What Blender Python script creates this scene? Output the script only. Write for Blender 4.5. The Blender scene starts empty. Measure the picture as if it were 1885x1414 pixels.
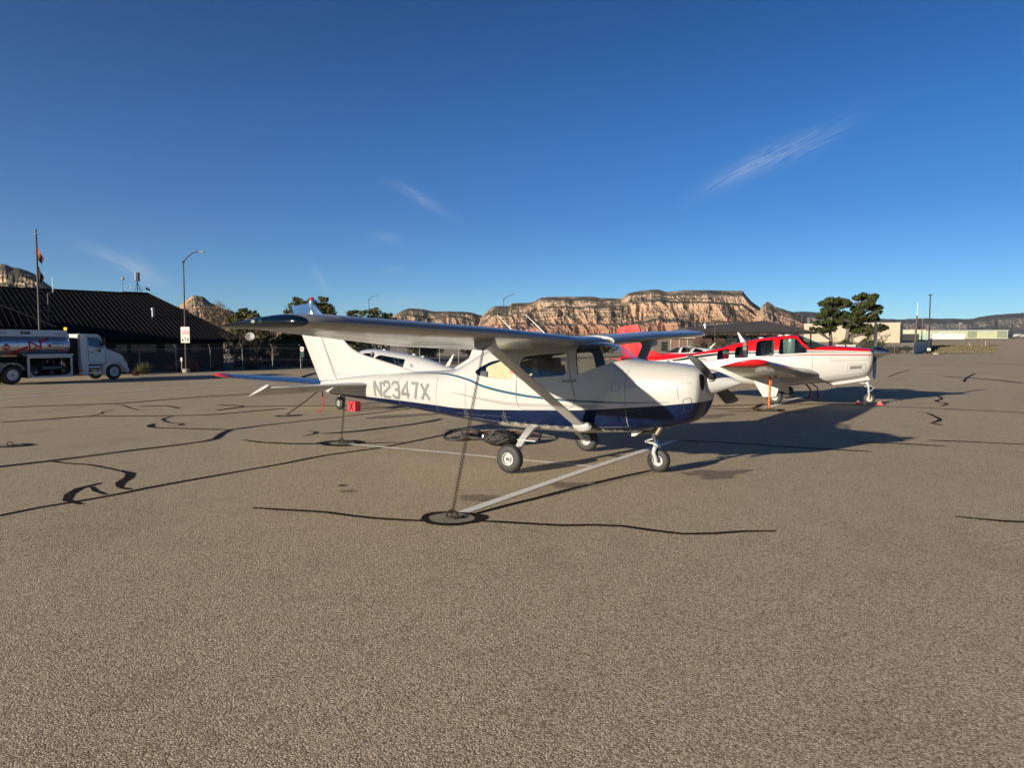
import bpy, bmesh, math, random
import numpy as np
from mathutils import Vector, Matrix
R = math.radians
scene = bpy.context.scene
col = scene.collection
random.seed(7)
rng = np.random.default_rng(11)

# ------------------------------------------------------------------ camera
cam_d = bpy.data.cameras.new("camera"); cam = bpy.data.objects.new("camera", cam_d); col.objects.link(cam)
cam.location = (0, 0, 1.81); cam.rotation_euler = (R(90) - math.atan(76 / 1310), 0, 0)
cam_d.sensor_fit = 'HORIZONTAL'; cam_d.sensor_width = 36; cam_d.lens = 36 * 1310 / 1885
cam_d.clip_start = .05; cam_d.clip_end = 60000
scene.camera = cam

# ------------------------------------------------------------------ light and sky
SUN_EL, SUN_AZ = 12.8, 41.3           # light travels along +41.3 deg from +X, coming down at 12.8 deg
sx, sy = -math.cos(R(SUN_AZ)), -math.sin(R(SUN_AZ))
sun_d = bpy.data.lights.new("sun", 'SUN'); sun = bpy.data.objects.new("sun", sun_d); col.objects.link(sun)
sun_d.energy = 5.0; sun_d.angle = R(.53); sun_d.color = (1, .88, .71)
tosun = Vector((sx * math.cos(R(SUN_EL)), sy * math.cos(R(SUN_EL)), math.sin(R(SUN_EL))))
sun.rotation_euler = (-tosun).to_track_quat('-Z', 'Y').to_euler()
sun.location = tosun * 200
world = bpy.data.worlds.new("World"); scene.world = world; world.use_nodes = True
nt = world.node_tree; nt.nodes.clear()
W = nt.nodes.new; WL = nt.links.new
wout = W('ShaderNodeOutputWorld'); bg = W('ShaderNodeBackground'); sky = W('ShaderNodeTexSky')
sky.sky_type = 'NISHITA'; sky.sun_disc = False; sky.sun_elevation = R(SUN_EL)
sky.sun_rotation = math.atan2(sx, sy); sky.altitude = 1500; sky.air_density = 1.0; sky.dust_density = 0.0; sky.ozone_density = 4.5
bg.inputs[1].default_value = .084
hs = W('ShaderNodeHueSaturation'); hs.inputs['Saturation'].default_value = 1.06; hs.inputs['Hue'].default_value = .508
WL(sky.outputs[0], hs.inputs['Color'])
# cirrus wisps, placed by direction on the sky: azimuth, elevation, tilt, half length, half width, strength, seed
WISPS = [(20.1, 13.68, 24, 5.12, 0.9, 0.5, 3.1), (17.04, 12.39, 30, 3.27, 0.65, 0.27, 8.3), (-7.19, 11.22, -24, 2.78, 0.49, 0.38, 5.7), (-9.88, 8.2, -5, 1.39, 0.45, 0.32, 9.2), (-28.41, 5.58, -20, 3.48, 0.57, 0.54, 1.3), (-27.18, 4.92, -35, 1.84, 0.9, 0.41, 4.4), (-14.96, 4.85, -50, 1.39, 0.49, 0.36, 7.7), (-8.96, 3.22, 8, 4.3, 0.74, 0.41, 2.2), (-9.57, 5.75, 15, 1.15, 0.29, 0.23, 6.1), (-21.98, 4.77, 5, 2.46, 0.2, 0.11, 2.9)]
tc = W('ShaderNodeTexCoord')
def wmath(op, a, b=None, clamp=False):
    n = W('ShaderNodeMath'); n.operation = op; n.use_clamp = clamp
    for i, q in enumerate((a, b)):
        if q is None: continue
        if isinstance(q, (int, float)): n.inputs[i].default_value = q
        else: WL(q, n.inputs[i])
    return n.outputs[0]
def wdot(v):
    n = W('ShaderNodeVectorMath'); n.operation = 'DOT_PRODUCT'; WL(tc.outputs['Generated'], n.inputs[0]); n.inputs[1].default_value = v
    return n.outputs['Value']
cloud = None
for az, el, tilt, la, lb, amp, sd in WISPS:
    c = Vector((math.sin(R(az)) * math.cos(R(el)), math.cos(R(az)) * math.cos(R(el)), math.sin(R(el))))
    e1 = Vector((math.cos(R(az)), -math.sin(R(az)), 0)); e2 = c.cross(e1) * -1
    if e2.z < 0: e2 = -e2
    t1 = e1 * math.cos(R(tilt)) + e2 * math.sin(R(tilt)); t2 = -e1 * math.sin(R(tilt)) + e2 * math.cos(R(tilt))
    u = wmath('DIVIDE', wdot(t1), math.tan(R(la))); v = wdot(t2)
    cmb = W('ShaderNodeCombineXYZ'); WL(wmath('MULTIPLY', u, 1.6), cmb.inputs[0]); WL(wmath('MULTIPLY', v, 3.2 / math.tan(R(lb))), cmb.inputs[1]); cmb.inputs[2].default_value = sd
    nz = W('ShaderNodeTexNoise'); nz.inputs['Scale'].default_value = 1.5; nz.inputs['Detail'].default_value = 9; nz.inputs['Roughness'].default_value = .66; nz.inputs['Distortion'].default_value = 1.1
    WL(cmb.outputs[0], nz.inputs['Vector'])
    vv = wmath('DIVIDE', wmath('ADD', v, wmath('MULTIPLY', wmath('SINE', wmath('MULTIPLY', u, 2.2)), .25 * math.tan(R(lb)))), math.tan(R(lb)))
    d2 = wmath('ADD', wmath('MULTIPLY', u, u), wmath('MULTIPLY', vv, vv))
    m = wmath('EXPONENT', wmath('MULTIPLY', d2, -1.6))
    front = wmath('GREATER_THAN', wdot(c), .5)
    a = wmath('MULTIPLY', wmath('MULTIPLY', m, wmath('MULTIPLY', wmath('SUBTRACT', nz.outputs['Fac'], .36), 3.0, True)), front)
    a = wmath('MULTIPLY', a, amp)
    cloud = a if cloud is None else wmath('ADD', cloud, a)
# added dimming of the sky overhead and behind the camera, to deepen shadows
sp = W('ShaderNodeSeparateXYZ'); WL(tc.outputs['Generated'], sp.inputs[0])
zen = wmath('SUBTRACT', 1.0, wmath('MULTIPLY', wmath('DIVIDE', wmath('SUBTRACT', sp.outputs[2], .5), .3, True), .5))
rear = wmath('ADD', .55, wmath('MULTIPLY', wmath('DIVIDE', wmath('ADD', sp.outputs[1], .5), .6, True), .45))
dp = W('ShaderNodeVectorMath'); dp.operation = 'SCALE'; gr = W('ShaderNodeValToRGB'); WL(sp.outputs[2], gr.inputs[0]); ge_ = gr.color_ramp.elements; ge_[1].position = 1.0; ge_[1].color = (.08, .42, .56, 1); ge_[0].color = (.78, .92, 1.0, 1)
for p_, c_ in ((.05, (.70, .90, 1.0)), (.17, (.33, .68, .86)), (.27, (.24, .64, .80)), (.43, (.10, .47, .62))):
    q_ = ge_.new(p_); q_.color = (*c_, 1)
tn = W('ShaderNodeMix'); tn.data_type = 'RGBA'; tn.blend_type = 'MULTIPLY'; tn.inputs[0].default_value = 1; WL(hs.outputs[0], tn.inputs[6]); WL(gr.outputs[0], tn.inputs[7])
ts_ = W('ShaderNodeVectorMath'); ts_.operation = 'SCALE'; WL(tn.outputs[2], ts_.inputs[0]); ts_.inputs['Scale'].default_value = 1.2
mx = W('ShaderNodeMix'); mx.data_type = 'RGBA'; WL(cloud, mx.inputs[0]); WL(ts_.outputs[0], mx.inputs[6]); mx.inputs[7].default_value = (4.4, 5.2, 6.4, 1)
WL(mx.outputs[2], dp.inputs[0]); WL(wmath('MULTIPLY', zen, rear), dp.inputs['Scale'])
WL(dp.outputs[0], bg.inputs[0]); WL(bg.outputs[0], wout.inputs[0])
scene.view_settings.view_transform = 'Standard'; scene.view_settings.look = 'None'
scene.view_settings.exposure = 0.5; scene.view_settings.gamma = 1.0
scene.cycles.max_bounces = 8; scene.cycles.transparent_max_bounces = 24
scene.cycles.use_adaptive_sampling = False
try: scene.cycles.use_denoising = True
except Exception: pass

# ------------------------------------------------------------------ surveyed ground points (metres)
TAR= [([(-5.45,7.17),(-5.36,7.35),(-5.27,7.59),(-5.02,7.93),(-4.76,8.3),(-4.5,8.84),(-4.15,9.43),(-3.85,9.91),(-3.43,10.54),(-3.03,11.29),(-2.29,12.17),(-1.2,14.14)],0.088),([(-7.63,10.08),(-7.48,10.31),(-7.1,10.82),(-6.55,11.77),(-5.72,13.48),(-5.83,14.11)],0.098),([(-5.7,13.57),(-5.91,14.24),(-6.12,15.03),(-6.28,15.87)],0.11),([(-6.28,15.87),(-5.99,16.97),(-5.41,18.29),(-4.05,21.6),(-3.3,23.59)],0.132),([(-7.13,10.86),(-6.66,10.55),(-6.3,10.45),(-5.81,10.16),(-5.47,9.89)],0.061),([(-5.54,9.98),(-5.28,9.77),(-5.16,9.53),(-5.08,9.22),(-5.03,8.98),(-4.91,8.81)],0.11),([(-4.91,8.81),(-4.7,8.68)],0.09),([(-4.82,7.88),(-5.03,7.99),(-5.26,8.36),(-5.37,8.77),(-5.32,8.89),(-5.3,9.09)],0.094),([(-5.27,8.84),(-5.08,8.59),(-4.84,8.39)],0.072),([(-9.36,18.26),(-8.93,17.62),(-7.87,16.85),(-6.24,15.76)],0.122),([(-9.67,19.09),(-9.37,18.27),(-8.95,17.66)],0.128),([(-10.41,21.7),(-10.31,21.0),(-9.67,19.81),(-9.08,19.08),(-8.73,18.76),(-8.49,17.97)],0.072),([(-14.51,20.08),(-13.79,20.7),(-12.98,21.71),(-11.4,21.79),(-9.66,22.06),(-8.33,23.63),(-7.75,24.34)],0.144),([(-12.98,21.71),(-13.04,22.48),(-13.33,23.08),(-13.3,23.75)],0.055),([(-17.78,24.62),(-16.26,25.52),(-14.81,26.18),(-13.4,28.77),(-11.31,31.61)],0.168),([(-14.81,26.18),(-14.17,25.7),(-13.07,24.34),(-12.49,23.75)],0.072),([(-13.13,24.96),(-12.53,25.35),(-11.41,24.34)],0.157),([(-9.88,23.63),(-9.47,25.04),(-10.69,25.77)],0.157),([(-9.47,25.04),(-8.17,25.26),(-4.73,25.25)],0.158),([(-5.03,13.28),(-4.54,12.85),(-3.86,12.63),(-3.32,12.62)],0.103),([(-2.81,12.75),(-2.47,12.75),(-1.95,12.82)],0.103),([(-3.85,14.22),(-3.44,14.39),(-2.84,15.13),(-1.97,16.64),(-1.75,17.47)],0.115),([(-4.09,13.82),(-3.99,14.02),(-3.99,14.43),(-4.3,14.89)],0.066),([(-2.84,7.7),(-2.61,7.64),(-2.49,7.62),(-2.02,7.51),(-1.66,7.33),(-1.37,7.22),(-1.12,7.16),(-0.81,7.12)],0.078),([(-0.41,7.14),(-0.01,7.06),(0.31,6.99),(0.52,6.95),(0.9,6.98),(1.26,6.85),(1.53,6.64),(1.88,6.65),(2.26,6.73),(2.53,6.74)],0.076),([(4.61,7.31),(4.86,7.15),(5.16,7.08),(5.39,7.06)],0.077),([(7.7,13.11),(8.38,12.91),(9.11,12.58),(9.47,12.48)],0.102),([(6.22,12.82),(6.9,12.69),(7.58,12.35)],0.102),([(10.56,18.48),(10.69,18.37),(10.32,17.26),(10.08,16.67),(9.48,15.97)],0.088),([(9.43,15.97),(9.42,15.48)],0.12),([(4.48,19.66),(6.9,20.59),(9.28,20.95),(10.45,20.26),(11.63,19.56),(13.25,18.34),(13.67,18.06)],0.133),([(14.5,24.17),(13.93,22.99),(13.03,21.72),(12.96,21.19),(12.27,20.26)],0.099),([(21.09,33.18),(23.51,36.77),(27.52,42.3)],0.11),([(21.14,39.94),(23.51,43.67),(27.5,49.28)],0.088),([(3.0,13.11),(3.94,12.79),(4.75,12.29),(5.54,11.91),(5.98,11.75)],0.101),([(20.03,37.65),(20.83,37.42)],0.214),([(23.85,39.48),(23.66,35.69),(22.78,31.62)],0.205),([(5.43,19.4),(6.35,19.4),(7.41,20.96)],0.135),([(5.66,18.63),(6.87,18.78),(7.81,18.28)],0.129),([(-0.4,7.42),(-0.08,7.8),(0.27,8.18),(0.65,8.61),(1.27,9.3),(1.99,10.02)],0.084),([(-2.2,8.91),(-2.1,8.94)],0.085),([(41.53,64.19),(41.68,57.92)],0.32),([(41.57,67.87),(45.19,71.99)],0.11),([(33.15,58.08),(34.44,56.55)],0.303)]
LINES= [([(-0.54,7.46),(0.8,9.65),(3.03,13.11)],0.125),([(-2.92,12.62),(-1.29,11.73),(1.21,10.28)],0.108),([(-6.11,21.68),(-3.99,22.39)],0.16),([(7.02,19.56),(10.67,25.29)],0.162),([(-21.21,27.63),(-20.76,28.77),(-18.37,32.33),(-15.21,36.72),(-13.21,39.48)],0.215),([(27.52,54.81),(30.53,50.13),(32.9,45.7),(34.13,44.79)],0.294),([(41.26,97.0),(49.06,97.8),(58.62,99.86)],0.541)]
RINGS= [(-0.62,7.24),(-3.07,12.72),(-6.7,21.18),(-9.44,13.28),(6.91,19.08)]
STAINS= [((-0.36,8.21),0.3),((4.91,17.52),0.7),((-3.07,19.31),1.0),((-0.38,6.81),0.25),((2.83,9.73),0.5),((-0.64,6.75),0.2),((0.71,8.98),0.3),((-2.0,8.58),0.12)]
SKY_MAIN= [(-190.8,96.5),(-160.3,157.5),(-134.7,180.7),(-91.9,205.8),(-20.8,207.9),(0.9,223.5),(93.1,225.0),(164.6,250.7),(257.4,259.2),(464.1,259.2),(485.5,253.7),(603.1,249.4),(655.0,279.7),(804.6,300.1),(868.7,285.8),(1000.0,294.9),(1284.0,291.9),(1310.2,265.6),(1348.1,226.8),(1387.8,197.8),(1433.6,127.0),(1473.3,59.8)]
SKY_SPUR= [(1142.2,44.6),(1190.3,124.7),(1214.3,162.1),(1231.7,187.5),(1249.0,201.7),(1293.9,176.0),(1327.9,167.5),(1373.3,150.6),(1412.0,130.6),(1432.9,114.0),(1441.4,91.0),(1454.8,44.6)]
SKY_WEST= [(-963.7,74.3),(-872.1,154.5),(-827.5,194.6),(-772.9,223.2),(-720.6,242.3),(-658.4,240.7),(-524.8,221.3),(-373.3,221.3),(-284.4,211.7),(-230.9,198.8),(-162.2,181.2),(-9.5,120.1),(105.0,62.9)]
SKY_BUTTE= [(-1970.4,213.6),(-1913.2,251.8),(-1836.8,270.9),(-1798.7,274.7),(-1770.0,276.6),(-1741.4,265.2),(-1703.2,257.5),(-1668.9,242.3),(-1646.0,225.1),(-1607.8,194.6),(-1579.2,165.9),(-1493.3,127.8),(-1378.8,80.1)]
SKY_KNOB= [(-1494.3,95.7),(-1437.0,130.1),(-1402.7,153.0),(-1362.4,183.9),(-1331.7,198.8),(-1301.9,196.5),(-1265.3,171.3),(-1219.5,148.4),(-1150.8,125.5),(-1070.6,95.7),(-967.6,72.8),(-784.4,45.3)]
SKY_FAR= [(2551.5,290.4),(2872.1,306.4),(3032.4,298.4),(3299.6,263.6),(3620.2,236.9),(3780.5,231.6),(3994.3,239.6),(4261.5,239.6),(4475.2,234.3),(4582.1,255.6),(4742.4,274.3),(5036.3,295.7),(5437.0,317.1),(5917.9,301.0)]

# ------------------------------------------------------------------ helpers
def S(t):
    t = min(max(t, 0), 1); return t * t * (3 - 2 * t)
def gz(x, y):                          # the ramp falls gently to the far left and climbs far to the right
    s = -.6 * x + .8 * y
    z = -.45 * S((s - 12) / 12) * (1 - S((x - 5) / 30))
    return z + S((x - 10) / 30) * float(np.interp(y, [125, 160, 220, 400, 3000], [0, 1.3, 2.8, 4.5, 4.5]))

def tag(o, label=None, cat=None, group=None, kind=None):
    if label: o['label'] = label
    if cat: o['category'] = cat
    if group: o['group'] = group
    if kind: o['kind'] = kind
    return o
def empty(name, loc, rz=0, parent=None):
    o = bpy.data.objects.new(name, None); col.objects.link(o); o.location = loc; o.rotation_euler = (0, 0, rz)
    o.empty_display_size = .2
    if parent: o.parent = parent
    return o

class MB:
    def __init__(s, flip=False): s.v = []; s.f = []; s.mi = []; s.flip = flip
    def add(s, vs, fs, mi=0):
        b = len(s.v); s.v += [tuple(map(float, p)) for p in vs]
        for f in fs: s.f.append(tuple(b + i for i in f)); s.mi.append(mi)
        return s
    def box(s, c, d, rot=None, mi=0, taper=1.0):
        vs = []
        for z in (-1, 1):
            k = taper if z > 0 else 1
            for x, y in ((-1, -1), (1, -1), (1, 1), (-1, 1)):
                p = Vector((x * d[0] / 2 * k, y * d[1] / 2 * k, z * d[2] / 2))
                if rot is not None: p = rot @ p
                vs.append(p + Vector(c))
        return s.add(vs, [(3, 2, 1, 0), (4, 5, 6, 7), (0, 1, 5, 4), (1, 2, 6, 5), (2, 3, 7, 6), (3, 0, 4, 7)], mi)
    def loft(s, rings, cap=(True, True), closed=True, mi=0):
        n = len(rings[0]); vs = [p for r in rings for p in r]; fs = []
        for i in range(len(rings) - 1):
            for j in range(n if closed else n - 1):
                k = (j + 1) % n; fs.append((i * n + j, i * n + k, (i + 1) * n + k, (i + 1) * n + j))
        if cap[0]: fs.append(tuple(range(n))[::-1])
        if cap[1]: fs.append(tuple((len(rings) - 1) * n + j for j in range(n)))
        return s.add(vs, fs, mi)
    def tube(s, pts, r, n=8, mi=0, squash=1.0, up=None):
        pts = [Vector(p) for p in pts]; rings = []
        rr = r if isinstance(r, (list, tuple)) else [r] * len(pts)
        prev = None
        for i, p in enumerate(pts):
            t = (pts[min(i + 1, len(pts) - 1)] - pts[max(i - 1, 0)]).normalized()
            a = prev if prev is not None else (Vector(up) if up else (Vector((0, 0, 1)) if abs(t.z) < .9 else Vector((1, 0, 0))))
            a = (a - t * a.dot(t)).normalized(); b = t.cross(a); prev = a
            rings.append([p + a * (rr[i] * math.cos(2 * math.pi * k / n)) + b * (rr[i] * squash * math.sin(2 * math.pi * k / n)) for k in range(n)])
        return s.loft(rings, mi=mi)
    def lathe(s, prof, o, ax, n=24, mi=0, cap=(False, False)):
        ax = Vector(ax).normalized(); a = Vector((0, 0, 1)) if abs(ax.z) < .9 else Vector((1, 0, 0))
        a = (a - ax * a.dot(ax)).normalized(); b = ax.cross(a); o = Vector(o)
        rings = [[o + ax * h + a * (r * math.cos(2 * math.pi * k / n)) + b * (r * math.sin(2 * math.pi * k / n)) for k in range(n)] for r, h in prof]
        return s.loft(rings, cap=cap, mi=mi)
    def ellipsoid(s, c, r, n=12, m=8, mi=0):
        rings = []
        for i in range(m + 1):
            th = math.pi * i / m; q = max(math.sin(th), .01)
            rings.append([(c[0] + r[0] * q * math.cos(2 * math.pi * k / n), c[1] + r[1] * q * math.sin(2 * math.pi * k / n), c[2] - r[2] * math.cos(th)) for k in range(n)])
        return s.loft(rings, mi=mi)
    def prism(s, poly, fn, d0, d1, mi=0):   # fn(u, v, d) -> point
        n = len(poly); vs = [fn(u, v, d0) for u, v in poly] + [fn(u, v, d1) for u, v in poly]
        fs = [tuple(range(n))[::-1], tuple(range(n, 2 * n))] + [(i, (i + 1) % n, n + (i + 1) % n, n + i) for i in range(n)]
        return s.add(vs, fs, mi)
    def mesh(s, name, normals=True):
        vs = [(x, -y, z) for x, y, z in s.v] if s.flip else s.v
        me = bpy.data.meshes.new(name); me.from_pydata(vs, [], s.f)
        me.polygons.foreach_set('material_index', s.mi)
        if normals:
            bm = bmesh.new(); bm.from_mesh(me); bmesh.ops.recalc_face_normals(bm, faces=bm.faces); bm.to_mesh(me); bm.free()
        me.update(); return me
    def build(s, name, mats, parent=None, smooth=True, angle=35, loc=None, normals=True):
        me = s.mesh(name, normals)
        for m in (mats if isinstance(mats, (list, tuple)) else [mats]): me.materials.append(m)
        return link(me, name, parent, smooth, angle, loc)
def link(me, name, parent=None, smooth=True, angle=35, loc=None):
    if smooth:
        me.polygons.foreach_set('use_smooth', [True] * len(me.polygons))
        if angle: me.set_sharp_from_angle(angle=R(angle))
    o = bpy.data.objects.new(name, me); col.objects.link(o)
    if parent: o.parent = parent
    if loc: o.location = loc
    return o
def copy_tree(o, parent=None):
    c = o.copy(); col.objects.link(c); c.parent = parent
    for ch in list(o.children): copy_tree(ch, c)
    return c
def evaluated_mesh(o):
    dg = bpy.context.evaluated_depsgraph_get(); return bpy.data.meshes.new_from_object(o.evaluated_get(dg))
def boolean(me, cutter, op):
    a = bpy.data.objects.new('a', me); b = bpy.data.objects.new('b', cutter)
    col.objects.link(a); col.objects.link(b)
    m = a.modifiers.new('b', 'BOOLEAN'); m.operation = op; m.object = b; m.solver = 'EXACT'
    bpy.context.view_layer.update()
    out = evaluated_mesh(a)
    bpy.data.objects.remove(a); bpy.data.objects.remove(b)
    return out
def text2d(body, size=1.0, bold=0.0, shear=0.0, spacing=1.0):
    cu = bpy.data.curves.new('t', 'FONT'); cu.body = body; cu.size = size; cu.offset = bold; cu.shear = shear; cu.space_character = spacing
    cu.fill_mode = 'BOTH' if hasattr(cu, 'fill_mode') else None
    cu.resolution_u = 3
    o = bpy.data.objects.new('t', cu); col.objects.link(o); bpy.context.view_layer.update()
    me = evaluated_mesh(o); vs = [(v.co.x, v.co.y) for v in me.vertices]; fs = [tuple(p.vertices) for p in me.polygons]
    bpy.data.objects.remove(o); bpy.data.meshes.remove(me)
    return vs, fs
def put_text(mb, body, w, h, fn, mi=0, bold=0.0, shear=0.0):   # fits text into w x h, fn(u, v)
    vs, fs = text2d(body, 1.0, bold, shear); xs = [p[0] for p in vs]; ys = [p[1] for p in vs]
    x0, x1, y0, y1 = min(xs), max(xs), min(ys), max(ys)
    mb.add([fn((x - x0) / (x1 - x0) * w, (y - y0) / (y1 - y0) * h) for x, y in vs], fs, mi)
def pchip(xs, ys, x):
    xs, ys = np.array(xs, float), np.array(ys, float); h = np.diff(xs); d = np.diff(ys) / h
    m = np.zeros(len(xs)); m[0], m[-1] = d[0], d[-1]
    for i in range(1, len(xs) - 1):
        if d[i - 1] * d[i] > 0:
            w1, w2 = 2 * h[i] + h[i - 1], h[i] + 2 * h[i - 1]; m[i] = (w1 + w2) / (w1 / d[i - 1] + w2 / d[i])
    x = np.clip(np.asarray(x, float), xs[0], xs[-1]); i = np.clip(np.searchsorted(xs, x) - 1, 0, len(xs) - 2); t = (x - xs[i]) / h[i]
    return ys[i] * (1 + 2 * t) * (1 - t) ** 2 + m[i] * h[i] * t * (1 - t) ** 2 + ys[i + 1] * t * t * (3 - 2 * t) + m[i + 1] * h[i] * t * t * (t - 1)
def roundpoly(pts, r, n=4):
    out = []; N = len(pts)
    for i in range(N):
        p = Vector(pts[i]); a = Vector(pts[i - 1]) - p; b = Vector(pts[(i + 1) % N]) - p
        k = min(r, a.length * .45, b.length * .45); p0 = p + a.normalized() * k; p1 = p + b.normalized() * k
        for j in range(n + 1):
            t = j / n; q = p0 * (1 - t) ** 2 + p * 2 * t * (1 - t) + p1 * t * t; out.append((q.x, q.y))
    return out

# ------------------------------------------------------------------ materials
MATS = {}
class NT:
    def __init__(s, name):
        s.m = bpy.data.materials.new(name); s.m.use_nodes = True; s.nt = s.m.node_tree; s.nt.nodes.clear()
        s.out = s.n('ShaderNodeOutputMaterial'); s.b = s.n('ShaderNodeBsdfPrincipled'); s.l(s.b.outputs[0], s.out.inputs[0])
        s.tc = s.n('ShaderNodeTexCoord')
    def n(s, t): return s.nt.nodes.new(t)
    def l(s, a, b): s.nt.links.new(a, b)
    def math(s, op, a, b=None, clamp=False):
        n = s.n('ShaderNodeMath'); n.operation = op; n.use_clamp = clamp
        for i, q in enumerate((a, b)):
            if q is None: continue
            if isinstance(q, (int, float)): n.inputs[i].default_value = q
            else: s.l(q, n.inputs[i])
        return n.outputs[0]
    def mix(s, f, a, b, mode='MIX'):
        n = s.n('ShaderNodeMix'); n.data_type = 'RGBA'; n.blend_type = mode
        for i, q in ((0, f), (6, a), (7, b)):
            if isinstance(q, (int, float)): n.inputs[i].default_value = q
            elif isinstance(q, tuple): n.inputs[i].default_value = (*q[:3], 1)
            else: s.l(q, n.inputs[i])
        return n.outputs[2]
    def noise(s, scale, detail=4, rough=.55, vec=None, stretch=None, dist=0):
        n = s.n('ShaderNodeTexNoise'); n.inputs['Scale'].default_value = scale; n.inputs['Detail'].default_value = detail; n.inputs['Roughness'].default_value = rough; n.inputs['Distortion'].default_value = dist
        v = vec or s.tc.outputs['Object']
        if stretch:
            mp = s.n('ShaderNodeMapping'); mp.inputs['Scale'].default_value = stretch; s.l(v, mp.inputs[0]); v = mp.outputs[0]
        s.l(v, n.inputs['Vector']); return n.outputs['Fac']
    def ramp(s, f, stops):
        n = s.n('ShaderNodeValToRGB'); s.l(f, n.inputs[0]); e = n.color_ramp.elements
        while len(e) < len(stops): e.new(.5)
        for i, (p, c) in enumerate(stops): e[i].position = p; e[i].color = (*c, 1) if len(c) == 3 else c
        return n.outputs[0]
    def bump(s, h, strength, dist=.01):
        n = s.n('ShaderNodeBump'); n.inputs['Strength'].default_value = strength; n.inputs['Distance'].default_value = dist
        s.l(h, n.inputs['Height']); s.l(n.outputs[0], s.b.inputs['Normal']); return n
    def curve(s, x, pts, xr, zr):
        n = s.n('ShaderNodeFloatCurve'); f = s.math('DIVIDE', s.math('SUBTRACT', x, xr[0]), xr[1] - xr[0]); s.l(f, n.inputs['Value'])
        c = n.mapping.curves[0]; q = [((a - xr[0]) / (xr[1] - xr[0]), (b - zr[0]) / (zr[1] - zr[0])) for a, b in pts]
        c.points[0].location = q[0]; c.points[1].location = q[-1]
        for p in q[1:-1]: c.points.new(*p)
        for p in c.points: p.handle_type = 'AUTO_CLAMPED'
        n.mapping.update()
        return s.math('ADD', s.math('MULTIPLY', n.outputs[0], zr[1] - zr[0]), zr[0])
    def set(s, **k):
        for a, v in k.items():
            i = s.b.inputs[{'rough': 'Roughness', 'metal': 'Metallic', 'coat': 'Coat Weight', 'spec': 'Specular IOR Level', 'color': 'Base Color', 'crough': 'Coat Roughness'}[a]]
            if isinstance(v, (int, float)): i.default_value = v
            elif isinstance(v, tuple): i.default_value = (*v, 1)
            else: s.l(v, i)
        return s
def mat(name, color, rough=.5, metal=0.0, coat=0.0, var=.12, scale=3.0, spec=.5, bump=0.0, bscale=40, fine=0.0):
    if name in MATS: return MATS[name]
    t = NT(name)
    f = t.noise(scale, 5, .6)
    lo = tuple(c * (1 - var) for c in color); hi = tuple(min(1, c * (1 + var)) for c in color)
    c = t.ramp(f, [(.3, lo), (.7, hi)])
    if fine:
        g = t.noise(scale * 14, 3, .7); c = t.mix(fine, c, t.ramp(g, [(.35, tuple(q * .5 for q in color)), (.65, hi)]))
    t.set(color=c, metal=metal, coat=coat, spec=spec)
    t.set(rough=t.math('ADD', t.math('MULTIPLY', f, .12), rough - .06))
    if bump: t.bump(t.noise(bscale, 4), bump, .01)
    MATS[name] = t.m; return t.m
def paint(name, color, rough=.28, wav=.02):      # gloss aircraft paint over slightly wavy sheet metal
    if name in MATS: return MATS[name]
    t = NT(name); f = t.noise(1.3, 4, .6); g = t.noise(22, 5, .7)
    c = t.mix(.5, t.ramp(f, [(.25, tuple(q * .93 for q in color)), (.75, color)]), t.ramp(g, [(.3, tuple(q * .94 for q in color)), (.6, color)]))
    t.set(color=c, rough=rough, coat=.35, crough=.06)
    if wav: t.bump(t.noise(3.2, 2, .5), wav, .12)
    MATS[name] = t.m; return t.m
def wing_paint():            # gloss white paint on rippled wing skins, darkened to mimic underside shade
    if 'wing_paint' in MATS: return MATS['wing_paint']
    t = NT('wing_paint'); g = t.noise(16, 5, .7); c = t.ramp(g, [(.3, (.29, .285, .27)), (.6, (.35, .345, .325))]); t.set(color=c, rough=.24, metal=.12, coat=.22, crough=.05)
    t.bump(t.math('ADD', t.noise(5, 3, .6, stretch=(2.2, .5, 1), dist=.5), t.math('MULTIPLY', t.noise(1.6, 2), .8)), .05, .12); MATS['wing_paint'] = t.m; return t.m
def glass(name, tint=(.88, .92, .9), rough=.02, dark=1.0):
    if name in MATS: return MATS[name]
    t = NT(name); t.nt.nodes.remove(t.b)
    tr = t.n('ShaderNodeBsdfTransparent'); tr.inputs[0].default_value = (*[c * dark for c in tint], 1)
    gl = t.n('ShaderNodeBsdfGlossy'); gl.inputs[0].default_value = (1, 1, 1, 1); gl.inputs[1].default_value = rough
    ge = t.n('ShaderNodeNewGeometry'); dt = t.n('ShaderNodeVectorMath'); dt.operation = 'DOT_PRODUCT'; t.l(ge.outputs['Normal'], dt.inputs[0]); t.l(ge.outputs['Incoming'], dt.inputs[1])
    fr = t.math('ADD', t.math('MULTIPLY', t.math('POWER', t.math('SUBTRACT', 1.0, t.math('ABSOLUTE', dt.outputs['Value'])), 5.0), .92), .07)
    mx = t.n('ShaderNodeMixShader'); t.l(fr, mx.inputs[0]); t.l(tr.outputs[0], mx.inputs[1]); t.l(gl.outputs[0], mx.inputs[2]); t.l(mx.outputs[0], t.out.inputs[0])
    MATS[name] = t.m; return t.m
WHITE = lambda: paint('white_paint', (.505, .505, .495))
WINGP = lambda: wing_paint()
BLACK = lambda: mat('black_rubber', (.028, .028, .027), .6, var=.25, scale=9)
STEEL = lambda: mat('steel', (.45, .45, .45), .32, 1.0)
DARK = lambda: mat('dark_metal', (.03, .032, .035), .45)
RUST = lambda: mat('rusty_steel', (.04, .027, .021), .7, .3, var=.4, scale=20)
SEAM = lambda: mat('seam_dark', (.12, .12, .12), .7)  # plain dark grey for joint lines
REDP = lambda: paint('red_paint', (.62, .012, .016))
NAVY = lambda: paint('navy_paint', (.008, .02, .04), .22)
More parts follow.
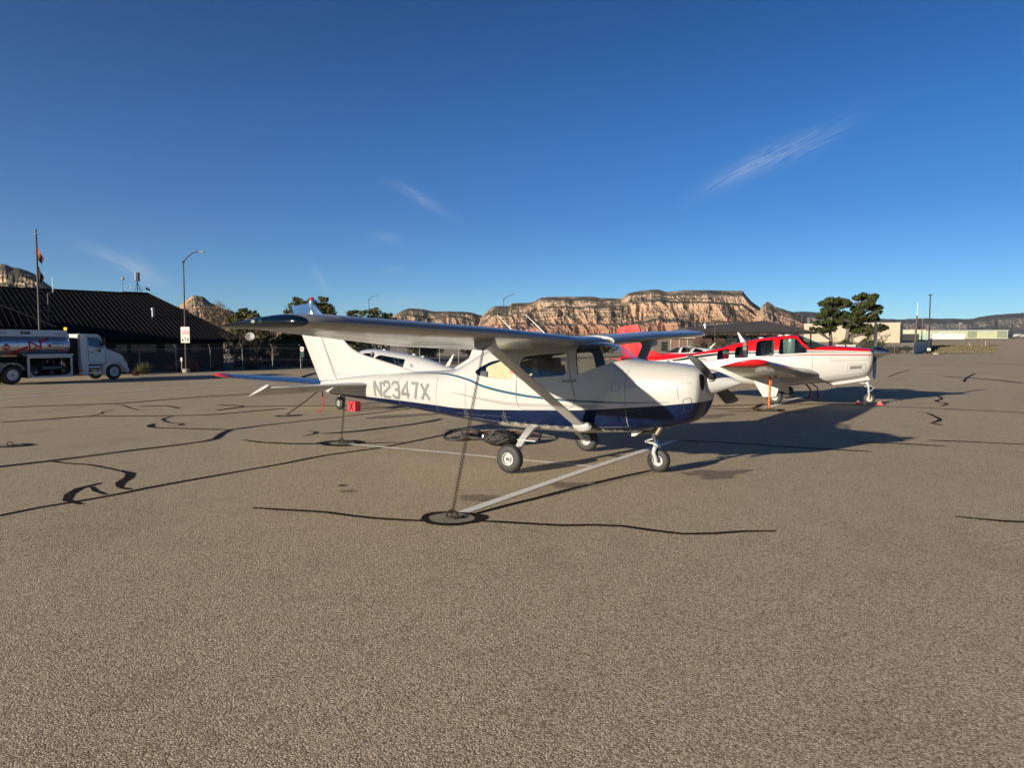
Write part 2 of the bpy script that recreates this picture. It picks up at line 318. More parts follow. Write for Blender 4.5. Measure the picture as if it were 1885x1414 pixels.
GLASS = lambda: glass('clear_glass')
TINT = lambda: glass('tinted_glass', (.2, .27, .27))
LINING = lambda: mat('cabin_cloth', (.16, .15, .135), .9)

# ------------------------------------------------------------------ the ground
def asphalt_material():
    t = NT('worn_asphalt'); P = t.tc.outputs['Object']
    big = t.noise(.22, 5, .6, P); mid = t.noise(2.3, 4, .6, P)
    vo = t.n('ShaderNodeTexVoronoi'); vo.inputs['Scale'].default_value = 110; t.l(P, vo.inputs['Vector'])
    hs_ = t.n('ShaderNodeSeparateColor'); t.l(vo.outputs['Color'], hs_.inputs[0])
    chip = t.ramp(hs_.outputs[0], [(0, (.045, .032, .022)), (.25, (.26, .20, .122)), (.6, (.61, .475, .305)), (.85, (.89, .73, .50)), (1, (.98, .87, .68))])
    fine = t.noise(260, 3, .7, P)
    c = t.mix(.4, chip, t.ramp(fine, [(.3, (.10, .076, .050)), (.5, (.54, .425, .28)), (.7, (.92, .77, .55))]))
    c = t.mix(t.math('MULTIPLY', big, .55), c, t.mix(1.0, c, (.78, .78, .80), 'MULTIPLY'))
    c = t.mix(t.ramp(mid, [(.5, (0, 0, 0)), (.8, (.35, .35, .35))]), c, t.mix(1.0, c, (.62, .6, .6), 'MULTIPLY'))
    wide = t.noise(.55, 4, .65, P, stretch=(1, .45, 1)); c = t.mix(t.ramp(wide, [(.52, (0, 0, 0)), (.66, (.5, .5, .5))]), c, t.mix(1.0, c, (.80, .79, .78), 'MULTIPLY'))
    pit = t.noise(9, 5, .8, P); c = t.mix(t.ramp(pit, [(.66, (0, 0, 0)), (.74, (.7, .7, .7))]), c, (.06, .045, .034))
    t.set(color=c, rough=.9, spec=.25)
    h = t.math('ADD', t.math('MULTIPLY', vo.outputs['Distance'], -.8), t.math('MULTIPLY', fine, .5))
    t.bump(h, .75, .007)
    return t.m
ASPHALT = asphalt_material()
def axis(a, lo, hi, step, b):
    c = list(np.arange(lo, hi + .01, step)); d = step * 1.4; p = lo
    while p > a: p -= d; d *= 1.35; c.insert(0, max(p, a))
    d = step * 1.4; p = hi
    while p < b: p += d; d *= 1.35; c.append(min(p, b))
    return c
gx, gy = axis(-9000, -36, 36, .75, 9000), axis(-400, 0, 60, .75, 9000)
g = MB(); nx = len(gx)
g.add([(x, y, gz(x, y)) for y in gy for x in gx], [(j * nx + i, j * nx + i + 1, (j + 1) * nx + i + 1, (j + 1) * nx + i) for j in range(len(gy) - 1) for i in range(nx - 1)])
tag(g.build('apron_ground', ASPHALT, angle=0, normals=False), kind='structure')

def off(x, y): return gz(x, y) + (.004 if abs(gz(x, y)) < 1e-6 else .012)
def ribbon(mb, pts, w, jit=.25, step=.3, mi=0, dz=0, ends=True):
    P = [Vector(p) for p in pts]; L = [0]
    for a, b in zip(P, P[1:]): L.append(L[-1] + (b - a).length)
    n = max(2, int(L[-1] / step)); xs = np.linspace(0, L[-1], n + 1)
    X = pchip(L, [p.x for p in P], xs); Y = pchip(L, [p.y for p in P], xs)
    vs = []; ph = random.random() * 50
    for i in range(n + 1):
        t = Vector((X[min(i + 1, n)] - X[max(i - 1, 0)], Y[min(i + 1, n)] - Y[max(i - 1, 0)])); t = t.normalized() if t.length > 1e-9 else Vector((1, 0))
        q = Vector((-t.y, t.x)); k = 1.0
        if ends and (i == 0 or i == n): k = .6
        for sgn in (1, -1):
            ww = w / 2 * k * (1 + jit * (math.sin(xs[i] * 2.1 + ph + sgn) * .6 + (random.random() - .5)))
            x, y = X[i] + q.x * ww * sgn, Y[i] + q.y * ww * sgn
            vs.append((x, y, off(x, y) + dz))
    mb.add(vs, [(2 * i, 2 * i + 1, 2 * i + 3, 2 * i + 2) for i in range(n)], mi)
def blob(mb, c, rx, ry, ang=0, n=28, jit=.12, dz=0, hole=0):
    vs = []; ca, sa = math.cos(ang), math.sin(ang); ph = random.random() * 9
    for k in range(n):
        a = 2 * math.pi * k / n; j = 1 + jit * (math.sin(3 * a + ph) * .5 + (random.random() - .5))
        for f in ((hole, 1) if hole else (0, 1)):
            x, y = rx * j * f * math.cos(a), ry * j * f * math.sin(a)
            X, Y = c[0] + x * ca - y * sa, c[1] + x * sa + y * ca; vs.append((X, Y, off(X, Y) + dz))
    mb.add(vs, [(2 * k, 2 * k + 1, 2 * ((k + 1) % n) + 1, 2 * ((k + 1) % n)) for k in range(n)])
TARM = mat('tar_sealant', (.020, .015, .011), .85, var=.35, spec=.12, scale=6, bump=.4, bscale=60)
tm = MB()
for i, (pts, w) in enumerate(TAR): ribbon(tm, pts, w, dz=.0002 * (i % 6))
for i, c in enumerate(RINGS): blob(tm, c, *((.34, .30) if i == 0 else (.42, .36)), dz=.0015, hole=.68 if i == 0 else .55)
tag(tm.build('tar_seams', TARM, angle=0, normals=False), kind='structure')
def line_material():
    t = NT('worn_line_paint'); n = t.noise(70, 5, .75); m = t.noise(3, 4)
    t.set(color=t.mix(t.ramp(t.math('ADD', n, t.math('MULTIPLY', m, .25)), [(.56, (0, 0, 0)), (.85, (.7, .7, .7))]), (.95, .93, .86), (.45, .37, .28)), rough=.8); t.bump(n, .3, .01); return t.m
lm = MB()
for i, (pts, w) in enumerate(LINES): ribbon(lm, pts, w, .06, .4, dz=.0015 + .0012 * i, ends=False)
tag(lm.build('painted_lines', line_material(), angle=0, normals=False), kind='structure')
sm = MB()
for c, w in STAINS[:3] + STAINS[4:5] + STAINS[6:]: blob(sm, c, w * .9, w * .55, random.random(), jit=.5, dz=.0008)
STM = NT('oil_stain'); _n = STM.noise(90, 5, .7); STM.set(color=STM.ramp(_n, [(.3, (.05, .036, .024)), (.5, (.24, .18, .12)), (.7, (.55, .43, .30))]), rough=.75); STM.bump(_n, .5, .01)
tag(sm.build('oil_stains', STM.m, angle=0, normals=False), kind='structure')
# ------------------------------------------------------------------ aircraft tools (frame: x forward, s to starboard, z up)
class Hull:
    """lofted body: stations are (x, top, bottom, half width, height share of widest line, upper exponent, lower exponent, lean of upper sides)"""
    def __init__(s, st):
        s.st = sorted(st); s.xs = [q[0] for q in s.st]; s.cols = [[q[k] for q in s.st] for k in range(1, 8)]
    def at(s, x): return [float(pchip(s.xs, c, x)) for c in s.cols]
    def ring(s, x, N=56, inset=0):
        zt, zb, w, zf, nu, nl, tum = s.at(x); zt -= inset; zb += inset; w = max(w - inset, .01); zc = zb + (zt - zb) * zf; out = []
        for k in range(N):
            a = 2 * math.pi * (k + .5) / N; c, q = math.cos(a), math.sin(a); n = nu if q >= 0 else nl
            y = math.copysign(abs(c) ** (2 / n), c) * w; h = zt - zc if q >= 0 else zc - zb; z = zc + math.copysign(abs(q) ** (2 / n), q) * h
            if q > 0: y *= 1 - tum * ((z - zc) / max(h, 1e-4))
            out.append((x, y, z))
        return out
    def implicit(s, x, y, z):
        zt, zb, w, zf, nu, nl, tum = s.at(x); zc = zb + (zt - zb) * zf; up = z >= zc; h = zt - zc if up else zc - zb; n = nu if up else nl
        ww = w * (1 - tum * max(0, min(1, (z - zc) / max(h, 1e-4)))) if up else w
        return (abs(y) / ww) ** n + (abs(z - zc) / h) ** n
    def side(s, x, z, off=0):
        zt, zb, w, zf, nu, nl, tum = s.at(x); zc = zb + (zt - zb) * zf; up = z >= zc; h = zt - zc if up else zc - zb; n = nu if up else nl
        q = max(0, 1 - (min(abs(z - zc) / h, .999)) ** n) ** (1 / n)
        return w * q * (1 - tum * max(0, (z - zc) / h) if up else 1) + off
    def top(s, x): return s.at(x)[0]
    def xsamples(s, step, a=None, b=None):
        a = s.xs[0] if a is None else a; b = s.xs[-1] if b is None else b
        return sorted(set([round(float(v), 4) for v in np.arange(a, b, step)] + [q for q in s.xs if a <= q <= b] + [b]))
    def mesh(s, name, inset=0, a=None, b=None, step=.09, N=56):
        m = MB(True); m.loft([s.ring(x, N, inset) for x in s.xsamples(step, a, b)]); return m.mesh(name)
def cutter(poly, s0, s1):
    m = MB(True); m.prism(poly, lambda u, v, d: (u, d, v), s0, s1); return m.mesh('cut')
def hollow(me, hull, thr):          # drop the tunnel walls a cut leaves inside a body: keep only its skin
    bm = bmesh.new(); bm.from_mesh(me); kill = []
    for f in bm.faces:
        c = f.calc_center_median(); pts = [c] + [(c + v.co) / 2 for v in f.verts]
        if min(hull.implicit(p.x, p.y, p.z) for p in pts) < thr: kill.append(f)
    bmesh.ops.delete(bm, geom=kill, context='FACES'); bm.to_mesh(me); bm.free()
def pane(hull, poly, s0, s1, name, m, parent, inset=.006):
    me = boolean(hull.mesh('p', inset), cutter(poly, s0, s1), 'INTERSECT')
    bm = bmesh.new(); bm.from_mesh(me); kill = []
    for f in bm.faces:
        c = f.calc_center_median(); v = [hull.implicit(p.co.x, p.co.y, p.co.z) for p in f.verts]
        if hull.implicit(c.x, c.y, c.z) < .86 or min(v) < .6: kill.append(f)
    bmesh.ops.delete(bm, geom=kill, context='FACES'); bm.to_mesh(me); bm.free()
    me.materials.clear(); me.materials.append(m)
    return link(me, name, parent, True, 40)
def surf_ribbon(mb, hull, pts, w, side=1, off_=.003, step=.05, closed=False):
    P = [Vector(p) for p in (pts + [pts[0]] if closed else pts)]; Q = []
    for a, b in zip(P, P[1:]):
        n = max(1, int((b - a).length / step)); Q += [a + (b - a) * i / n for i in range(n)]
    Q.append(P[-1]); vs = []
    for i, p in enumerate(Q):
        t = (Q[min(i + 1, len(Q) - 1)] - Q[max(i - 1, 0)]).normalized(); q = Vector((-t.y, t.x)) * w / 2
        for e in (p + q, p - q): vs.append((e.x, side * hull.side(e.x, e.y, off_), e.y))
    mb.add(vs, [(2 * i, 2 * i + 1, 2 * i + 3, 2 * i + 2) for i in range(len(Q) - 1)])
def hoop(mb, hull, x, z0, z1, w, side=1, off_=.003):
    surf_ribbon(mb, hull, [(x, z0), (x, z1)], w, side, off_, .03)
def naca(n=18, t=.12, camber=.02):
    up, lo = [], []
    for i in range(n + 1):
        x = .5 * (1 - math.cos(math.pi * i / n))
        y = 5 * t * (.2969 * math.sqrt(x) - .126 * x - .3516 * x * x + .2843 * x ** 3 - .1036 * x ** 4)
        c = camber / .16 * (.8 * x - x * x) if x < .4 else camber / .36 * (.2 + .8 * x - x * x)
        up.append((x, c + y)); lo.append((x, c - y))
    return up[::-1] + lo[1:]          # trailing edge -> over the top -> leading edge -> bottom
def wing_ring(s, le, te, zle, zte, t=.12, camber=.02, tv=1.0, n=18):
    c = le - te; out = []
    for x, y in naca(n, t, camber): out.append((le - x * c, s, zle + (zte - zle) * x + y * c * tv))
    return out
def lerp(a, b, t): return a + (b - a) * t
def wing_mb(secs, step=.25, t=.12, camber=.02, n=18):  # secs: (s, le, te, zle, zte)
    m = MB(True); rings = []
    for a, b in zip(secs, secs[1:]):
        k = max(1, int(abs(b[0] - a[0]) / step))
        for i in range(k): rings.append(wing_ring(*[lerp(a[j], b[j], i / k) for j in range(5)], t, camber, 1, n))
    rings.append(wing_ring(*secs[-1], t, camber, 1, n)); m.loft(rings); return m
def wheel(parent, c, Rr, wd, rim, name='wheel', side=1, rimmat=None, seg=40):
    e = empty(name, (0, 0, 0), 0, parent)
    m = MB(True); pr = []; rr = rim * 1.0
    for k in range(15):
        a = math.pi * (k / 14); pr.append((rr + (Rr - rr) * math.sin(a) ** .62, -math.cos(a) * wd / 2 * (1 - .18 * (1 - math.sin(a)))))
    gr = []
    for r, h in pr: gr.append((r, h))
    m.lathe(gr, c, (0, 1, 0), seg)
    for gx_ in (-.25, 0, .25): pass
    m.build('tyre', BLACK(), e, True, 50)
    m = MB(True); w = wd * .36
    for sd in (1, -1):
        m.lathe([(rim * 1.03, sd * w * .9), (rim * 1.03, sd * w * 1.12), (rim * .9, sd * w * 1.12), (rim * .82, sd * w * .6), (rim * .5, sd * w * .55), (rim * .45, sd * w * 1.0), (rim * .3, sd * w * 1.05), (rim * .28, sd * w * .7), (.001, sd * w * .7)], c, (0, 1, 0), 28)
    m.build('rim', rimmat or WHITE(), e, True, 30)
    m = MB(True); m.lathe([(rim * .16, 0), (rim * .16, side * .012), (.001, side * .014)], (c[0], c[1] + side * w * .95, c[2]), (0, 1, 0), 12)
    m.build('hub_cap', DARK(), e, True, 30)
    return e
def prop_blade(hub, d, rad, c0, mats, pitch=(62, 18), r0=.13, flat=.1):
    """blade along unit vector d in the plane across x; mats: body and stripe"""
    d = Vector((0, *d)).normalized(); ax = Vector((1, 0, 0)); et = ax.cross(d); m = MB(True); rings = []; N = 26; n = 12
    for i in range(N + 1):
        f = i / N; r = r0 + (rad - r0) * f; be = R(lerp(pitch[0], pitch[1], f ** .8))
        ch = c0 * (.42 + .62 * math.sin(min(1, f * 1.5 + .02) * math.pi / 2)) * (1 if f < .86 else math.sqrt(max(.03, 1 - ((f - .86) / .143) ** 4)))
        th = lerp(.5, flat, min(1, f * 3.5)) * ch
        if f < .12: th = lerp(c0 * .42, th, f / .12)
        e = et * math.cos(be) + ax * math.sin(be); q = ax * math.cos(be) - et * math.sin(be); p = Vector(hub) + d * r
        rings.append([p + e * (ch / 2 * math.cos(2 * math.pi * k / n)) + q * (th / 2 * math.sin(2 * math.pi * k / n)) for k in range(n)])
    m.loft(rings)
    for i in range(N):
        f = (i + .5) / N
        if .84 < f < .875 or .915 < f < .945:
            for j in range(n): m.mi[i * n + j] = 1
    return m
def seg_letters():
    """block letters on a 1 x 1 box drawn as thick strokes"""
    c = .22
    return {'N': [[(0, 0), (0, 1)], [(0, 1), (1, 0)], [(1, 0), (1, 1)]],
            '2': [[(0, .78), (0, 1 - c), (c, 1), (1 - c, 1), (1, 1 - c), (1, .66), (0, .26), (0, 0), (1, 0)]],
            '3': [[(0, .8), (0, 1 - c * .7), (c, 1), (1 - c, 1), (1, 1 - c), (1, .62), (.82, .52), (.35, .52)], [(.82, .52), (1, .42), (1, c), (1 - c, 0), (c, 0), (0, c * .7), (0, .2)]],
            '4': [[(.74, 0), (.74, 1), (0, .36), (0, .27), (1, .27)]],
            '7': [[(0, 1), (1, 1), (.42, 0)]],
            'X': [[(0, 0), (1, 1)], [(0, 1), (1, 0)]]}
def stroke_poly(mb, pts, w, fn, mi=0):   # mitred flat stroke
    P = [Vector(p) for p in pts]; L = []
    for i, p in enumerate(P):
        a = (P[i] - P[i - 1]).normalized() if i else (P[1] - P[0]).normalized(); b = (P[i + 1] - P[i]).normalized() if i < len(P) - 1 else a
        n1 = Vector((-a.y, a.x)); n2 = Vector((-b.y, b.x)); n = (n1 + n2); n = n / max(n.length_squared / 2, .35) * 1.0
        e = (a * -w / 2 * 0 if i else Vector((0, 0)))
        L.append((p + n * w / 2, p - n * w / 2))
    for (a, b), (c, d) in zip(L, L[1:]):
        k = 10; vs = []
        for t in range(k + 1):
            f = t / k
            for q0, q1 in ((a, c), (b, d)): q = q0 + (q1 - q0) * f; vs.append(fn(q.x, q.y))
        mb.add(vs, [(2 * i, 2 * i + 1, 2 * i + 3, 2 * i + 2) for i in range(k)], mi)

# ------------------------------------------------------------------ high wing aircraft in the foreground
def build_high_wing():
    root = empty('light_aircraft', (.611, 10.794, 0), R(-32.73))
    tag(root, 'white high wing plane with dark blue belly, nearest to the camera', 'airplane')
    H = Hull([(-5.03, 1.085, .90, .035, .5, 2, 2, 0), (-4.7, 1.118, .845, .07, .5, 2.2, 2.2, 0), (-4.3, 1.168, .812, .12, .5, 2.4, 2.6, 0), (-3.7, 1.232, .770, .19, .5, 2.6, 3, .02),
              (-2.7, 1.312, .686, .295, .5, 2.7, 3.2, .04), (-1.76, 1.378, .598, .40, .5, 2.9, 3.6, .05), (-1.45, 1.50, .572, .43, .5, 3.2, 3.8, .08), (-1.2, 1.625, .552, .452, .46, 3.6, 4, .10), (-.9, 1.735, .525, .478, .42, 4, 4, .12),
              (-.55, 1.775, .508, .50, .42, 4.4, 4, .12), (-.1, 1.80, .50, .515, .42, 4.6, 4, .12), (.6, 1.815, .502, .52, .42, 4.6, 4, .12), (.86, 1.82, .515, .52, .42, 4.2, 4, .12),
              (.93, 1.812, .522, .52, .43, 4.0, 4, .12), (1.42, 1.575, .565, .51, .52, 2.9, 3.6, .05), (1.55, 1.560, .585, .503, .54, 2.8, 3.3, .03), (1.9, 1.542, .645, .475, .55, 2.7, 2.8, .0),
              (2.1, 1.518, .70, .452, .55, 2.7, 2.6, 0), (2.24, 1.495, .76, .430, .55, 2.8, 2.5, 0), (2.32, 1.476, .825, .408, .55, 2.8, 2.4, 0), (2.36, 1.458, .89, .38, .55, 2.7, 2.3, 0), (2.385, 1.442, .95, .34, .55, 2.5, 2.2, 0), (2.402, 1.43, 1.03, .27, .53, 2.2, 2, 0), (2.412, 1.42, 1.14, .15, .5, 2, 2, 0)])
    # livery: dark blue belly, thin blue line, grey swoosh
    t = NT('high_wing_livery'); sep = t.n('ShaderNodeSeparateXYZ'); t.l(t.tc.outputs['Object'], sep.inputs[0]); X, Z = sep.outputs[0], sep.outputs[2]
    xr, zr = (-5.3, 2.7), (.5, 1.5); n22 = t.noise(22, 5, .7)
    white = t.mix(.5, t.ramp(t.noise(1.3, 4, .6), [(.25, (.485, .48, .46)), (.75, (.515, .51, .49))]), t.ramp(n22, [(.3, (.48, .475, .45)), (.6, (.515, .51, .49))]))
    zb = t.curve(X, [(-5.3, .875), (-3.36, .841), (-1.92, .791), (-1.48, .774), (-.33, .808), (.32, .841), (.68, .859), (1.4, .925), (1.77, .962), (2.37, 1.035), (2.7, 1.07)], xr, zr)
    blue = t.ramp(t.noise(7, 5, .65), [(.3, (.0028, .0075, .030)), (.7, (.006, .017, .062))])
    c = t.mix(t.math('LESS_THAN', Z, zb), white, blue)
    zs = t.curve(X, [(-5.3, 1.25), (-2.571, 1.288), (-1.982, 1.307), (-1.704, 1.297), (-1.291, 1.237), (-.935, 1.136), (-.308, 1.043), (.107, 1.009), (.822, .99), (1.413, .998), (2.02, 1.025), (2.7, 1.05)], xr, zr)
    ws = t.curve(X, [(-5.3, .5), (-2.5, .503), (-1.7, .511), (-.9, .518), (.8, .514), (1.5, .508), (2.0, .502), (2.7, .5)], xr, (.5, .6))
    band = t.math('MULTIPLY', t.math('LESS_THAN', t.math('ABSOLUTE', t.math('SUBTRACT', Z, zs)), t.math('SUBTRACT', ws, .4995)), t.math('MULTIPLY', t.math('GREATER_THAN', X, -2.6), t.math('LESS_THAN', X, 2.03)))
    c = t.mix(band, c, (.012, .075, .13))
    zg = t.curve(X, [(-5.3, 1.05), (-1.85, 1.029), (-1.468, 1.003), (-.935, .938), (-.308, .893), (.163, .9), (.822, .922), (1.229, .937), (2.7, .95)], xr, zr)
    wg = t.curve(X, [(-5.3, .5), (-1.9, .5), (-1.4, .512), (-.4, .522), (.3, .522), (.9, .514), (1.25, .5), (2.7, .5)], xr, (.5, .6))
    band = t.math('MULTIPLY', t.math('LESS_THAN', t.math('ABSOLUTE', t.math('SUBTRACT', Z, zg)), t.math('SUBTRACT', wg, .4998)), t.math('MULTIPLY', t.math('GREATER_THAN', X, -1.88), t.math('LESS_THAN', X, 1.24)))
    c = t.mix(band, c, (.36, .35, .33))
    # scuffed bare paint along the belly edge
    wear = t.math('MULTIPLY', t.math('LESS_THAN', t.math('ADD', Z, t.math('MULTIPLY', t.noise(9, 6, .75, stretch=(1, 1, 3)), -.34)), t.curve(X, [(-5.3, .2), (-1.0, .3), (-.5, .425), (.5, .415), (1.2, .42), (1.6, .38), (2.7, .2)], xr, (0, 1))), t.math('GREATER_THAN', X, -1.3))
    c = t.mix(wear, c, (.42, .40, .35))
    isb = t.math('LESS_THAN', Z, zb); t.set(color=c, rough=.27, coat=t.math('SUBTRACT', .35, t.math('MULTIPLY', isb, .25)), spec=t.math('SUBTRACT', .5, t.math('MULTIPLY', isb, .25)), crough=.05); t.bump(t.noise(2.6, 2, .5), .022, .12)
    LIV = t.m
    WP = WHITE()
    # cabin openings
    door = roundpoly([(-.285, 1.545), (-.24, 1.60), (.02, 1.636), (.44, 1.665), (.478, 1.64), (.515, 1.40), (.47, 1.345), (-.08, 1.297), (-.25, 1.312), (-.29, 1.35)], .05)
    rear = roundpoly([(-1.145, 1.365), (-1.015, 1.445), (-.832, 1.525), (-.604, 1.562), (-.405, 1.572), (-.388, 1.32), (-.425, 1.268), (-.653, 1.264), (-.873, 1.278), (-1.10, 1.315)], .05)
    wind = [(.685, 1.355), (.934, 1.455), (1.164, 1.53), (1.32, 1.575), (1.42, 1.583), (1.50, 1.66), (1.02, 2.1), (.68, 2.1), (.655, 1.78), (.615, 1.725)]
    back = [(-1.70, 1.415), (-1.22, 1.628), (-.98, 1.72), (-1.25, 1.95), (-1.9, 1.62)]
    me = H.mesh('fuselage')
    lin = H.mesh('lining', .03, -1.66, 1.46)
    for poly, a, b in ((door, -2, 2), (rear, -2, 2), (wind, -2, 2), (back, -2, 2)):
        me = boolean(me, cutter(poly, a, b), 'DIFFERENCE'); lin = boolean(lin, cutter(poly, a, b), 'DIFFERENCE')
    hollow(me, H, .8); hollow(lin, H, .42)
    for m_, mm in ((me, LIV), (lin, LINING())): m_.materials.clear(); m_.materials.append(mm)
    link(me, 'fuselage', root, True, 32); link(lin, 'cabin_lining', root, True, 32)
    G = GLASS()
    pane(H, wind, -2, 2, 'windshield', G, root); pane(H, back, -2, 2, 'rear_window', TINT(), root)
    for sd in (1, -1):
        pane(H, door, *((.15, 2) if sd > 0 else (-2, -.15)), 'door_window', G, root); pane(H, rear, *((.15, 2) if sd > 0 else (-2, -.15)), 'side_window', G, root)
    # seams, doors, rivets
    m = MB(True)
    for sd in (1, -1):
        surf_ribbon(m, H, roundpoly([(-.335, 1.645), (.50, 1.70), (.565, 1.36), (.673, .978), (.60, .875), (-.25, .82), (-.33, .95)], .07), .007, sd, closed=True)
        surf_ribbon(m, H, [(1.412, 1.208), (1.9, 1.255), (2.30, 1.288)], .005, sd); surf_ribbon(m, H, [(1.443, 1.49), (1.408, 1.31), (1.425, .94), (1.44, .62)], .007, sd)
        surf_ribbon(m, H, roundpoly([(1.215, 1.272), (1.325, 1.28), (1.325, 1.158), (1.215, 1.15)], .03), .006, sd, closed=True)
        surf_ribbon(m, H, [(2.12, 1.262), (2.14, 1.08)], .005, sd)
        for x0, z0, z1 in ((-1.32, .60, 1.2), (-.56, .56, .80), (-1.95, .66, 1.25), (-2.85, .72, 1.27), (-3.85, .79, 1.2)): hoop(m, H, x0, z0, z1, .0045, sd)
        surf_ribbon(m, H, [(-4.9, 1.0), (-3.9, 1.03), (-2.9, 1.06)], .004, sd); surf_ribbon(m, H, [(-.55, .62), (.2, .60), (1.0, .63), (1.42, .66)], .006, sd)
    m.build('panel_seams', mat('panel_gap', (.2, .2, .19), .7), root, False, normals=False)
    m = MB(True)
    def rivets(pts, gap, r=.0042):
        L = 0
        for (xa, za), (xb, zb_) in zip(pts, pts[1:]):
            d = math.hypot(xb - xa, zb_ - za); n = int(d / gap)
            for i in range(n):
                x, z = xa + (xb - xa) * i / n, za + (zb_ - za) * i / n; y = H.side(x, z, .0035)
                m.add([(x + r * math.cos(a), y, z + r * math.sin(a)) for a in (0, 1.57, 3.14, 4.71)], [(0, 1, 2, 3)])
    for x0 in (-1.29, -1.35, -.53, -.59): rivets([(x0, .60), (x0, .77)], .022)
    rivets([(-1.4, .64), (-.55, .60), (.3, .585), (.75, .59)], .022); rivets([(-.95, .70), (-.4, .69)], .05); rivets([(-1.5, .70), (-.9, .68)], .045); rivets([(1.44, .68), (1.44, .9)], .03)
    tag(m.build('rivets', mat('worn_rivet', (.5, .5, .48), .4, .6), root, False, normals=False), kind='stuff')
    # registration
    m = MB(True); LT = seg_letters()
    for ch, x0, x1 in (('N', -3.475, -3.27), ('2', -3.24, -3.04), ('3', -3.01, -2.81), ('4', -2.775, -2.56), ('7', -2.53, -2.355), ('X', -2.31, -2.09)):
        ww = x1 - x0
        for st in LT[ch]:
            stroke_poly(m, [(x0 + .02 + u * (ww - .04), .872 + v * .262) for u, v in st], .049, lambda x, z: (x - (z - .86) * .17 + .02, H.side(x, z, .004), z))
    m.build('registration_letters', mat('grey_vinyl', (.20, .205, .20), .5), root, False, normals=False)
    for sd in (1, -1):
        m = MB(True); m.tube([(.45, sd * H.side(.45, 1.262, .02), 1.258), (.66, sd * H.side(.66, 1.27, .024), 1.272)], [.012, .016], 8)
        m.build('door_handle', mat('grey_handle', (.3, .3, .3), .4), root)
    # wing centre fairing and wings
    z0le, z0te = 1.835, 1.695
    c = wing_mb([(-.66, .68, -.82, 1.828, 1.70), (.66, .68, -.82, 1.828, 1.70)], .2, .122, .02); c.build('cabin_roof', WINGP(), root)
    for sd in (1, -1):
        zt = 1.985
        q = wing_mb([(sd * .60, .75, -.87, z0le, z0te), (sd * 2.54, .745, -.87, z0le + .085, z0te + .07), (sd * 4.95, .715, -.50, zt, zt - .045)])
        wg_ = q.build('wing', WINGP(), root)
        # root rounding of the leading edge
        fl = MB(True); fl.ellipsoid((.36, sd * .60, 1.825), (.38, .045, .075)); fl.build('wing_root_fairing', WINGP(), root)
        tp = MB(True); rings = []
        for s_, le, te, k in ((4.951, .715, -.50, 1), (5.12, .70, -.49, 1.0), (5.24, .68, -.50, .97), (5.30, .655, -.51, .9)):
            rings.append([(x, y, (z - (zt - .005)) * k + zt - .005 + .004 * (s_ - 4.95)) for x, y, z in wing_ring(sd * s_, le, te, zt, zt - .045, .118)])
        tp.loft(rings); tip = tp.build('wing_tip', WINGP(), root)
        dk = MB(True); rings = []
        for s_, le, te, k in ((5.301, .655, -.50, .9), (5.345, .61, -.48, .8), (5.375, .52, -.44, .6), (5.392, .36, -.34, .34), (5.398, .2, -.2, .06)):
            rings.append([(x, y, (z - (zt + .012)) * k + zt + .012) for x, y, z in wing_ring(sd * s_, le, te, zt, zt - .045, .118)])
        dk.loft(rings); dk.build('tip_cap', paint('deep_blue_paint', (.0022, .0075, .016), .13, 0), tip)
        m = MB(True); m.ellipsoid((.16, sd * 5.395, zt + .012), (.036, .014, .024)); m.build('navigation_light', mat('green_lens' if sd > 0 else 'red_lens', (.003, .03, .028) if sd > 0 else (.4, .01, .01), .08, coat=1), tip)
        m = MB(True); m.ellipsoid((.055, sd * 5.388, zt + .01), (.04, .012, .016)); m.build('strobe_light', mat('clear_lens', (.34, .34, .34), .1, coat=1), tip)
        # seams on the wing, flap and aileron
        m = MB(True)
        for s_, le, te, zl, ze in ((2.54, .745, -.87, z0le + .085, z0te + .07), (4.93, .717, -.503, zt - .0005, zt - .0455), (1.2, .75, -.87, z0le + .026, z0te + .022), (3.7, .732, -.69, z0le + .117, z0te + .14)):
            a = wing_ring(sd * s_, le, te, zl, ze, .1225); b = wing_ring(sd * (s_ + .009), le, te, zl, ze, .1225); n = len(a)
            m.add(a + b, [(i, i + 1, n + i + 1, n + i) for i in range(n - 1)])
        for sa, sb, f in ((.75, 2.5, .74), (2.6, 4.9, .77)):
            vs = []
            for i in range(13):
                s_ = lerp(sa, sb, i / 12); le = lerp(.75, .715, (s_ - .6) / 4.35); te = -.87 if s_ < 2.54 else lerp(-.87, -.5, (s_ - 2.54) / 2.41)
                zl = lerp(z0le, z0le + .085, (s_ - .6) / 1.94) if s_ < 2.54 else lerp(z0le + .085, zt, (s_ - 2.54) / 2.41); ze = lerp(z0te, z0te + .07, (s_ - .6) / 1.94) if s_ < 2.54 else lerp(z0te + .07, zt - .045, (s_ - 2.54) / 2.41)
                for ff in (f, f + .008):
                    ch = le - te; lo = naca(18, .122)[19:]; yy = np.interp(ff, [p[0] for p in lo], [p[1] for p in lo]); vs.append((le - ff * ch, sd * s_, zl + (ze - zl) * ff + yy * ch - .002))
            m.add(vs, [(2 * i, 2 * i + 1, 2 * i + 3, 2 * i + 2) for i in range(12)])
        m.build('wing_seams', mat('panel_gap', (.2, .2, .19), .7), wg_, False, normals=False)
        # strut with cuffs
        A, B_ = Vector((.53, sd * 2.5, 1.80)), Vector((.80, sd * .60, .645)); d = (B_ - A).normalized(); xx = Vector((1, 0, 0)); xx = (xx - d * xx.dot(d)).normalized(); yy = d.cross(xx)
        m = MB(True); rings = []
        for i in range(9):
            p = A + (B_ - A) * i / 8; rings.append([p + xx * (.092 * math.cos(2 * math.pi * k / 18)) + yy * (.024 * math.sin(2 * math.pi * k / 18)) for k in range(18)])
        m.loft(rings); st = m.build('wing_strut', WP, root)
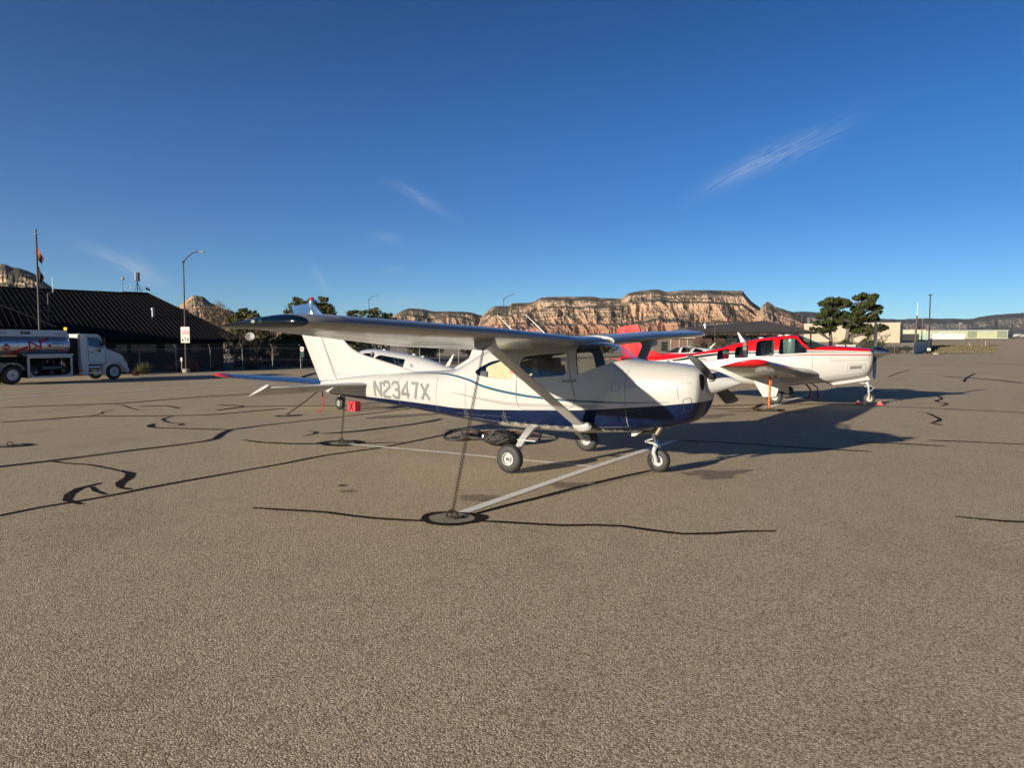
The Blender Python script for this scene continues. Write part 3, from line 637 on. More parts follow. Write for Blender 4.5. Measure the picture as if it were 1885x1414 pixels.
        m = MB(True)
        m.loft([[p + xx * (a * math.cos(2 * math.pi * k / 18) + o_) + yy * (b * math.sin(2 * math.pi * k / 18)) for k in range(18)] for p, a, b, o_ in ((A + d * .16, .078, .028, 0), (A + d * .07, .10, .05, 0), (A - d * .02, .14, .10, 0), (A - d * .05, .16, .12, 0))])
        m.build('strut_cuff', WP, st)
        m = MB(True); b0 = B_ + d * .02
        m.loft([[p + xx * (a * math.cos(2 * math.pi * k / 18) + o_) + yy * (b * math.sin(2 * math.pi * k / 18)) for k in range(18)] for p, a, b, o_ in ((b0 - d * .10, .079, .03, 0), (b0 - d * .07, .135, .055, .02), (b0 - d * .02, .145, .075, .03), (b0 + d * .03, .12, .06, .03), (b0 + d * .055, .05, .03, .03))])
        m.build('strut_foot', WP, st)
        m = MB(True); m.lathe([(.016, 0), (.022, .006), (.016, .012), (.010, .006), (.016, 0)], (.565, sd * 2.62, 1.76), (1, 0, 0), 10); m.build('tie_down_ring', STEEL(), st)
        # main gear
        m = MB(True); pts = [(-.06, .36, .585), (-.05, .55, .545), (-.035, .78, .43), (-.015, .97, .29), (0, 1.06, .215)]; rings = []
        for i, (x, s_, z) in enumerate(pts):
            h = lerp(.075, .036, i / 4); nx_, nz_ = .017 * .5, .017
            rings.append([(x + h, sd * (s_ + nx_), z + nz_), (x - h, sd * (s_ + nx_), z + nz_), (x - h, sd * (s_ - nx_), z - nz_), (x + h, sd * (s_ - nx_), z - nz_)])
        m.loft(rings); leg = m.build('landing_gear_leg', WP, root, True, 30)
        m = MB(True); m.box((.05, sd * .80, .42), (.30, .07, .018)); m.box((-.02, sd * .775, .405), (.04, .05, .05)); m.build('boarding_step', WP, leg)
        m = MB(True); m.tube([(-.06, sd * .56, .53), (-.07, sd * .8, .40), (-.04, sd * 1.0, .25), (-.02, sd * 1.08, .2)], .006, 6); m.build('brake_line', mat('dull_aluminium', (.4, .4, .38), .4, .8), leg)
        wheel(root, (0, sd * 1.185, .204), .204, .152, .092, 'main_wheel', sd)
    # belly skid plate lip near the strut is part of the hull; nose gear
    m = MB(True); m.tube([(1.60, 0, .66), (1.665, 0, .44)], .042, 14); m.build('nose_strut_housing', DARK(), root)
    m = MB(True); m.tube([(1.655, 0, .47), (1.70, 0, .33)], .026, 14); m.build('nose_strut_piston', mat('chrome', (.6, .62, .65), .08, 1.0), root)
    m = MB(True)
    for sd in (1, -1):
        m.tube([(1.69, sd * .03, .375), (1.685, sd * .085, .345), (1.67, sd * .092, .29), (1.71, sd * .092, .18), (1.712, sd * .09, .155)], [.03, .032, .03, .022, .02], 10)
    m.tube([(1.688, -.06, .368), (1.688, .06, .368)], .034, 12); m.build('nose_fork', WP, root)
    m = MB(True)
    for sd in (1, -1):
        m.tube([(1.64, sd * .035, .47), (1.51, sd * .012, .425)], [.012, .009], 8); m.tube([(1.51, sd * .012, .415), (1.68, sd * .035, .395)], [.009, .012], 8)
    m.build('torque_link', WP, root)
    wheel(root, (1.712, 0, .1665), .1665, .125, .075, 'nose_wheel', 1)
    m = MB(True); m.prism([(1.36, .585), (1.62, .64), (1.60, .62), (1.42, .505), (1.36, .495)], lambda u, v, d: (u, d, v), .13, .145); m.prism([(1.36, .585), (1.62, .64), (1.60, .62), (1.42, .505), (1.36, .495)], lambda u, v, d: (u, d, v), -.145, -.13); m.build('cowl_flap', WP, root, False)
    m = MB(True); m.tube([(1.36, 0, .50), (1.75, .06, .635)], [.03, .05], 8, squash=2.2); m.build('nose_gear_fairing', DARK(), root)
    m = MB(True); m.lathe([(.045, 0), (.045, .16), (.038, .16), (.038, .02)], (1.84, .20, .69), (-.45, .25, -.85), 16, cap=(False, True)); m.build('exhaust_pipe', mat('burnt_steel', (.2, .17, .14), .5, .8, var=.3), root)
    # spinner and propeller
    hub = (2.44, 0, 1.29)
    m = MB(True); m.lathe([(.001, .385), (.012, .38), (.034, .335), (.080, .235), (.122, .13), (.154, .045), (.165, -.005), (.166, -.03), (.15, -.032), (.001, -.03)], hub, (1, 0, -.01), 32); m.build('spinner', WP, root, True, 50)
    m = MB(True); m.lathe([(.168, 0), (.168, .014), (.10, .014)], (2.40, 0, 1.29), (1, 0, -.01), 32); m.build('spinner_backplate', DARK(), root)
    bd = mat('propeller_grey', (.016, .020, .028), .45); bs = mat('propeller_stripe', (.16, .18, .2), .45)
    a0 = math.atan2(.345, .90)
    for a in (a0, a0 + math.pi):
        pb = prop_blade((2.47, 0, 1.30), (math.cos(a), math.sin(a)), 1.0, .195, 0, pitch=(95, 110)); pb.build('propeller_blade', [bd, bs], root, True, 40)
        m = MB(True); d = Vector((0, math.cos(a), math.sin(a))); m.lathe([(.058, .10), (.062, .15), (.05, .156), (.046, .12)], Vector((2.47, 0, 1.30)), d, 18); m.build('blade_cuff', DARK(), root)
    # air intakes and landing light
    m = MB(True)
    for sd in (1, -1):
        rings = []
        for q in (1.0, .8, .6, .4, .2, .02):
            ring = []
            for k in range(24):
                a = 2 * math.pi * k / 24; s_, z = sd * (.272 + .066 * q * math.cos(a)), 1.295 + .108 * q * math.sin(a); lo, hi = 1.9, 2.42
                for _ in range(24):
                    mid = (lo + hi) / 2
                    if H.implicit(mid, s_, z) < 1: lo = mid
                    else: hi = mid
                ring.append((lo + .005, s_, z))
            rings.append(ring)
        m = MB(True); m.loft(rings, cap=(False, True)); m.build('air_intake', mat('intake_black', (.004, .004, .004), .9), root, False, normals=False)
    m = MB(True); surf_ribbon(m, H, roundpoly([(2.20, 1.07), (2.30, 1.10), (2.30, .93), (2.20, .90)], .02), .006, 1, closed=True); m.build('oil_door', mat('door_gap_dark', (.03, .03, .035), .7), root, False, normals=False)
    # tail
    fin_pts = [(-2.66, 1.318), (-4.05, 1.625), (-4.291, 1.744), (-4.905, 2.303), (-5.20, 2.545), (-5.285, 2.58), (-5.31, 2.53), (-4.60, 1.13), (-4.3, 1.12), (-2.7, 1.28)]
    def fin_mesh(poly, hinge, th0, th1, name, m_, par):
        bm_ = MB(True)
        n = len(poly); c = Vector((sum(p[0] for p in poly) / n, sum(p[1] for p in poly) / n))
        for sd in (1, -1):
            vs = [(x, sd * .006, z) for x, z in poly] + [(c.x + (x - c.x) * .72, sd * th(x, z, th0, th1), c.y + (z - c.y) * .72) for x, z in poly]
            fs = [(i, (i + 1) % n, n + (i + 1) % n, n + i) for i in range(n)] + [tuple(range(n, 2 * n))]
            bm_.add(vs, fs)
        return bm_.build(name, m_, par, True, 60, normals=True)
    def th(x, z, a, b): return lerp(a, b, max(0, min(1, (z - 1.2) / 1.3)))
    FT = NT('fin_paint'); fs = FT.n('ShaderNodeSeparateXYZ'); FT.l(FT.tc.outputs['Object'], fs.inputs[0])
    FT.set(color=FT.mix(FT.math('GREATER_THAN', fs.outputs[2], 2.16), (.515, .51, .485), FT.ramp(FT.noise(3, 4), [(.3, (.03, .085, .21)), (.7, (.05, .12, .27))])), rough=.27, coat=.35, crough=.06); FT.bump(FT.noise(4, 3, .5, stretch=(1, 1, .6), dist=.6), .05, .12)
    lx = [(1.26, -2.60), (1.318, -2.70), (1.40, -3.06), (1.50, -3.50), (1.60, -3.95), (1.66, -4.12), (1.744, -4.28), (1.9, -4.46), (2.303, -4.905), (2.50, -5.13), (2.56, -5.21), (2.585, -5.27)]
    m = MB(True); rings = []
    for z in (1.26, 1.30, 1.34, 1.40, 1.46, 1.52, 1.58, 1.64, 1.70, 1.78, 1.88, 2.0, 2.15, 2.3, 2.45, 2.53, 2.565, 2.582):
        le = float(np.interp(z, [q[0] for q in lx], [q[1] for q in lx])); te = lerp(-4.67, -5.325, (z - 1.26) / 1.32); hw_ = lerp(.058, .03, (z - 1.26) / 1.3) * (1 if z < 2.55 else .5); ring = []
        for k in range(26):
            a = 2 * math.pi * k / 26; u = (1 - math.cos(a)) / 2; yv = math.copysign(max(0, 1.9 * math.sqrt(u) * (1 - u * .62) - .25 * u), math.sin(a)) if 0 < u < 1 else 0
            ring.append((le + (te - le) * u, hw_ * yv * (0 if k == 0 else 1), z))
        rings.append(ring)
    m.loft(rings); fin = m.build('vertical_fin', FT.m, root, True, 60)
    fin_mesh([(-4.623, 1.125), (-5.325, 2.53), (-5.30, 2.575), (-5.84, 2.515), (-5.48, 1.831), (-5.075, 1.09)], None, .035, .022, 'rudder', FT.m, root)
    m = MB(True); m.lathe([(.001, -.16), (.03, -.16), (.062, -.07), (.058, .0), (.052, .03), (.046, .03)], (-5.262, 0, 2.59), (0, 0, 1), 16); bc = m.build('beacon_mount', paint('fin_cap_blue', (.12, .22, .36), .25, 0), root)
    m = MB(True); m.lathe([(.044, .03), (.044, .07), (.03, .085), (.001, .088)], (-5.262, 0, 2.59), (0, 0, 1), 16); m.build('beacon_lens', mat('red_lens', (.4, .01, .01), .08, coat=1), bc)
    m = MB(True)
    for sd in (1, -1):
        for k in range(40):
            f = k / 39; x, z = lerp(-4.64, -5.29, f), lerp(1.19, 2.5, f); m.add([(x - .004, sd * .05, z), (x + .004, sd * .05, z), (x + .004, sd * .05, z + .03), (x - .004, sd * .05, z + .03)], [(0, 1, 2, 3)])
    m.tube([(-5.6, 0, 2.47), (-6.05, 0, 2.52)], .004, 5); m.build('antenna_wire', DARK(), root, normals=False)
    for sd in (1, -1):
        q = wing_mb([(sd * .08, -3.62, -4.45, 1.065, 1.05), (sd * .28, -3.70, -4.46, 1.067, 1.05), (sd * 1.50, -4.10, -4.50, 1.075, 1.06), (sd * 1.66, -4.22, -4.50, 1.075, 1.062), (sd * 1.72, -4.36, -4.5, 1.075, 1.064)], .15, .10, 0, 12)
        q.build('horizontal_stabilizer', WP, root)
        q = wing_mb([(sd * .14, -4.465, -4.86, 1.05, .895), (sd * 1.60, -4.50, -4.88, 1.065, .90), (sd * 1.70, -4.50, -4.87, 1.065, .905)], .15, .08, 0, 12); el = q.build('elevator', WP, root)
        q = wing_mb([(sd * 1.705, -4.28, -4.88, 1.125, .90), (sd * 1.775, -4.33, -4.86, 1.12, .905)], .05, .09, 0, 12); q.build('elevator_horn', WP, el)
    m = MB(True); m.lathe([(.07, 0), (.065, -.12), (.045, -.2), (.02, -.27), (.001, -.285)], (-4.90, 0, .955), (1, 0, .12), 18, cap=(True, False)); m.build('tail_cone', WP, root)
    m = MB(True); m.lathe([(.02, 0), (.026, .006), (.02, .012), (.013, .006), (.02, 0)], (-4.42, 0, .79), (0, 1, 0), 12); m.tube([(-4.42, 0, .83), (-4.42, 0, .80)], .012, 6); m.build('tail_tie_down_ring', STEEL(), root)
    # antennas
    for x in (.02, -.42):
        m = MB(True); m.tube([(x, .12 if x > 0 else .25, 1.88), (x - .42, .12 if x > 0 else .25, 2.24)], [.009, .004], 7); m.build('whip_antenna', mat('antenna_white', (.8, .8, .78), .5), root)
    m = MB(True); m.ellipsoid((-.9, -.1, 1.79), (.09, .035, .05)); m.build('gps_antenna', WP, root)
    # interior
    ST = mat('seat_cloth', (.11, .105, .1), .9)
    for sd in (1, -1):
        e = empty('front_seat', (0, 0, 0), 0, root)
        m = MB(True); m.box((.25, sd * .25, .90), (.46, .42, .16)); m.build('seat_cushion', ST, e, True, 40)
        m = MB(True); m.box((-.02, sd * .25, 1.20), (.13, .40, .52), Matrix.Rotation(-.18, 3, 'Y'), taper=.82); m.build('seat_back', ST, e, True, 40)
        m = MB(True); m.box((-.09, sd * .25, 1.515), (.09, .24, .13), taper=.85); m.build('headrest', ST, e, True, 40)
        m = MB(True); m.tube([(.92, sd * .25, 1.25), (.74, sd * .25, 1.27)], .016, 8); m.tube([(.74, sd * .37, 1.36), (.735, sd * .36, 1.27), (.735, sd * .25, 1.25), (.735, sd * .14, 1.27), (.74, sd * .13, 1.36)], .014, 8); m.build('control_yoke', DARK(), root)
    m = MB(True); m.box((-.75, 0, .93), (.45, .84, .16)); m.box((-.98, 0, 1.16), (.12, .84, .42)); m.build('rear_seat', ST, root, True, 40)
    m = MB(True); rings = []
    for x, zt_, zb_ in ((.93, 1.40, 1.0), (.98, 1.50, 1.0), (1.2, 1.53, 1.1), (1.38, 1.54, 1.2)):
        rings.append([(x, .43, zb_), (x, .42, zt_ - .10), (x, .25, zt_), (x, -.25, zt_), (x, -.42, zt_ - .10), (x, -.43, zb_)])
    m.loft(rings); m.build('instrument_panel', mat('panel_black', (.02, .022, .024), .7), root, True, 30)
    SH = mat('sunshade_fabric', (.62, .55, .36), .8, var=.15, scale=8, bump=.6, bscale=9)
    for sd in (1, -1):
        m = MB(True); n = 14; vs = []
        for i in range(n + 1):
            for j in range(5):
                f, h = i / n, j / 4; x = lerp(-.95, -.40, f); zt_ = lerp(1.42, 1.60, f ** .7); z = lerp(1.24, zt_, h); vs.append((x, sd * (H.side(x, min(z, 1.58)) - .05 - .012 * math.sin(f * 11 + h * 4)), z))
        m.add(vs, [(i * 5 + j, i * 5 + j + 1, (i + 1) * 5 + j + 1, (i + 1) * 5 + j) for i in range(n) for j in range(4)]); sh = m.build('sunshade', SH, root, True, 0, normals=False)
        m = MB(True); c_ = [(-.47, 1.42), (-.43, 1.44), (-.40, 1.40), (-.405, 1.35), (-.45, 1.36), (-.49, 1.40)]; m.add([(x, sd * (H.side(x, z) - .028), z) for x, z in c_], [tuple(range(6))]); m.build('shade_tag', mat('pink_tag', (.75, .12, .14), .6), sh, False, normals=False)
    return root, H
plane1, HULL1 = build_high_wing()
def pw(x, s, z): return plane1.matrix_basis @ Vector((x, -s, z))

# tie-down chains and anchors
def chain(pts, strands, mats, name, label, link_l=.036, wire=.0024, sag=.0):
    m = MB(); A, B = Vector(pts[0]), Vector(pts[1]); d = (B - A); L = d.length; d.normalize()
    side = d.cross(Vector((0, 0, 1))).normalized()
    for k in range(strands):
        o0 = side * ((k - (strands - 1) / 2) * .010); o1 = side * ((k - (strands - 1) / 2) * .022)
        n = int(L / (link_l * .78))
        for i in range(n):
            f = (i + .5) / n; p = A + (B - A) * f + (o0 + (o1 - o0) * math.sin(f * math.pi)) + Vector((0, 0, -sag * math.sin(math.pi * f) * (1 + .3 * k)))
            u = side if (i + k) % 2 else side.cross(d).normalized(); rings = []
            N = 10
            for a in range(N):
                t = 2 * math.pi * a / N; c_ = p + d * (math.cos(t) * link_l / 2) + u * (math.sin(t) * link_l * .3); rad = (d * math.cos(t) * .6 + u * math.sin(t)).normalized(); w = d.cross(u)
                rings.append([c_ + rad * (wire * math.cos(b)) + w * (wire * math.sin(b)) for b in (0, 1.26, 2.51, 3.77, 5.03)])
            rings.append(rings[0]); m.loft(rings, cap=(False, False))
    o = m.build(name, mats, None, True, 60, normals=False); tag(o, label, 'chain', 'tie-down chains'); return o
a1 = Vector((-.62, 7.24, .03)); a2 = Vector((-3.07, 12.72, .03))
chain([pw(.565, 2.62, 1.745), a1], 2, RUST(), 'tie_down_chain', 'long rusty chain hanging from the near wing strut of the blue bellied plane')
chain([pw(-4.42, 0, .775), a2], 2, RUST(), 'tie_down_chain', 'short rusty chain hanging from the tail of the blue bellied plane')
ANC = []
for i, (x, y) in enumerate(RINGS):
    z = gz(x, y); e = empty('tie_down_anchor', (x, y, z)); lab = ['concrete tie-down anchor nearest the camera, at the foot of the long chain', 'tie-down anchor below the tail of the blue bellied plane', 'tie-down anchor at the end of the dark red rope', 'tie-down anchor alone at the left edge of the ramp', 'tie-down anchor at the foot of the orange strap'][i]
    tag(e, lab, 'anchor', 'tie-down anchors')
    m = MB(); n = 20; m.add([(.24 * math.cos(6.283 * k / n) * (1 + .05 * math.sin(5 * k)), .22 * math.sin(6.283 * k / n), .008) for k in range(n)], [tuple(range(n))]); m.build('concrete_pad', mat('old_concrete', (.27, .23, .18), .9, var=.25, scale=14), e, False, normals=False)
    m = MB(); rings = []
    for k in range(11):
        a = math.pi * k / 10; c_ = Vector((.06 * math.cos(a), .012, .085 * math.sin(a))); rr = Vector((math.cos(a), 0, math.sin(a))); rings.append([c_ + rr * (.011 * math.cos(b)) + Vector((0, 1, 0)) * (.011 * math.sin(b)) for b in (0, 1.05, 2.09, 3.14, 4.19, 5.24)])
    m.loft(rings); m.tube([(-.05, -.02, .02), (.03, -.06, .015), (.1, -.03, .015), (.12, .03, .012)], .013, 6); m.build('ring', RUST(), e)

# ------------------------------------------------------------------ low wing aircraft
def livery_red():
    t = NT('red_over_white_livery'); sep = t.n('ShaderNodeSeparateXYZ'); t.l(t.tc.outputs['Object'], sep.inputs[0]); X, Z = sep.outputs[0], sep.outputs[2]
    xr, zr = (-5.6, 3.0), (.8, 2.2)
    white = t.ramp(t.noise(1.3, 4, .6), [(.25, (.485, .48, .455)), (.75, (.515, .51, .48))]); red = t.ramp(t.noise(2, 4), [(.3, (.60, .008, .014)), (.7, (.68, .012, .02))])
    zt = t.curve(X, [(-5.6, 1.0), (-4.1, 1.19), (-3.26, 1.30), (-2.4, 1.445), (-1.7, 1.522), (-.55, 1.56), (.78, 1.592), (1.6, 1.585), (2.5, 1.562), (3, 1.55)], xr, zr)
    c = t.mix(t.math('GREATER_THAN', Z, zt), white, red)
    d = t.math('SUBTRACT', zt, Z)
    wd = t.curve(X, [(-5.6, .08), (-2.5, .098), (-1.9, .09), (-.5, .076), (.6, .06), (2.2, .036), (3, .034)], xr, (0, .2))
    blk = t.math('MULTIPLY', t.math('MULTIPLY', t.math('GREATER_THAN', d, .033), t.math('LESS_THAN', d, wd)), t.math('GREATER_THAN', t.math('ADD', X, t.math('MULTIPLY', Z, .9)), -2.25))
    c = t.mix(blk, c, (.006, .006, .007))
    sl = t.math('ADD', X, t.math('MULTIPLY', Z, .9)); sl2 = t.math('MULTIPLY', t.math('MULTIPLY', t.math('GREATER_THAN', sl, -2.47), t.math('LESS_THAN', sl, -2.36)), t.math('MULTIPLY', t.math('GREATER_THAN', d, .033), t.math('LESS_THAN', d, .10)))
    c = t.mix(sl2, c, (.006, .006, .007))
    zr_ = t.curve(X, [(-5.6, .9), (-2.9, 1.137), (-1.87, 1.279), (-.55, 1.377), (.98, 1.456), (2.5, 1.46), (3, 1.46)], xr, zr)
    c = t.mix(t.math('MULTIPLY', t.math('LESS_THAN', t.math('ABSOLUTE', t.math('SUBTRACT', Z, zr_)), .0135), t.math('GREATER_THAN', X, -3.2)), c, (.45, .012, .02))
    t.set(color=c, rough=.24, coat=.4, crough=.04); t.bump(t.noise(2.8, 2, .5), .03, .12); return t.m
def livery_two(name, low, high, zcut):
    t = NT(name); sep = t.n('ShaderNodeSeparateXYZ'); t.l(t.tc.outputs['Object'], sep.inputs[0])
    t.set(color=t.mix(t.math('GREATER_THAN', sep.outputs[2], zcut), low, high), rough=.25, coat=.4, crough=.05); return t.m
def build_low_wing(cfg):
    x, y = cfg['pos']; root = empty('light_aircraft', (x, y, gz(x, y)), R(cfg['yaw'])); tag(root, cfg['label'], 'airplane')
    H = Hull(cfg['hull']); LIV = cfg['livery']; WM = cfg.get('wing_mat') or WINGP(); sc = cfg.get('N', 48)
    me = H.mesh('fuselage', step=.14, N=sc); wins = cfg['windows']; lin = None
    if cfg.get('open', True):
        lin = H.mesh('lining', .03, cfg['lin'][0], cfg['lin'][1], .14, sc)
        for nm, poly, both in wins:
            me = boolean(me, cutter(poly, -2, 2), 'DIFFERENCE'); lin = boolean(lin, cutter(poly, -2, 2), 'DIFFERENCE')
        hollow(me, H, .72); hollow(lin, H, .4); lin.materials.clear(); lin.materials.append(LINING()); link(lin, 'cabin_lining', root, True, 32)
    me.materials.clear(); me.materials.append(LIV); link(me, 'fuselage', root, True, 32)
    G = glass('aircraft_glass', cfg.get('tint', (.42, .52, .5)), .015) if cfg.get('open', True) else mat('dark_glazing', (.012, .016, .018), .06, coat=.5)
    for nm, poly, both in wins:
        if not cfg.get('open', True):
            m = MB(True)
            for sd in (1, -1):
                n = len(poly); m2 = MB(True); m2.add([(u, sd * H.side(u, v, .006), v) for u, v in poly], [tuple(range(n))]); m2.build(nm, G, root, False, normals=False)
        elif both: pane(H, poly, -2, 2, nm, G, root)
        else:
            for sd in (1, -1): pane(H, poly, *((.12, 2) if sd > 0 else (-2, -.12)), nm, G, root)
    # wings
    secs = cfg['wing']
    for sd in (1, -1):
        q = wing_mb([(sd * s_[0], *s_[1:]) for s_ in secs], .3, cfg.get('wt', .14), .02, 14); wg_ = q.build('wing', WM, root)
        s1, le, te, zl, ze = secs[-1]; rings = []
        m = MB(True)
        for f, k in ((.002, 1), (.09, .95), (.16, .8), (.21, .5), (.225, .12)):
            cx = te * .45 + le * .55; rings.append([(cx + (px - cx) * (k if k < 1 else 1) * (1 - f * .3), py, zl + .01 + (pz - zl - .01) * k + f * .12) for px, py, pz in wing_ring(sd * (s1 + f), le, te, zl, ze, cfg.get('wt', .14), .02, 1, 14)])
        m.loft(rings); tip = m.build('wing_tip', cfg['tip_mat'], wg_)
        if cfg.get('stripes'):
            m = MB(True)
            for ss, w_, in ((s1 - .03, .05), (s1 - .13, .04)):
                a = wing_ring(sd * ss, *[lerp(secs[-2][j], secs[-1][j], (ss - secs[-2][0]) / (s1 - secs[-2][0])) for j in range(1, 5)], cfg.get('wt', .14) * 1.03, .02, 1, 14); b = wing_ring(sd * (ss + w_), *[lerp(secs[-2][j], secs[-1][j], (ss + w_ - secs[-2][0]) / (s1 - secs[-2][0])) for j in range(1, 5)], cfg.get('wt', .14) * 1.03, .02, 1, 14)
                n = len(a); m.add(a + b, [(i, i + 1, n + i + 1, n + i) for i in range(n - 1)], 0 if ss > s1 - .1 else 1)
            m.build('tip_stripes', [mat('stripe_black', (.008, .008, .008), .3), REDP()], tip, False, normals=False)
            m = MB(True); m.ellipsoid((le * .7 + te * .3, sd * (s1 + .19), zl + .03), (.10, .022, .03)); m.build('navigation_light', mat('pale_lens', (.45, .45, .45), .1, coat=1), tip)
        m = MB(True)
        for ss in cfg.get('wing_seams', (1.6, 3.0)):
            for k in range(len(secs) - 1):
                if secs[k][0] <= ss <= secs[k + 1][0]:
                    f = (ss - secs[k][0]) / (secs[k + 1][0] - secs[k][0]); p = [lerp(secs[k][j], secs[k + 1][j], f) for j in range(1, 5)]
                    a = wing_ring(sd * ss, *p, cfg.get('wt', .14) * 1.02, .02, 1, 14); b = wing_ring(sd * (ss + .012), *p, cfg.get('wt', .14) * 1.02, .02, 1, 14); n = len(a); m.add(a + b, [(i, i + 1, n + i + 1, n + i) for i in range(n - 1)])
        if m.v: m.build('wing_seams', mat('sunlit_seam', (.5, .5, .48), .5), wg_, False, normals=False)  # pale seam colour imitates sunlight caught on the skin edges
    # fin, rudder, tailplane
    def flat(poly, th_, name, mm, par):
        m = MB(True); n = len(poly); c = (sum(p[0] for p in poly) / n, sum(p[1] for p in poly) / n)
        for sd in (1, -1):
            m.add([(u, sd * .006, v) for u, v in poly] + [(c[0] + (u - c[0]) * .7, sd * th_, c[1] + (v - c[1]) * .7) for u, v in poly], [(i, (i + 1) % n, n + (i + 1) % n, n + i) for i in range(n)] + [tuple(range(n, 2 * n))])
        return m.build(name, mm, par, True, 60)
    FM = cfg.get('fin_mat') or LIV
    f_ = flat(cfg['fin'], .05, 'vertical_fin', FM, root); flat(cfg['rudder'], .035, 'rudder', FM, root)
    for sd in (1, -1):
        for nm, key in (('horizontal_stabilizer', 'stab'), ('elevator', 'elev')):
            wing_mb([(sd * s_[0], *s_[1:]) for s_ in cfg[key]], .3, .09, 0, 10).build(nm, cfg.get('stab_mat') or WM, root)
    # propeller
    hx, hz = cfg['hub']; sl = cfg.get('spinner', .42); sr = cfg.get('sr', .17)
    m = MB(True); m.lathe([(.001, sl), (.02 * sr / .17, sl * .98), (sr * .45, sl * .72), (sr * .8, sl * .35), (sr, 0), (sr, -.05), (.001, -.05)], (hx, 0, hz), (1, 0, 0), 28); m.build('spinner', cfg.get('spin_mat') or WHITE(), root, True, 50)
    for a in cfg['blades']:
        prop_blade((hx - .02, 0, hz), (math.cos(R(a)), math.sin(R(a))), cfg.get('prad', .95), .15, 0, pitch=cfg.get('pitch', (112, 150)), r0=.1).build('propeller_blade', [cfg.get('blade_mat') or mat('propeller_grey', (.016, .020, .028), .45)] * 2, root, True, 40)
    m = MB(True)
    for sd in (1, -1):
        m.add([(hx - .075, sd * (.26 + .09 * math.cos(k * .4488)), hz + .0 + .075 * math.sin(k * .4488)) for k in range(14)] + [(hx - .30, sd * (.26 + .09 * math.cos(k * .4488)), hz + .075 * math.sin(k * .4488)) for k in range(14)], [(k, (k + 1) % 14, 14 + (k + 1) % 14, 14 + k) for k in range(14)] + [tuple(range(14))])
    m.build('air_intake', mat('intake_black', (.004, .004, .004), .9), root, False)
    # gear
    for sd in (1, -1):
        gx_, gs, gr = cfg['main']; wheel(root, (gx_, sd * gs, gr), gr, gr * .72, gr * .42, 'main_wheel', sd, None, 28)
        m = MB(True); m.tube([(gx_ - .02, sd * (gs - .14), gr), (gx_, sd * (gs - .13), gr + .15), (gx_, sd * (gs - .08), .80)], [.025, .03, .045], 10); m.build('landing_gear_leg', WHITE(), root)
        if cfg.get('doors'):
            d = [(-.60, .72), (.155, .75), (.09, .36), (.045, .235), (-.315, .22), (-.52, .56)]; m = MB(True); m.prism(d, lambda u, v, q: (u, q, v), sd * (gs - .20), sd * (gs - .185)) if sd < 0 else m.prism(d, lambda u, v, q: (u, q, v), gs + .115, gs + .13)
            m.build('gear_door', WHITE(), root, False)
    nx_, nr = cfg['nose']; wheel(root, (nx_, 0, nr), nr, nr * .72, nr * .48, 'nose_wheel', 1, None, 28)
    m = MB(True); m.tube([(nx_ - .10, 0, .80), (nx_ - .03, 0, nr * 2 + .18)], [.05, .045], 10); m.tube([(nx_ - .03, 0, nr * 2 + .2), (nx_ - .02, 0, nr * 2 + .06)], .028, 10)
    for sd in (1, -1): m.tube([(nx_ - .02, sd * .02, nr * 2 + .07), (nx_ - .01, sd * .095, nr * 1.9), (nx_, sd * .1, nr)], [.03, .026, .02], 8)
    m.tube([(nx_ - .05, 0, nr * 2 + .26), (nx_ + .12, 0, nr * 2 + .16), (nx_ + .02, 0, nr * 2 + .05)], .013, 6); m.tube([(nx_ - .06, 0, nr * 2 + .28), (nx_ - .28, 0, nr * 2 + .30)], .02, 6); m.tube([(nx_ - .12, -.1, nr * 2 + .2), (nx_ - .12, .1, nr * 2 + .2)], .018, 6)
    m.build('nose_gear_leg', WHITE(), root)
    for a in cfg.get('antennas', []):
        m = MB(True); (xa, za), (xb, zb_), w0 = a; m.loft([[(xa - w0, .012, za), (xa + w0 * .5, .012, za), (xa + w0 * .5, -.012, za), (xa - w0, -.012, za)], [(xb - w0 * .25, .004, zb_), (xb + w0 * .2, .004, zb_), (xb + w0 * .2, -.004, zb_), (xb - w0 * .25, -.004, zb_)]]); m.build('blade_antenna', WHITE(), root, False)
    for xa, ya in cfg.get('bumps', []):
        m = MB(True); m.ellipsoid((xa, ya, H.top(xa) + .005), (.09, .05, .035)); m.build('roof_antenna', WHITE(), root)
    ST = mat('seat_leather', (.16, .14, .12), .6)
    for i, (xa, sd) in enumerate([(q, w_) for q in cfg.get('seats', []) for w_ in (1, -1)]):
        m = MB(True); m.box((xa, sd * .26, cfg['hull_belt'] - .02), (.14, .42, .62), Matrix.Rotation(-.15, 3, 'Y'), taper=.85); m.box((xa - .05, sd * .26, cfg['hull_belt'] + .37), (.09, .24, .16)); m.build('seat', ST, root, True, 40)
    if cfg.get('dash'):
        m = MB(True); m.box((cfg['dash'][0], 0, cfg['dash'][1]), (.5, .9, .3), taper=.9); m.build('instrument_panel', mat('panel_black', (.02, .022, .024), .7), root, True, 30)
    m = MB(True)
    for pts in cfg.get('seams', []):
        for sd in (1, -1): surf_ribbon(m, H, pts, .008, sd)
    if m.v: m.build('panel_seams', mat('panel_gap', (.2, .2, .19), .7), root, False, normals=False)
    return root, H

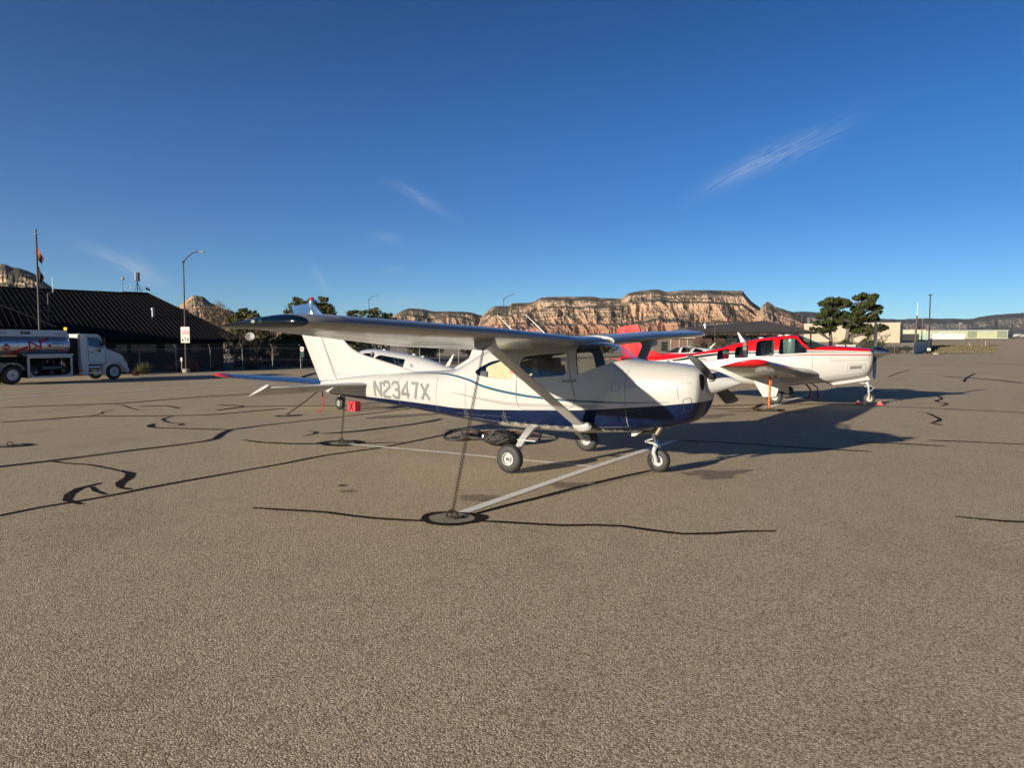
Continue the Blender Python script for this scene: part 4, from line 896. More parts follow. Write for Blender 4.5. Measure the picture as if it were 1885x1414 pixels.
def rect(x0, z0, x1, z1, r=.06): return roundpoly([(x0, z0), (x1, z0), (x1, z1), (x0, z1)], r)
hull_red = [(-5.3, 1.33, 1.12, .05, .5, 2, 2, 0), (-4.9, 1.345, 1.04, .10, .5, 2.2, 2.2, 0), (-3.85, 1.374, .87, .22, .5, 2.6, 2.6, .02), (-3.2, 1.43, .77, .31, .5, 2.8, 2.8, .06), (-2.5, 1.51, .66, .41, .48, 3, 3, .12), (-1.9, 1.645, .58, .49, .47, 3.2, 3.2, .16), (-1.46, 1.775, .53, .53, .46, 3.2, 3.4, .18),
            (-.56, 1.963, .475, .555, .44, 3.4, 3.6, .2), (0, 2.03, .462, .56, .43, 3.4, 3.6, .2), (.4, 2.047, .50, .56, .43, 3.4, 3.6, .2), (.55, 2.03, .525, .56, .44, 3.4, 3.6, .2), (.62, 2.0, .54, .56, .44, 3.3, 3.6, .19), (1.36, 1.725, .63, .54, .56, 2.8, 3.2, .05),
            (1.9, 1.695, .715, .50, .58, 3, 3, .03), (2.3, 1.66, .80, .46, .6, 3, 2.8, 0), (2.42, 1.648, .87, .43, .62, 3, 2.6, 0), (2.48, 1.635, .95, .40, .62, 2.8, 2.5, 0), (2.52, 1.615, 1.12, .34, .6, 2.6, 2.2, 0), (2.535, 1.60, 1.36, .26, .5, 2.2, 2, 0)]
red_plane, HRED = build_low_wing(dict(pos=(8.36, 22.05), yaw=-28, label='red and white low wing plane with four side windows, behind the nearest plane', hull=hull_red, livery=livery_red(), lin=(-2.1, 1.32), N=56,
    windows=[('cabin_window', roundpoly([(-1.885, 1.275), (-1.505, 1.30), (-1.515, 1.63), (-1.875, 1.56)], .06), False), ('cabin_window', roundpoly([(-1.33, 1.33), (-.92, 1.352), (-.945, 1.735), (-1.33, 1.665)], .06), False), ('cabin_window', roundpoly([(-.71, 1.395), (-.165, 1.425), (-.19, 1.905), (-.62, 1.87), (-.70, 1.82)], .06), False),
             ('cockpit_window', roundpoly([(-.03, 1.46), (.76, 1.515), (.76, 1.60), (.42, 1.955), (-.02, 1.92)], .06), False), ('windshield', [(.50, 1.97), (.85, 1.61), (1.15, 1.695), (1.37, 1.737), (1.5, 1.78), (.9, 2.4), (.52, 2.2), (.47, 2.03)], True)],
    wing=[(.40, 1.10, -1.12, .87, .745), (.75, 1.04, -1.10, .90, .78), (1.3, .80, -1.06, .955, .84), (4.62, .27, -.93, 1.305, 1.19)], wt=.16, tip_mat=REDP(), stripes=True, wing_seams=(1.9, 3.3),
    fin=[(-3.75, 1.36), (-4.13, 1.50), (-4.479, 2.14), (-4.62, 2.44), (-5.0, 2.40), (-4.62, 1.25), (-4.0, 1.28)], rudder=[(-4.63, 1.22), (-5.01, 2.40), (-5.30, 2.33), (-5.37, 2.16), (-5.10, 1.25)], stab=[(.1, -4.25, -4.85, 1.30, 1.30), (1.95, -4.55, -4.9, 1.31, 1.31)], elev=[(.12, -4.86, -5.25, 1.29, 1.27), (1.95, -4.91, -5.12, 1.305, 1.29)], stab_mat=REDP(), fin_mat=mat('fin_red', (.60, .010, .016), .5, var=.08, spec=.3),
    hub=(2.585, 1.535), spinner=.40, sr=.19, spin_mat=mat('polished_spinner', (.55, .55, .56), .22, 1.0), blades=(85, 203, 302), prad=.90, pitch=(112, 155), blade_mat=mat('bare_propeller', (.14, .145, .15), .35, .7), main=(0, 1.36, .215), nose=(2.45, .165), doors=True,
    antennas=[((-1.12, 1.80), (-1.33, 2.14), .11)], bumps=[(-.62, 0), (-.05, 0), (.15, .08)], seats=[-.15, -1.0], hull_belt=1.40, dash=(1.05, 1.42),
    seams=[[(.92, 1.62), (.93, .75)], [(1.42, 1.43), (1.42, 1.27), (2.42, 1.32), (2.44, 1.46)], [(-2.0, 1.22), (-1.98, .75)], [(-.08, 1.47), (-.09, .9)], [(1.88, 1.185), (2.33, 1.21), (2.35, 1.05), (2.0, .985), (1.86, 1.0), (1.88, 1.185)], [(.2, .62), (1.4, .80), (2.3, .95)]]))
m = MB(True)
for k in range(12):
    x0 = lerp(1.945, 2.24, k / 11); m.box((x0, HRED.side(x0, 1.09, .006), 1.095 + (x0 - 2) * .1), (.013, .012, .10), Matrix.Rotation(.2, 3, 'Y'))
m.build('cooling_louvers', mat('louver_dark', (.05, .05, .05), .6), red_plane, False)  # slats in one plain dark colour
m = MB(True); m.prism([(1.357, .55), (1.418, .61), (2.39, .858), (2.464, .733), (1.747, .594), (1.4, .54)], lambda u, v, d: (u, d, v), .15, .165); m.build('nose_gear_door', WHITE(), red_plane, False)
m = MB(True); m.tube([(1.50, .2, .76), (1.30, .24, .63)], [.05, .055], 14, squash=1.3); m.build('exhaust_pipe', mat('burnt_steel', (.2, .17, .14), .5, .8, var=.3), red_plane)
m = MB(True); put_text(m, 'Bonanza', .20, .07, lambda u, v: (-2.43 + u, HRED.side(-2.43 + u, 1.29 + v - u * .25, .005), 1.285 + v - u * .12), shear=.3); m.build('script_lettering', mat('script_grey', (.08, .06, .05), .5), red_plane, False, normals=False)
m = MB(True); m.tube([(.72, .47, 1.575), (.72, .53, 1.60), (.72, .5, 1.66), (.72, .44, 1.64), (.72, .47, 1.575)], .012, 6); m.build('control_yoke', DARK(), red_plane)
def pr(x, s, z): return red_plane.matrix_basis @ Vector((x, -s, z))

hull_white = [(-4.9, 1.30, 1.10, .05, .5, 2, 2, 0), (-4.2, 1.35, .98, .13, .5, 2.4, 2.4, 0), (-3.2, 1.455, .80, .27, .5, 2.4, 2.6, 0), (-2.47, 1.62, .68, .37, .48, 2.3, 2.8, .03), (-1.57, 1.79, .58, .47, .46, 2.4, 3, .06), (-.52, 1.91, .50, .54, .44, 2.6, 3.2, .1), (.29, 1.98, .48, .56, .43, 2.7, 3.2, .12), (.75, 2.0, .48, .56, .43, 2.7, 3.2, .12), (1.1, 1.975, .49, .56, .43, 2.7, 3.2, .12),
              (1.5, 1.83, .52, .55, .46, 2.6, 3, .08), (1.9, 1.62, .55, .53, .54, 2.6, 3, .03), (2.9, 1.55, .62, .48, .56, 2.6, 2.8, 0), (3.4, 1.46, .74, .40, .56, 2.5, 2.6, 0), (3.52, 1.42, .82, .32, .55, 2.3, 2.3, 0), (3.56, 1.36, .98, .18, .5, 2, 2, 0)]
base_white = dict(hull=hull_white, lin=(-2.0, 1.8), wing=[(.40, 1.80, -.15, .78, .70), (5.25, 1.22, .30, 1.27, 1.215)], wt=.13, wing_seams=(2.6, 4.2),
    fin=[(-3.3, 1.42), (-4.0, 1.75), (-4.35, 2.45), (-4.75, 2.45), (-4.55, 1.25), (-3.6, 1.30)], rudder=[(-4.56, 1.2), (-4.76, 2.45), (-5.05, 2.42), (-5.0, 1.22)], stab=[(.1, -4.0, -4.5, 1.28, 1.28), (1.8, -4.25, -4.55, 1.29, 1.29)], elev=[(.12, -4.51, -4.85, 1.27, 1.25), (1.8, -4.56, -4.75, 1.285, 1.27)],
    hub=(3.6, 1.21), spinner=.34, sr=.16, blades=(193, 313, 73), prad=1.05, pitch=(95, 115), main=(.75, 1.35, .22), nose=(2.6, .18), antennas=[((-3.0, 1.50), (-3.3, 1.87), .13)], seats=[.35], hull_belt=1.45, dash=(1.55, 1.40), bumps=[(.1, 0), (-1.3, .12), (-1.75, .1)], tint=(.3, .36, .36))
white_plane, HWH = build_low_wing({**base_white, **dict(pos=(-4.24, 24.0), yaw=138, label='white low wing plane with red wing tip, half hidden behind the nearest plane', livery=paint('white_paint_gloss', (.53, .53, .53), .2, .015), tip_mat=REDP(), stripes=True, wing_mat=mat('steel_blue_paint', (.085, .17, .34), .28, coat=.4, var=.15),
    windows=[('cabin_window', roundpoly([(.90, 1.55), (.15, 1.56), (.14, 1.845), (.45, 1.87), (.76, 1.86), (1.05, 1.70)], .07), False), ('cabin_window', roundpoly([(-1.42, 1.41), (-1.40, 1.685), (-.12, 1.812), (.04, 1.75), (.06, 1.54), (-.7, 1.44)], .08), False), ('windshield', [(1.02, 1.62), (1.86, 1.605), (2.0, 1.66), (1.3, 2.2), (1.12, 1.95)], True)])})
m = MB(True); put_text(m, 'S', .14, .11, lambda u, v: (-1.84 + .14 - u, -HWH.side(-1.84 + u, 1.46, .006), 1.43 + v)); m.build('script_lettering', mat('script_grey', (.08, .06, .05), .5), white_plane, False, normals=False)
def pwh(x, s, z): return white_plane.matrix_basis @ Vector((x, -s, z))

canopy_plane, _h = build_low_wing({**base_white, **dict(pos=(10.37, 39.65), yaw=150, label='small plane with white canopy frame, beyond the tail of the red and white plane', livery=livery_two('white_over_red_livery', (.62, .012, .02), (.52, .515, .5), 1.63), tip_mat=REDP(), fin_mat=WHITE(), spin_mat=WHITE(), N=40, blades=(30, 210),
    windows=[('side_window', roundpoly([(.86, 1.665), (.36, 1.69), (.22, 1.93), (.80, 1.975)], .05), False), ('side_window', roundpoly([(.22, 1.69), (-.45, 1.70), (-.30, 1.82), (.10, 1.92)], .05), False), ('windshield', [(1.0, 1.66), (1.86, 1.63), (2.0, 1.68), (1.3, 2.2), (.93, 2.02), (.93, 1.99)], True)], antennas=[((-.62, 1.93), (-.92, 2.2), .09)], bumps=[(.5, 0)])})
# three parked planes far off on the taxiway side
far0 = None
for i, (x, y, a, lab) in enumerate([(214.0, 302, 170, 'distant white plane nearest the long green hangar, at the right edge'), (222, 309, 35, 'distant white plane, middle one of the group at the right edge'), (231, 305, 160, 'distant white plane cut off by the right edge of the picture')]):
    if far0 is None:
        far0, _ = build_low_wing({**base_white, **dict(pos=(x, y), yaw=a, label=lab, livery=WHITE(), tip_mat=REDP(), N=20, open=False, windows=[('cabin_window', [(-1.2, 1.5), (.9, 1.6), (.8, 1.84), (-1.1, 1.70)], False)], wing_seams=(), seats=[], dash=None, bumps=[])}); o = far0
    else: o = copy_tree(far0)
    o.location = (x, y, gz(x, y)); o.rotation_euler = (0, 0, R(a)); o['label'] = lab; o['group'] = 'distant planes at the right edge'
# straps, rope, covers
def strap(pts, w, mname, color, name, label, cat, hook=True, fold=.0):
    m = MB(); P = [Vector(p) for p in pts]; m.tube(P, w, 6, squash=.35, up=(1, .3, 0)); o = m.build(name, mat(mname, color, .7, var=.2, scale=12), None, True, 50); tag(o, label, cat)
    return o
A = pr(-.55, 2.6, 1.0)
r5 = Vector((6.91, 19.08, .05))
m = MB(); B_ = r5 + Vector((.12, .28, .83)); m.tube([r5, r5 + (B_ - r5) * .5 + Vector((.01, 0, .0)), B_], [.024, .028, .024], 8, squash=.5); m.tube([r5 + (B_ - r5) * .55, B_ + Vector((.02, 0, -.02)), r5 + (B_ - r5) * .75 + Vector((.05, .0, 0))], .014, 6); m.tube([B_, A], .006, 5)
tag(m.build('ratchet_strap', mat('orange_webbing', (.72, .16, .03), .7, var=.25, scale=16), None, True, 50), 'thick orange strap under the near wing of the red and white plane', 'strap', 'tie-down straps')
P0 = pr(.1, -1.9, .92); q = Vector((9.75, 23.2, gz(9.75, 23.2)))
m = MB(); m.tube([P0, q + Vector((0, 0, .3)), q + Vector((-.03, 0, .02))], [.018, .03, .03], 6, squash=.4); m.tube([P0 + Vector((.04, 0, -.05)), q + Vector((.22, -.02, .35)), q + Vector((.26, 0, .02))], [.015, .022, .022], 6, squash=.4)
tag(m.build('ratchet_strap', mat('red_webbing', (.42, .03, .025), .7, var=.25, scale=16), None, True, 50), 'red double strap under the far wing of the red and white plane', 'strap', 'tie-down straps')
P1 = pwh(.55, -2.15, .77); rg = Vector((-6.7, 21.18, gz(-6.7, 21.18) + .06))
m = MB(); m.tube([P1, (P1 + rg) / 2 + Vector((0, 0, -.02)), rg], .018, 6); tag(m.build('tie_down_rope', mat('maroon_rope', (.10, .012, .014), .8, var=.3, scale=20), None, True, 50), 'dark red rope slanting from the white plane down to a ramp anchor', 'rope')
m = MB(); e1 = P1 + Vector((.0, .02, -.02)); gnd_ = gz(e1.x, e1.y); m.tube([e1, Vector((e1.x + .01, e1.y, gnd_ + .35)), Vector((e1.x - .01, e1.y, gnd_ + .06)), Vector((e1.x - .10, e1.y - .05, gnd_ + .012)), Vector((e1.x - .17, e1.y - .06, gnd_ + .01))], .022, 6, squash=.35)
tag(m.build('loose_strap', mat('red_webbing', (.42, .03, .025), .7, var=.25, scale=16), None, True, 50), 'loose red strap end hanging beside the dark red rope', 'strap', 'tie-down straps')
cx, cy = -5.02, 22.55; cz = gz(cx, cy)
e = empty('equipment_case', (cx, cy, cz), R(-38)); tag(e, 'bright red case with crossed black straps standing by the wheel of the white plane', 'case')
m = MB(); m.box((0, 0, .18), (.36, .22, .30)); m.build('case_body', mat('red_nylon', (.72, .03, .05), .6, bump=.3, bscale=20), e, True, 30)
m = MB()
for sg in (1, -1): m.box((0, -.114, .18), (.045, .008, .33), Matrix.Rotation(.55 * sg, 3, 'Y'))
m.build('strap_cross', mat('black_webbing', (.02, .02, .02), .8), e, False)
for i, (dx, lab) in enumerate([(-.28, 'red and white wheel chock behind the nose wheel of the red plane'), (.28, 'red and white wheel chock ahead of the nose wheel of the red plane')]):
    p = pr(2.45 + dx, .0, 0); e = empty('wheel_chock', (p.x, p.y, gz(p.x, p.y)), R(-28)); tag(e, lab, 'chock', 'chocks at the red plane')
    m = MB(); m.prism([(-.09, 0), (.09, 0), (.02 * (1 if dx > 0 else -1), .10)], lambda u, v, d: (u, d, v), -.14, .14); m.build('chock_block', mat('chock_red', (.6, .06, .06), .6, var=.3), e, False)
    m = MB(); m.prism([(-.075, .025), (.075, .025), (.015 * (1 if dx > 0 else -1), .108)], lambda u, v, d: (u, d, v), -.05, .05); m.build('pale_band', mat('chock_white', (.6, .55, .52), .7), e, False)

# ------------------------------------------------------------------ fuel truck
def build_truck():
    root = empty('fuel_truck', (-24.24, 43.55, -.45), R(62.5)); tag(root, 'white fuel truck with a silver tank, parked before the dark roofed building', 'truck')
    WT = paint('truck_white', (.62, .63, .64), .3, .02); AL = mat('brushed_aluminium', (.55, .56, .58), .3, .9, var=.08, scale=1.2); DK = DARK()
    def P(mb, poly, s0, s1, mi=0): mb.prism(poly, lambda u, v, d: (u, d, v), s0, s1, mi)
    # tank
    zc, hh, hw, sc_ = 2.12, .63, 1.18, -1.22
    def ring(x, k=1.0): return [(x, sc_ + math.copysign(abs(math.cos(a)) ** .8, math.cos(a)) * hw * k, zc + math.copysign(abs(math.sin(a)) ** .8, math.sin(a)) * hh * k) for a in [2 * math.pi * (j + .5) / 48 for j in range(48)]]
    m = MB(True); m.loft([ring(-10.2, .55), ring(-10.1, .85), ring(-9.9, 1)] + [ring(x) for x in np.arange(-9.5, -2.8, .4)] + [ring(-2.85), ring(-2.68, .95), ring(-2.55, .8), ring(-2.5, .5)])
    tank = m.build('tank', AL, root, True, 60)
    def ts(z): return sc_ + hw * max(0, 1 - min(1, abs(z - zc) / hh) ** 2.5) ** .4 + .012
    m = MB(True)
    for x in (-5.52, -3.95, -7.2, -8.8): m.loft([[(px, py * 1.0 + (.004 if py > sc_ else -.004), pz) for px, py, pz in ring(x, 1.003)], [(px, py, pz) for px, py, pz in ring(x + .02, 1.003)]], cap=(False, False))
    m.build('tank_bands', mat('band_grey', (.28, .29, .3), .4, .7), tank)
    m = MB(True)
    for s0, s1 in ((-.62, -.30), (-2.14, -1.82)): P(m, [(-10, 2.62), (-2.62, 2.60), (-2.58, 2.66), (-2.74, 2.955), (-2.8, 2.97), (-10, 2.99)], s0, s1)
    m.build('tank_walkway', mat('pale_steel', (.42, .46, .52), .35, .4), root, False)
    def on_tank(x, z): return (x, ts(z), z)
    def on_rail(x, z): return (x, -.296, z)
    rm, bk, nv = mat('decal_red', (.42, .012, .03), .4), mat('decal_black', (.01, .01, .012), .4), mat('decal_navy', (.012, .025, .10), .4)
    m = MB(True)
    def bar(pts, w, mi): stroke_poly(m, pts, w, on_tank, mi)
    bar([(-5.95, 1.62), (-5.0, 2.04)], .10, 0); bar([(-5.75, 1.62), (-5.02, 1.95)], .035, 0); bar([(-4.30, 2.33), (-3.8, 2.53)], .08, 0); bar([(-4.27, 2.24), (-3.82, 2.43)], .03, 0)
    bar([(-4.93, 2.36), (-4.88, 1.78)], .09, 0); bar([(-4.93, 2.32), (-4.30, 1.97)], .09, 0); bar([(-4.36, 2.46), (-4.30, 1.93)], .09, 0); bar([(-4.88, 1.80), (-4.53, 2.02)], .09, 0)
    put_text(m, 'AVFUEL', .62, .12, lambda u, v: on_tank(-4.92 + u, 1.58 + v + u * .42), 1, .012)
    put_text(m, 'NESTE', .66, .13, lambda u, v: on_tank(-3.70 + u, 2.13 + v), 2, .02); put_text(m, 'MY', .2, .10, lambda u, v: on_tank(-2.98 + u, 2.14 + v), 3, .005)
    put_text(m, 'Sustainable Aviation Fuel', .82, .075, lambda u, v: on_tank(-3.68 + u, 2.0 + v), 1)
    dr = [(-3.84, 2.24), (-3.80, 2.17), (-3.755, 2.10), (-3.765, 2.04), (-3.81, 2.0), (-3.86, 2.0), (-3.91, 2.04), (-3.92, 2.10), (-3.88, 2.17)]; m.add([on_tank(*p) for p in dr], [tuple(range(9))], 0)
    vs = [(-3.50, 1.90), (-2.70, 1.90), (-2.70, 1.80), (-3.50, 1.80)]; m.add([on_tank(*p) for p in vs], [(0, 1, 2, 3)], 0)
    [m.add([(xq, ts(1.83) + .004, 1.83), (xq + .05, ts(1.83) + .004, 1.83), (xq + .05, ts(1.87) + .004, 1.87), (xq, ts(1.87) + .004, 1.87)], [(0, 1, 2, 3)], 4) for xq in (-3.44, -3.35, -3.26, -3.1, -3.02, -2.93, -2.84)]
    d0 = (-6.08, 2.02); [m.add([on_tank(d0[0] - w0, d0[1] + b0), on_tank(d0[0] + w0, d0[1] + b0), on_tank(d0[0] + w1, d0[1] + b1), on_tank(d0[0] - w1, d0[1] + b1)], [(0, 1, 2, 3)], 0) for b0, b1 in [(-.23 + .046 * q, -.184 + .046 * q) for q in range(10)] for w0, w1 in [(.23 - abs(b0) + .001, .23 - abs(b1) + .001)]]
    m.add([(d0[0] + a, ts(d0[1] + b) + .003, d0[1] + b) for a, b in ((-.15, .045), (.15, .045), (.15, -.045), (-.15, -.045))], [(0, 1, 2, 3)], 4); put_text(m, '1863', .24, .07, lambda u, v: (d0[0] - .12 + u, ts(d0[1]) + .006, d0[1] - .035 + v), 1)
    m.build('tank_lettering', [rm, bk, nv, mat('decal_green', (.06, .2, .1), .4), mat('decal_white', (.7, .7, .7), .4)], tank, False, normals=False)
    m = MB(True); m.add([on_rail(*p) for p in ((-5.22, 2.73), (-4.72, 2.73), (-4.72, 2.89), (-5.22, 2.89))], [(0, 1, 2, 3)], 0); put_text(m, 'JET A', .3, .09, lambda u, v: (-5.12 + u, -.29, 2.765 + v), 1)
    put_text(m, 'FLAMMABLE', .95, .13, lambda u, v: on_rail(-6.9 + u, 2.74 + v), 2, .005); put_text(m, 'NO SMOKING', .75, .12, lambda u, v: on_rail(-3.45 + u, 2.70 + v), 2, .005)
    m.build('walkway_lettering', [bk, mat('decal_white', (.7, .7, .7), .4), mat('decal_red_pale', (.35, .12, .12), .4)], root, False, normals=False)
    m = MB(True); m.lathe([(.06, 0), (.06, .05), (.085, .06), (.085, .16), (.06, .19), (.001, .195)], (-2.72, -.42, 2.965), (0, 0, 1), 14)
    t = NT('amber_lens'); t.set(color=(.8, .30, .01), rough=.2, coat=1); t.b.inputs['Emission Color'].default_value = (1, .45, .03, 1); t.b.inputs['Emission Strength'].default_value = .9
    m.build('beacon', t.m, root)
    # cab
    m = MB(True); cabp = [(-2.05, 1.0), (-2.05, 2.74), (-1.95, 2.79), (-1.0, 2.77), (-.84, 2.68), (-.52, 1.93), (-.50, 1.0)]; rings = []
    for s, k in ((-.13, .0), (-.10, .0), (-2.30, 0), (-2.27, 0)): rings.append([(u, s - (0 if v < 1.95 else (.08 if s > -1 else -.08) * (v - 1.95) / .8), v) for u, v in cabp])
    m.loft([rings[1], rings[2]]); cab = m.build('cab', WT, root, True, 25)
    def cs(z): return -.095 - (0 if z < 1.95 else .08 * (z - 1.95) / .8)
    def on_cab(x, z, o_=.006): return (x, cs(z) + o_, z)
    GL = glass('truck_glass', (.28, .34, .36), .02)
    win = roundpoly([(-1.60, 2.60), (-.98, 2.58), (-.70, 1.98), (-.72, 1.90), (-1.42, 2.03), (-1.56, 2.10)], .06)
    m = MB(True); m.add([on_cab(*p, .004) for p in win], [tuple(range(len(win)))]); m.build('window_recess', mat('cab_dark', (.012, .014, .016), .7), cab, False, normals=False)
    m = MB(True); m.add([on_cab(*p, .012) for p in win], [tuple(range(len(win)))]); m.build('door_window', mat('cab_glass', (.02, .03, .034), .05, coat=1), cab, False, normals=False)
    m = MB(True); m.add([(u - .0, sgn, v) for u, v in ((-.815, 2.62), (-.545, 1.99)) for sgn in (-.30, -2.1)], [(0, 1, 3, 2)]); ws = m.build('windshield', mat('cab_glass', (.02, .03, .034), .05, coat=1), cab, False, normals=False); ws.location.x = .02; ws.location.z = .01
    m = MB(True)
    dp = roundpoly([(-1.66, 2.68), (-.93, 2.66), (-.60, 1.95), (-.58, 1.12), (-1.60, 1.10), (-1.64, 2.0)], .05); n = len(dp)
    for i in range(n):
        a, b = dp[i], dp[(i + 1) % n]; stroke_poly(m, [a, b], .02, lambda x, z: on_cab(x, z, .005))
    m.build('door_seam', SEAM(), cab, False, normals=False)
    m = MB(True); m.box((-1.42, -.085, 1.72), (.22, .02, .035)); m.build('door_handle', DK, cab, False)
    m = MB(True); m.box((-.74, .02, 2.33), (.10, .16, .48)); m.tube([(-.74, -.12, 2.6), (-.74, .02, 2.6), (-.74, .02, 2.1), (-.74, -.12, 2.1)], .014, 6); m.box((-1.0, .0, 1.80), (.10, .08, .16)); m.build('wing_mirror', DK, cab, True, 30)
    m = MB(True); m.box((-1.97, -.105, 2.66), (.16, .02, .18)); m.build('side_marker', mat('bright_vinyl', (.85, .85, .82), .3), cab, False)
    # hood
    m = MB(True); hp = [(-.50, .85), (-.50, 1.93), (.05, 1.76), (.50, 1.56), (.66, 1.42), (.74, 1.05), (.75, .85)]; m.loft([[(u * (.98 if e else 1), s, v - (.05 if e and v > 1.2 else 0)) for u, v in hp] for s, e in ((-.22, 1), (-.34, 0), (-2.06, 0), (-2.18, 1))]); m.build('hood', WT, root, True, 30)
    arc = [(.02 + .60 * math.cos(a), .5 + .60 * math.sin(a)) for a in np.linspace(R(2), R(192), 16)]
    fp = [(.84, .64), (.80, .98), (.52, 1.26), (.1, 1.34), (-.42, 1.26), (-.72, .98), (-.74, .32)] + arc[::-1]
    for s0, s1, nm in ((-.10, -.42, 'front_fender'), (-2.30, -1.98, 'front_fender')):
        m = MB(True); n = len(fp); vs = [(u, s0, v) for u, v in fp] + [(u, s1, v) for u, v in fp]
        k = len(arc); out = fp[:7]
        fs = [(i, (i + 1) % n, n + (i + 1) % n, n + i) for i in range(n)]
        for o_ in (0, n): # strip the arch face
            idx = list(range(7)); ar = list(range(n - 1, 6, -1)); L_ = max(len(idx), len(ar))
            for i in range(L_ - 1):
                a0, a1 = idx[min(6, i * 6 // (L_ - 1))], idx[min(6, (i + 1) * 6 // (L_ - 1))]; b0, b1 = ar[i], ar[i + 1]
                q = [a0, a1, b1, b0] if a0 != a1 else [a0, b1, b0]; fs.append(tuple(o_ + j for j in q))
        m.add(vs, fs); m.build(nm, WT, root, True, 30)
        m = MB(True); m.box((.72, (s0 + s1) / 2, 1.12), (.16, .26, .2), Matrix.Rotation(-.4, 3, 'Y')); m.build('headlight', mat('headlight_glass', (.12, .13, .14), .08, coat=1), root, True, 30)
    m = MB(True); m.box((.80, -1.2, .57), (.16, 2.3, .24)); m.build('bumper', WT, root, True, 30)
    m = MB(True); m.box((.715, -1.2, 1.12), (.03, 1.1, .42)); m.build('grille', DK, root, False)
    # under the cab
    m = MB(True); P(m, [(-2.02, 1.0), (-1.62, 1.0), (-1.62, .36), (-1.94, .36)], -.12, -.5); m.build('cab_skirt', WT, root, False)
    m = MB(True); m.tube([(-1.62, -.38, .80), (-.86, -.38, .80)], .17, 20); fuel = m.build('side_fuel_tank', AL, root)
    m = MB(True)
    for x in (-1.5, -1.25, -1.0): m.tube([(x, -.38, .80), (x + .04, -.38, .80)], .178, 20)
    m.box((-1.24, -.2, .47), (.74, .16, .05)); m.build('step', AL, fuel, True, 30)
    m = MB(True)
    for s in (-.75, -1.65): m.box((-4.5, s, .82), (10.2, .09, .26))
    m.box((-2.3, -1.2, .7), (.5, 1.0, .4)); m.box((-8.5, -1.2, 1.35), (3, 1.2, .3)); m.build('chassis', DK, root, False)
    m = MB(True); m.box((-2.25, -1.25, 1.5), (.34, 1.7, 2.0)); m.build('gap_filler_block', mat('near_black', (.008, .008, .009), .8), root, False)  # near-black block filling the gap between tank and cab
    m = MB(True)
    for x in (-2.42, -2.24): m.tube([(x, -.38, 2.45), (x, -.36, 1.9), (x + .03, -.36, 1.2)], .045, 8)
    m.build('hose', BLACK(), root)
    # pump cabinet
    cab_ = empty('pump_cabinet', (0, 0, 0), 0, root)
    m = MB(True)
    for x in (-5.0, -2.66): m.box((x, -.06, .92), (.09, .08, 1.2))
    for z in (1.46, .36): m.box((-3.83, -.06, z), (2.43, .08, .10))
    for x, z, a in ((-4.87, .5, .78), (-2.79, .5, -.78)): m.box((x, -.06, z), (.26, .06, .06), Matrix.Rotation(a, 3, 'Y'))
    m.build('cabinet_frame', WT, cab_, False)
    m = MB(True); m.box((-3.83, -.22, 1.575), (2.5, .5, .10)); m.build('cabinet_shelf', mat('pale_steel', (.42, .46, .52), .35, .4), cab_, False)
    m = MB(True); m.box((-3.83, -1.1, .9), (2.36, .05, 1.2)); m.box((-3.83, -.6, .33), (2.36, 1.0, .03)); m.build('cabinet_back', mat('near_black', (.008, .008, .009), .8), cab_, False)  # near-black back and floor of the open cabinet
    m = MB(True); m.tube([(-4.1, -.45, .83), (-3.05, -.45, .83)], .13, 14); m.ellipsoid((-4.55, -.4, .62), (.26, .2, .18)); m.ellipsoid((-3.6, -.4, .55), (.12, .12, .12)); m.tube([(-4.0, -.5, .95), (-4.0, -.5, 1.35), (-3.4, -.5, 1.35), (-3.4, -.5, 1.0)], .035, 8); m.tube([(-4.7, -.5, .8), (-4.7, -.5, 1.25)], .04, 8); m.tube([(-2.95, -.5, .8), (-2.85, -.5, 1.2)], .03, 8); m.build('pump_pipework', mat('pipe_grey', (.12, .13, .16), .4, .4), cab_, True, 50)
    m = MB(True)
    for x, z in ((-4.55, .55), (-3.9, 1.2), (-3.2, 1.1), (-2.95, .62), (-2.95, .95)): m.ellipsoid((x, -.22, z), (.05, .03, .05), 8, 6)
    m.build('pump_valves', mat('valve_pale', (.4, .38, .36), .4), cab_)
    # wheels
    for x, ss in ((.02, (-.30, -2.1)), (-5.75, (-.30, -.62, -1.78, -2.1))):
        for s in ss: wheel(root, (x, s, .5), .5, .28, .29, 'wheel', 1 if s > -1.2 else -1, WT, 32)
    m = MB(True); arc = [(-5.75 + .64 * math.cos(a), .5 + .64 * math.sin(a)) for a in np.linspace(R(25), R(165), 14)]
    for s0, s1 in ((-.12, -.78), (-1.62, -2.28)): m.loft([[(u, s0, v), (u, s1, v), (u * 1.0, s1, v + .03), (u, s0, v + .03)] for u, v in arc])
    m.build('rear_fender', mat('pale_steel', (.42, .46, .52), .35, .4), root, True, 40)
    m = MB(True); m.box((-6.62, -1.2, .95), (.3, 2.2, .5)); m.build('rear_deck', AL, root, False)
    m = MB(True)
    for s in (-.45, -1.95): m.box((-6.55, s, .5), (.03, .62, .7))
    m.build('mud_flap', mat('mud_flap_red', (.3, .02, .02), .6), root, False)
    return root
truck = build_truck()

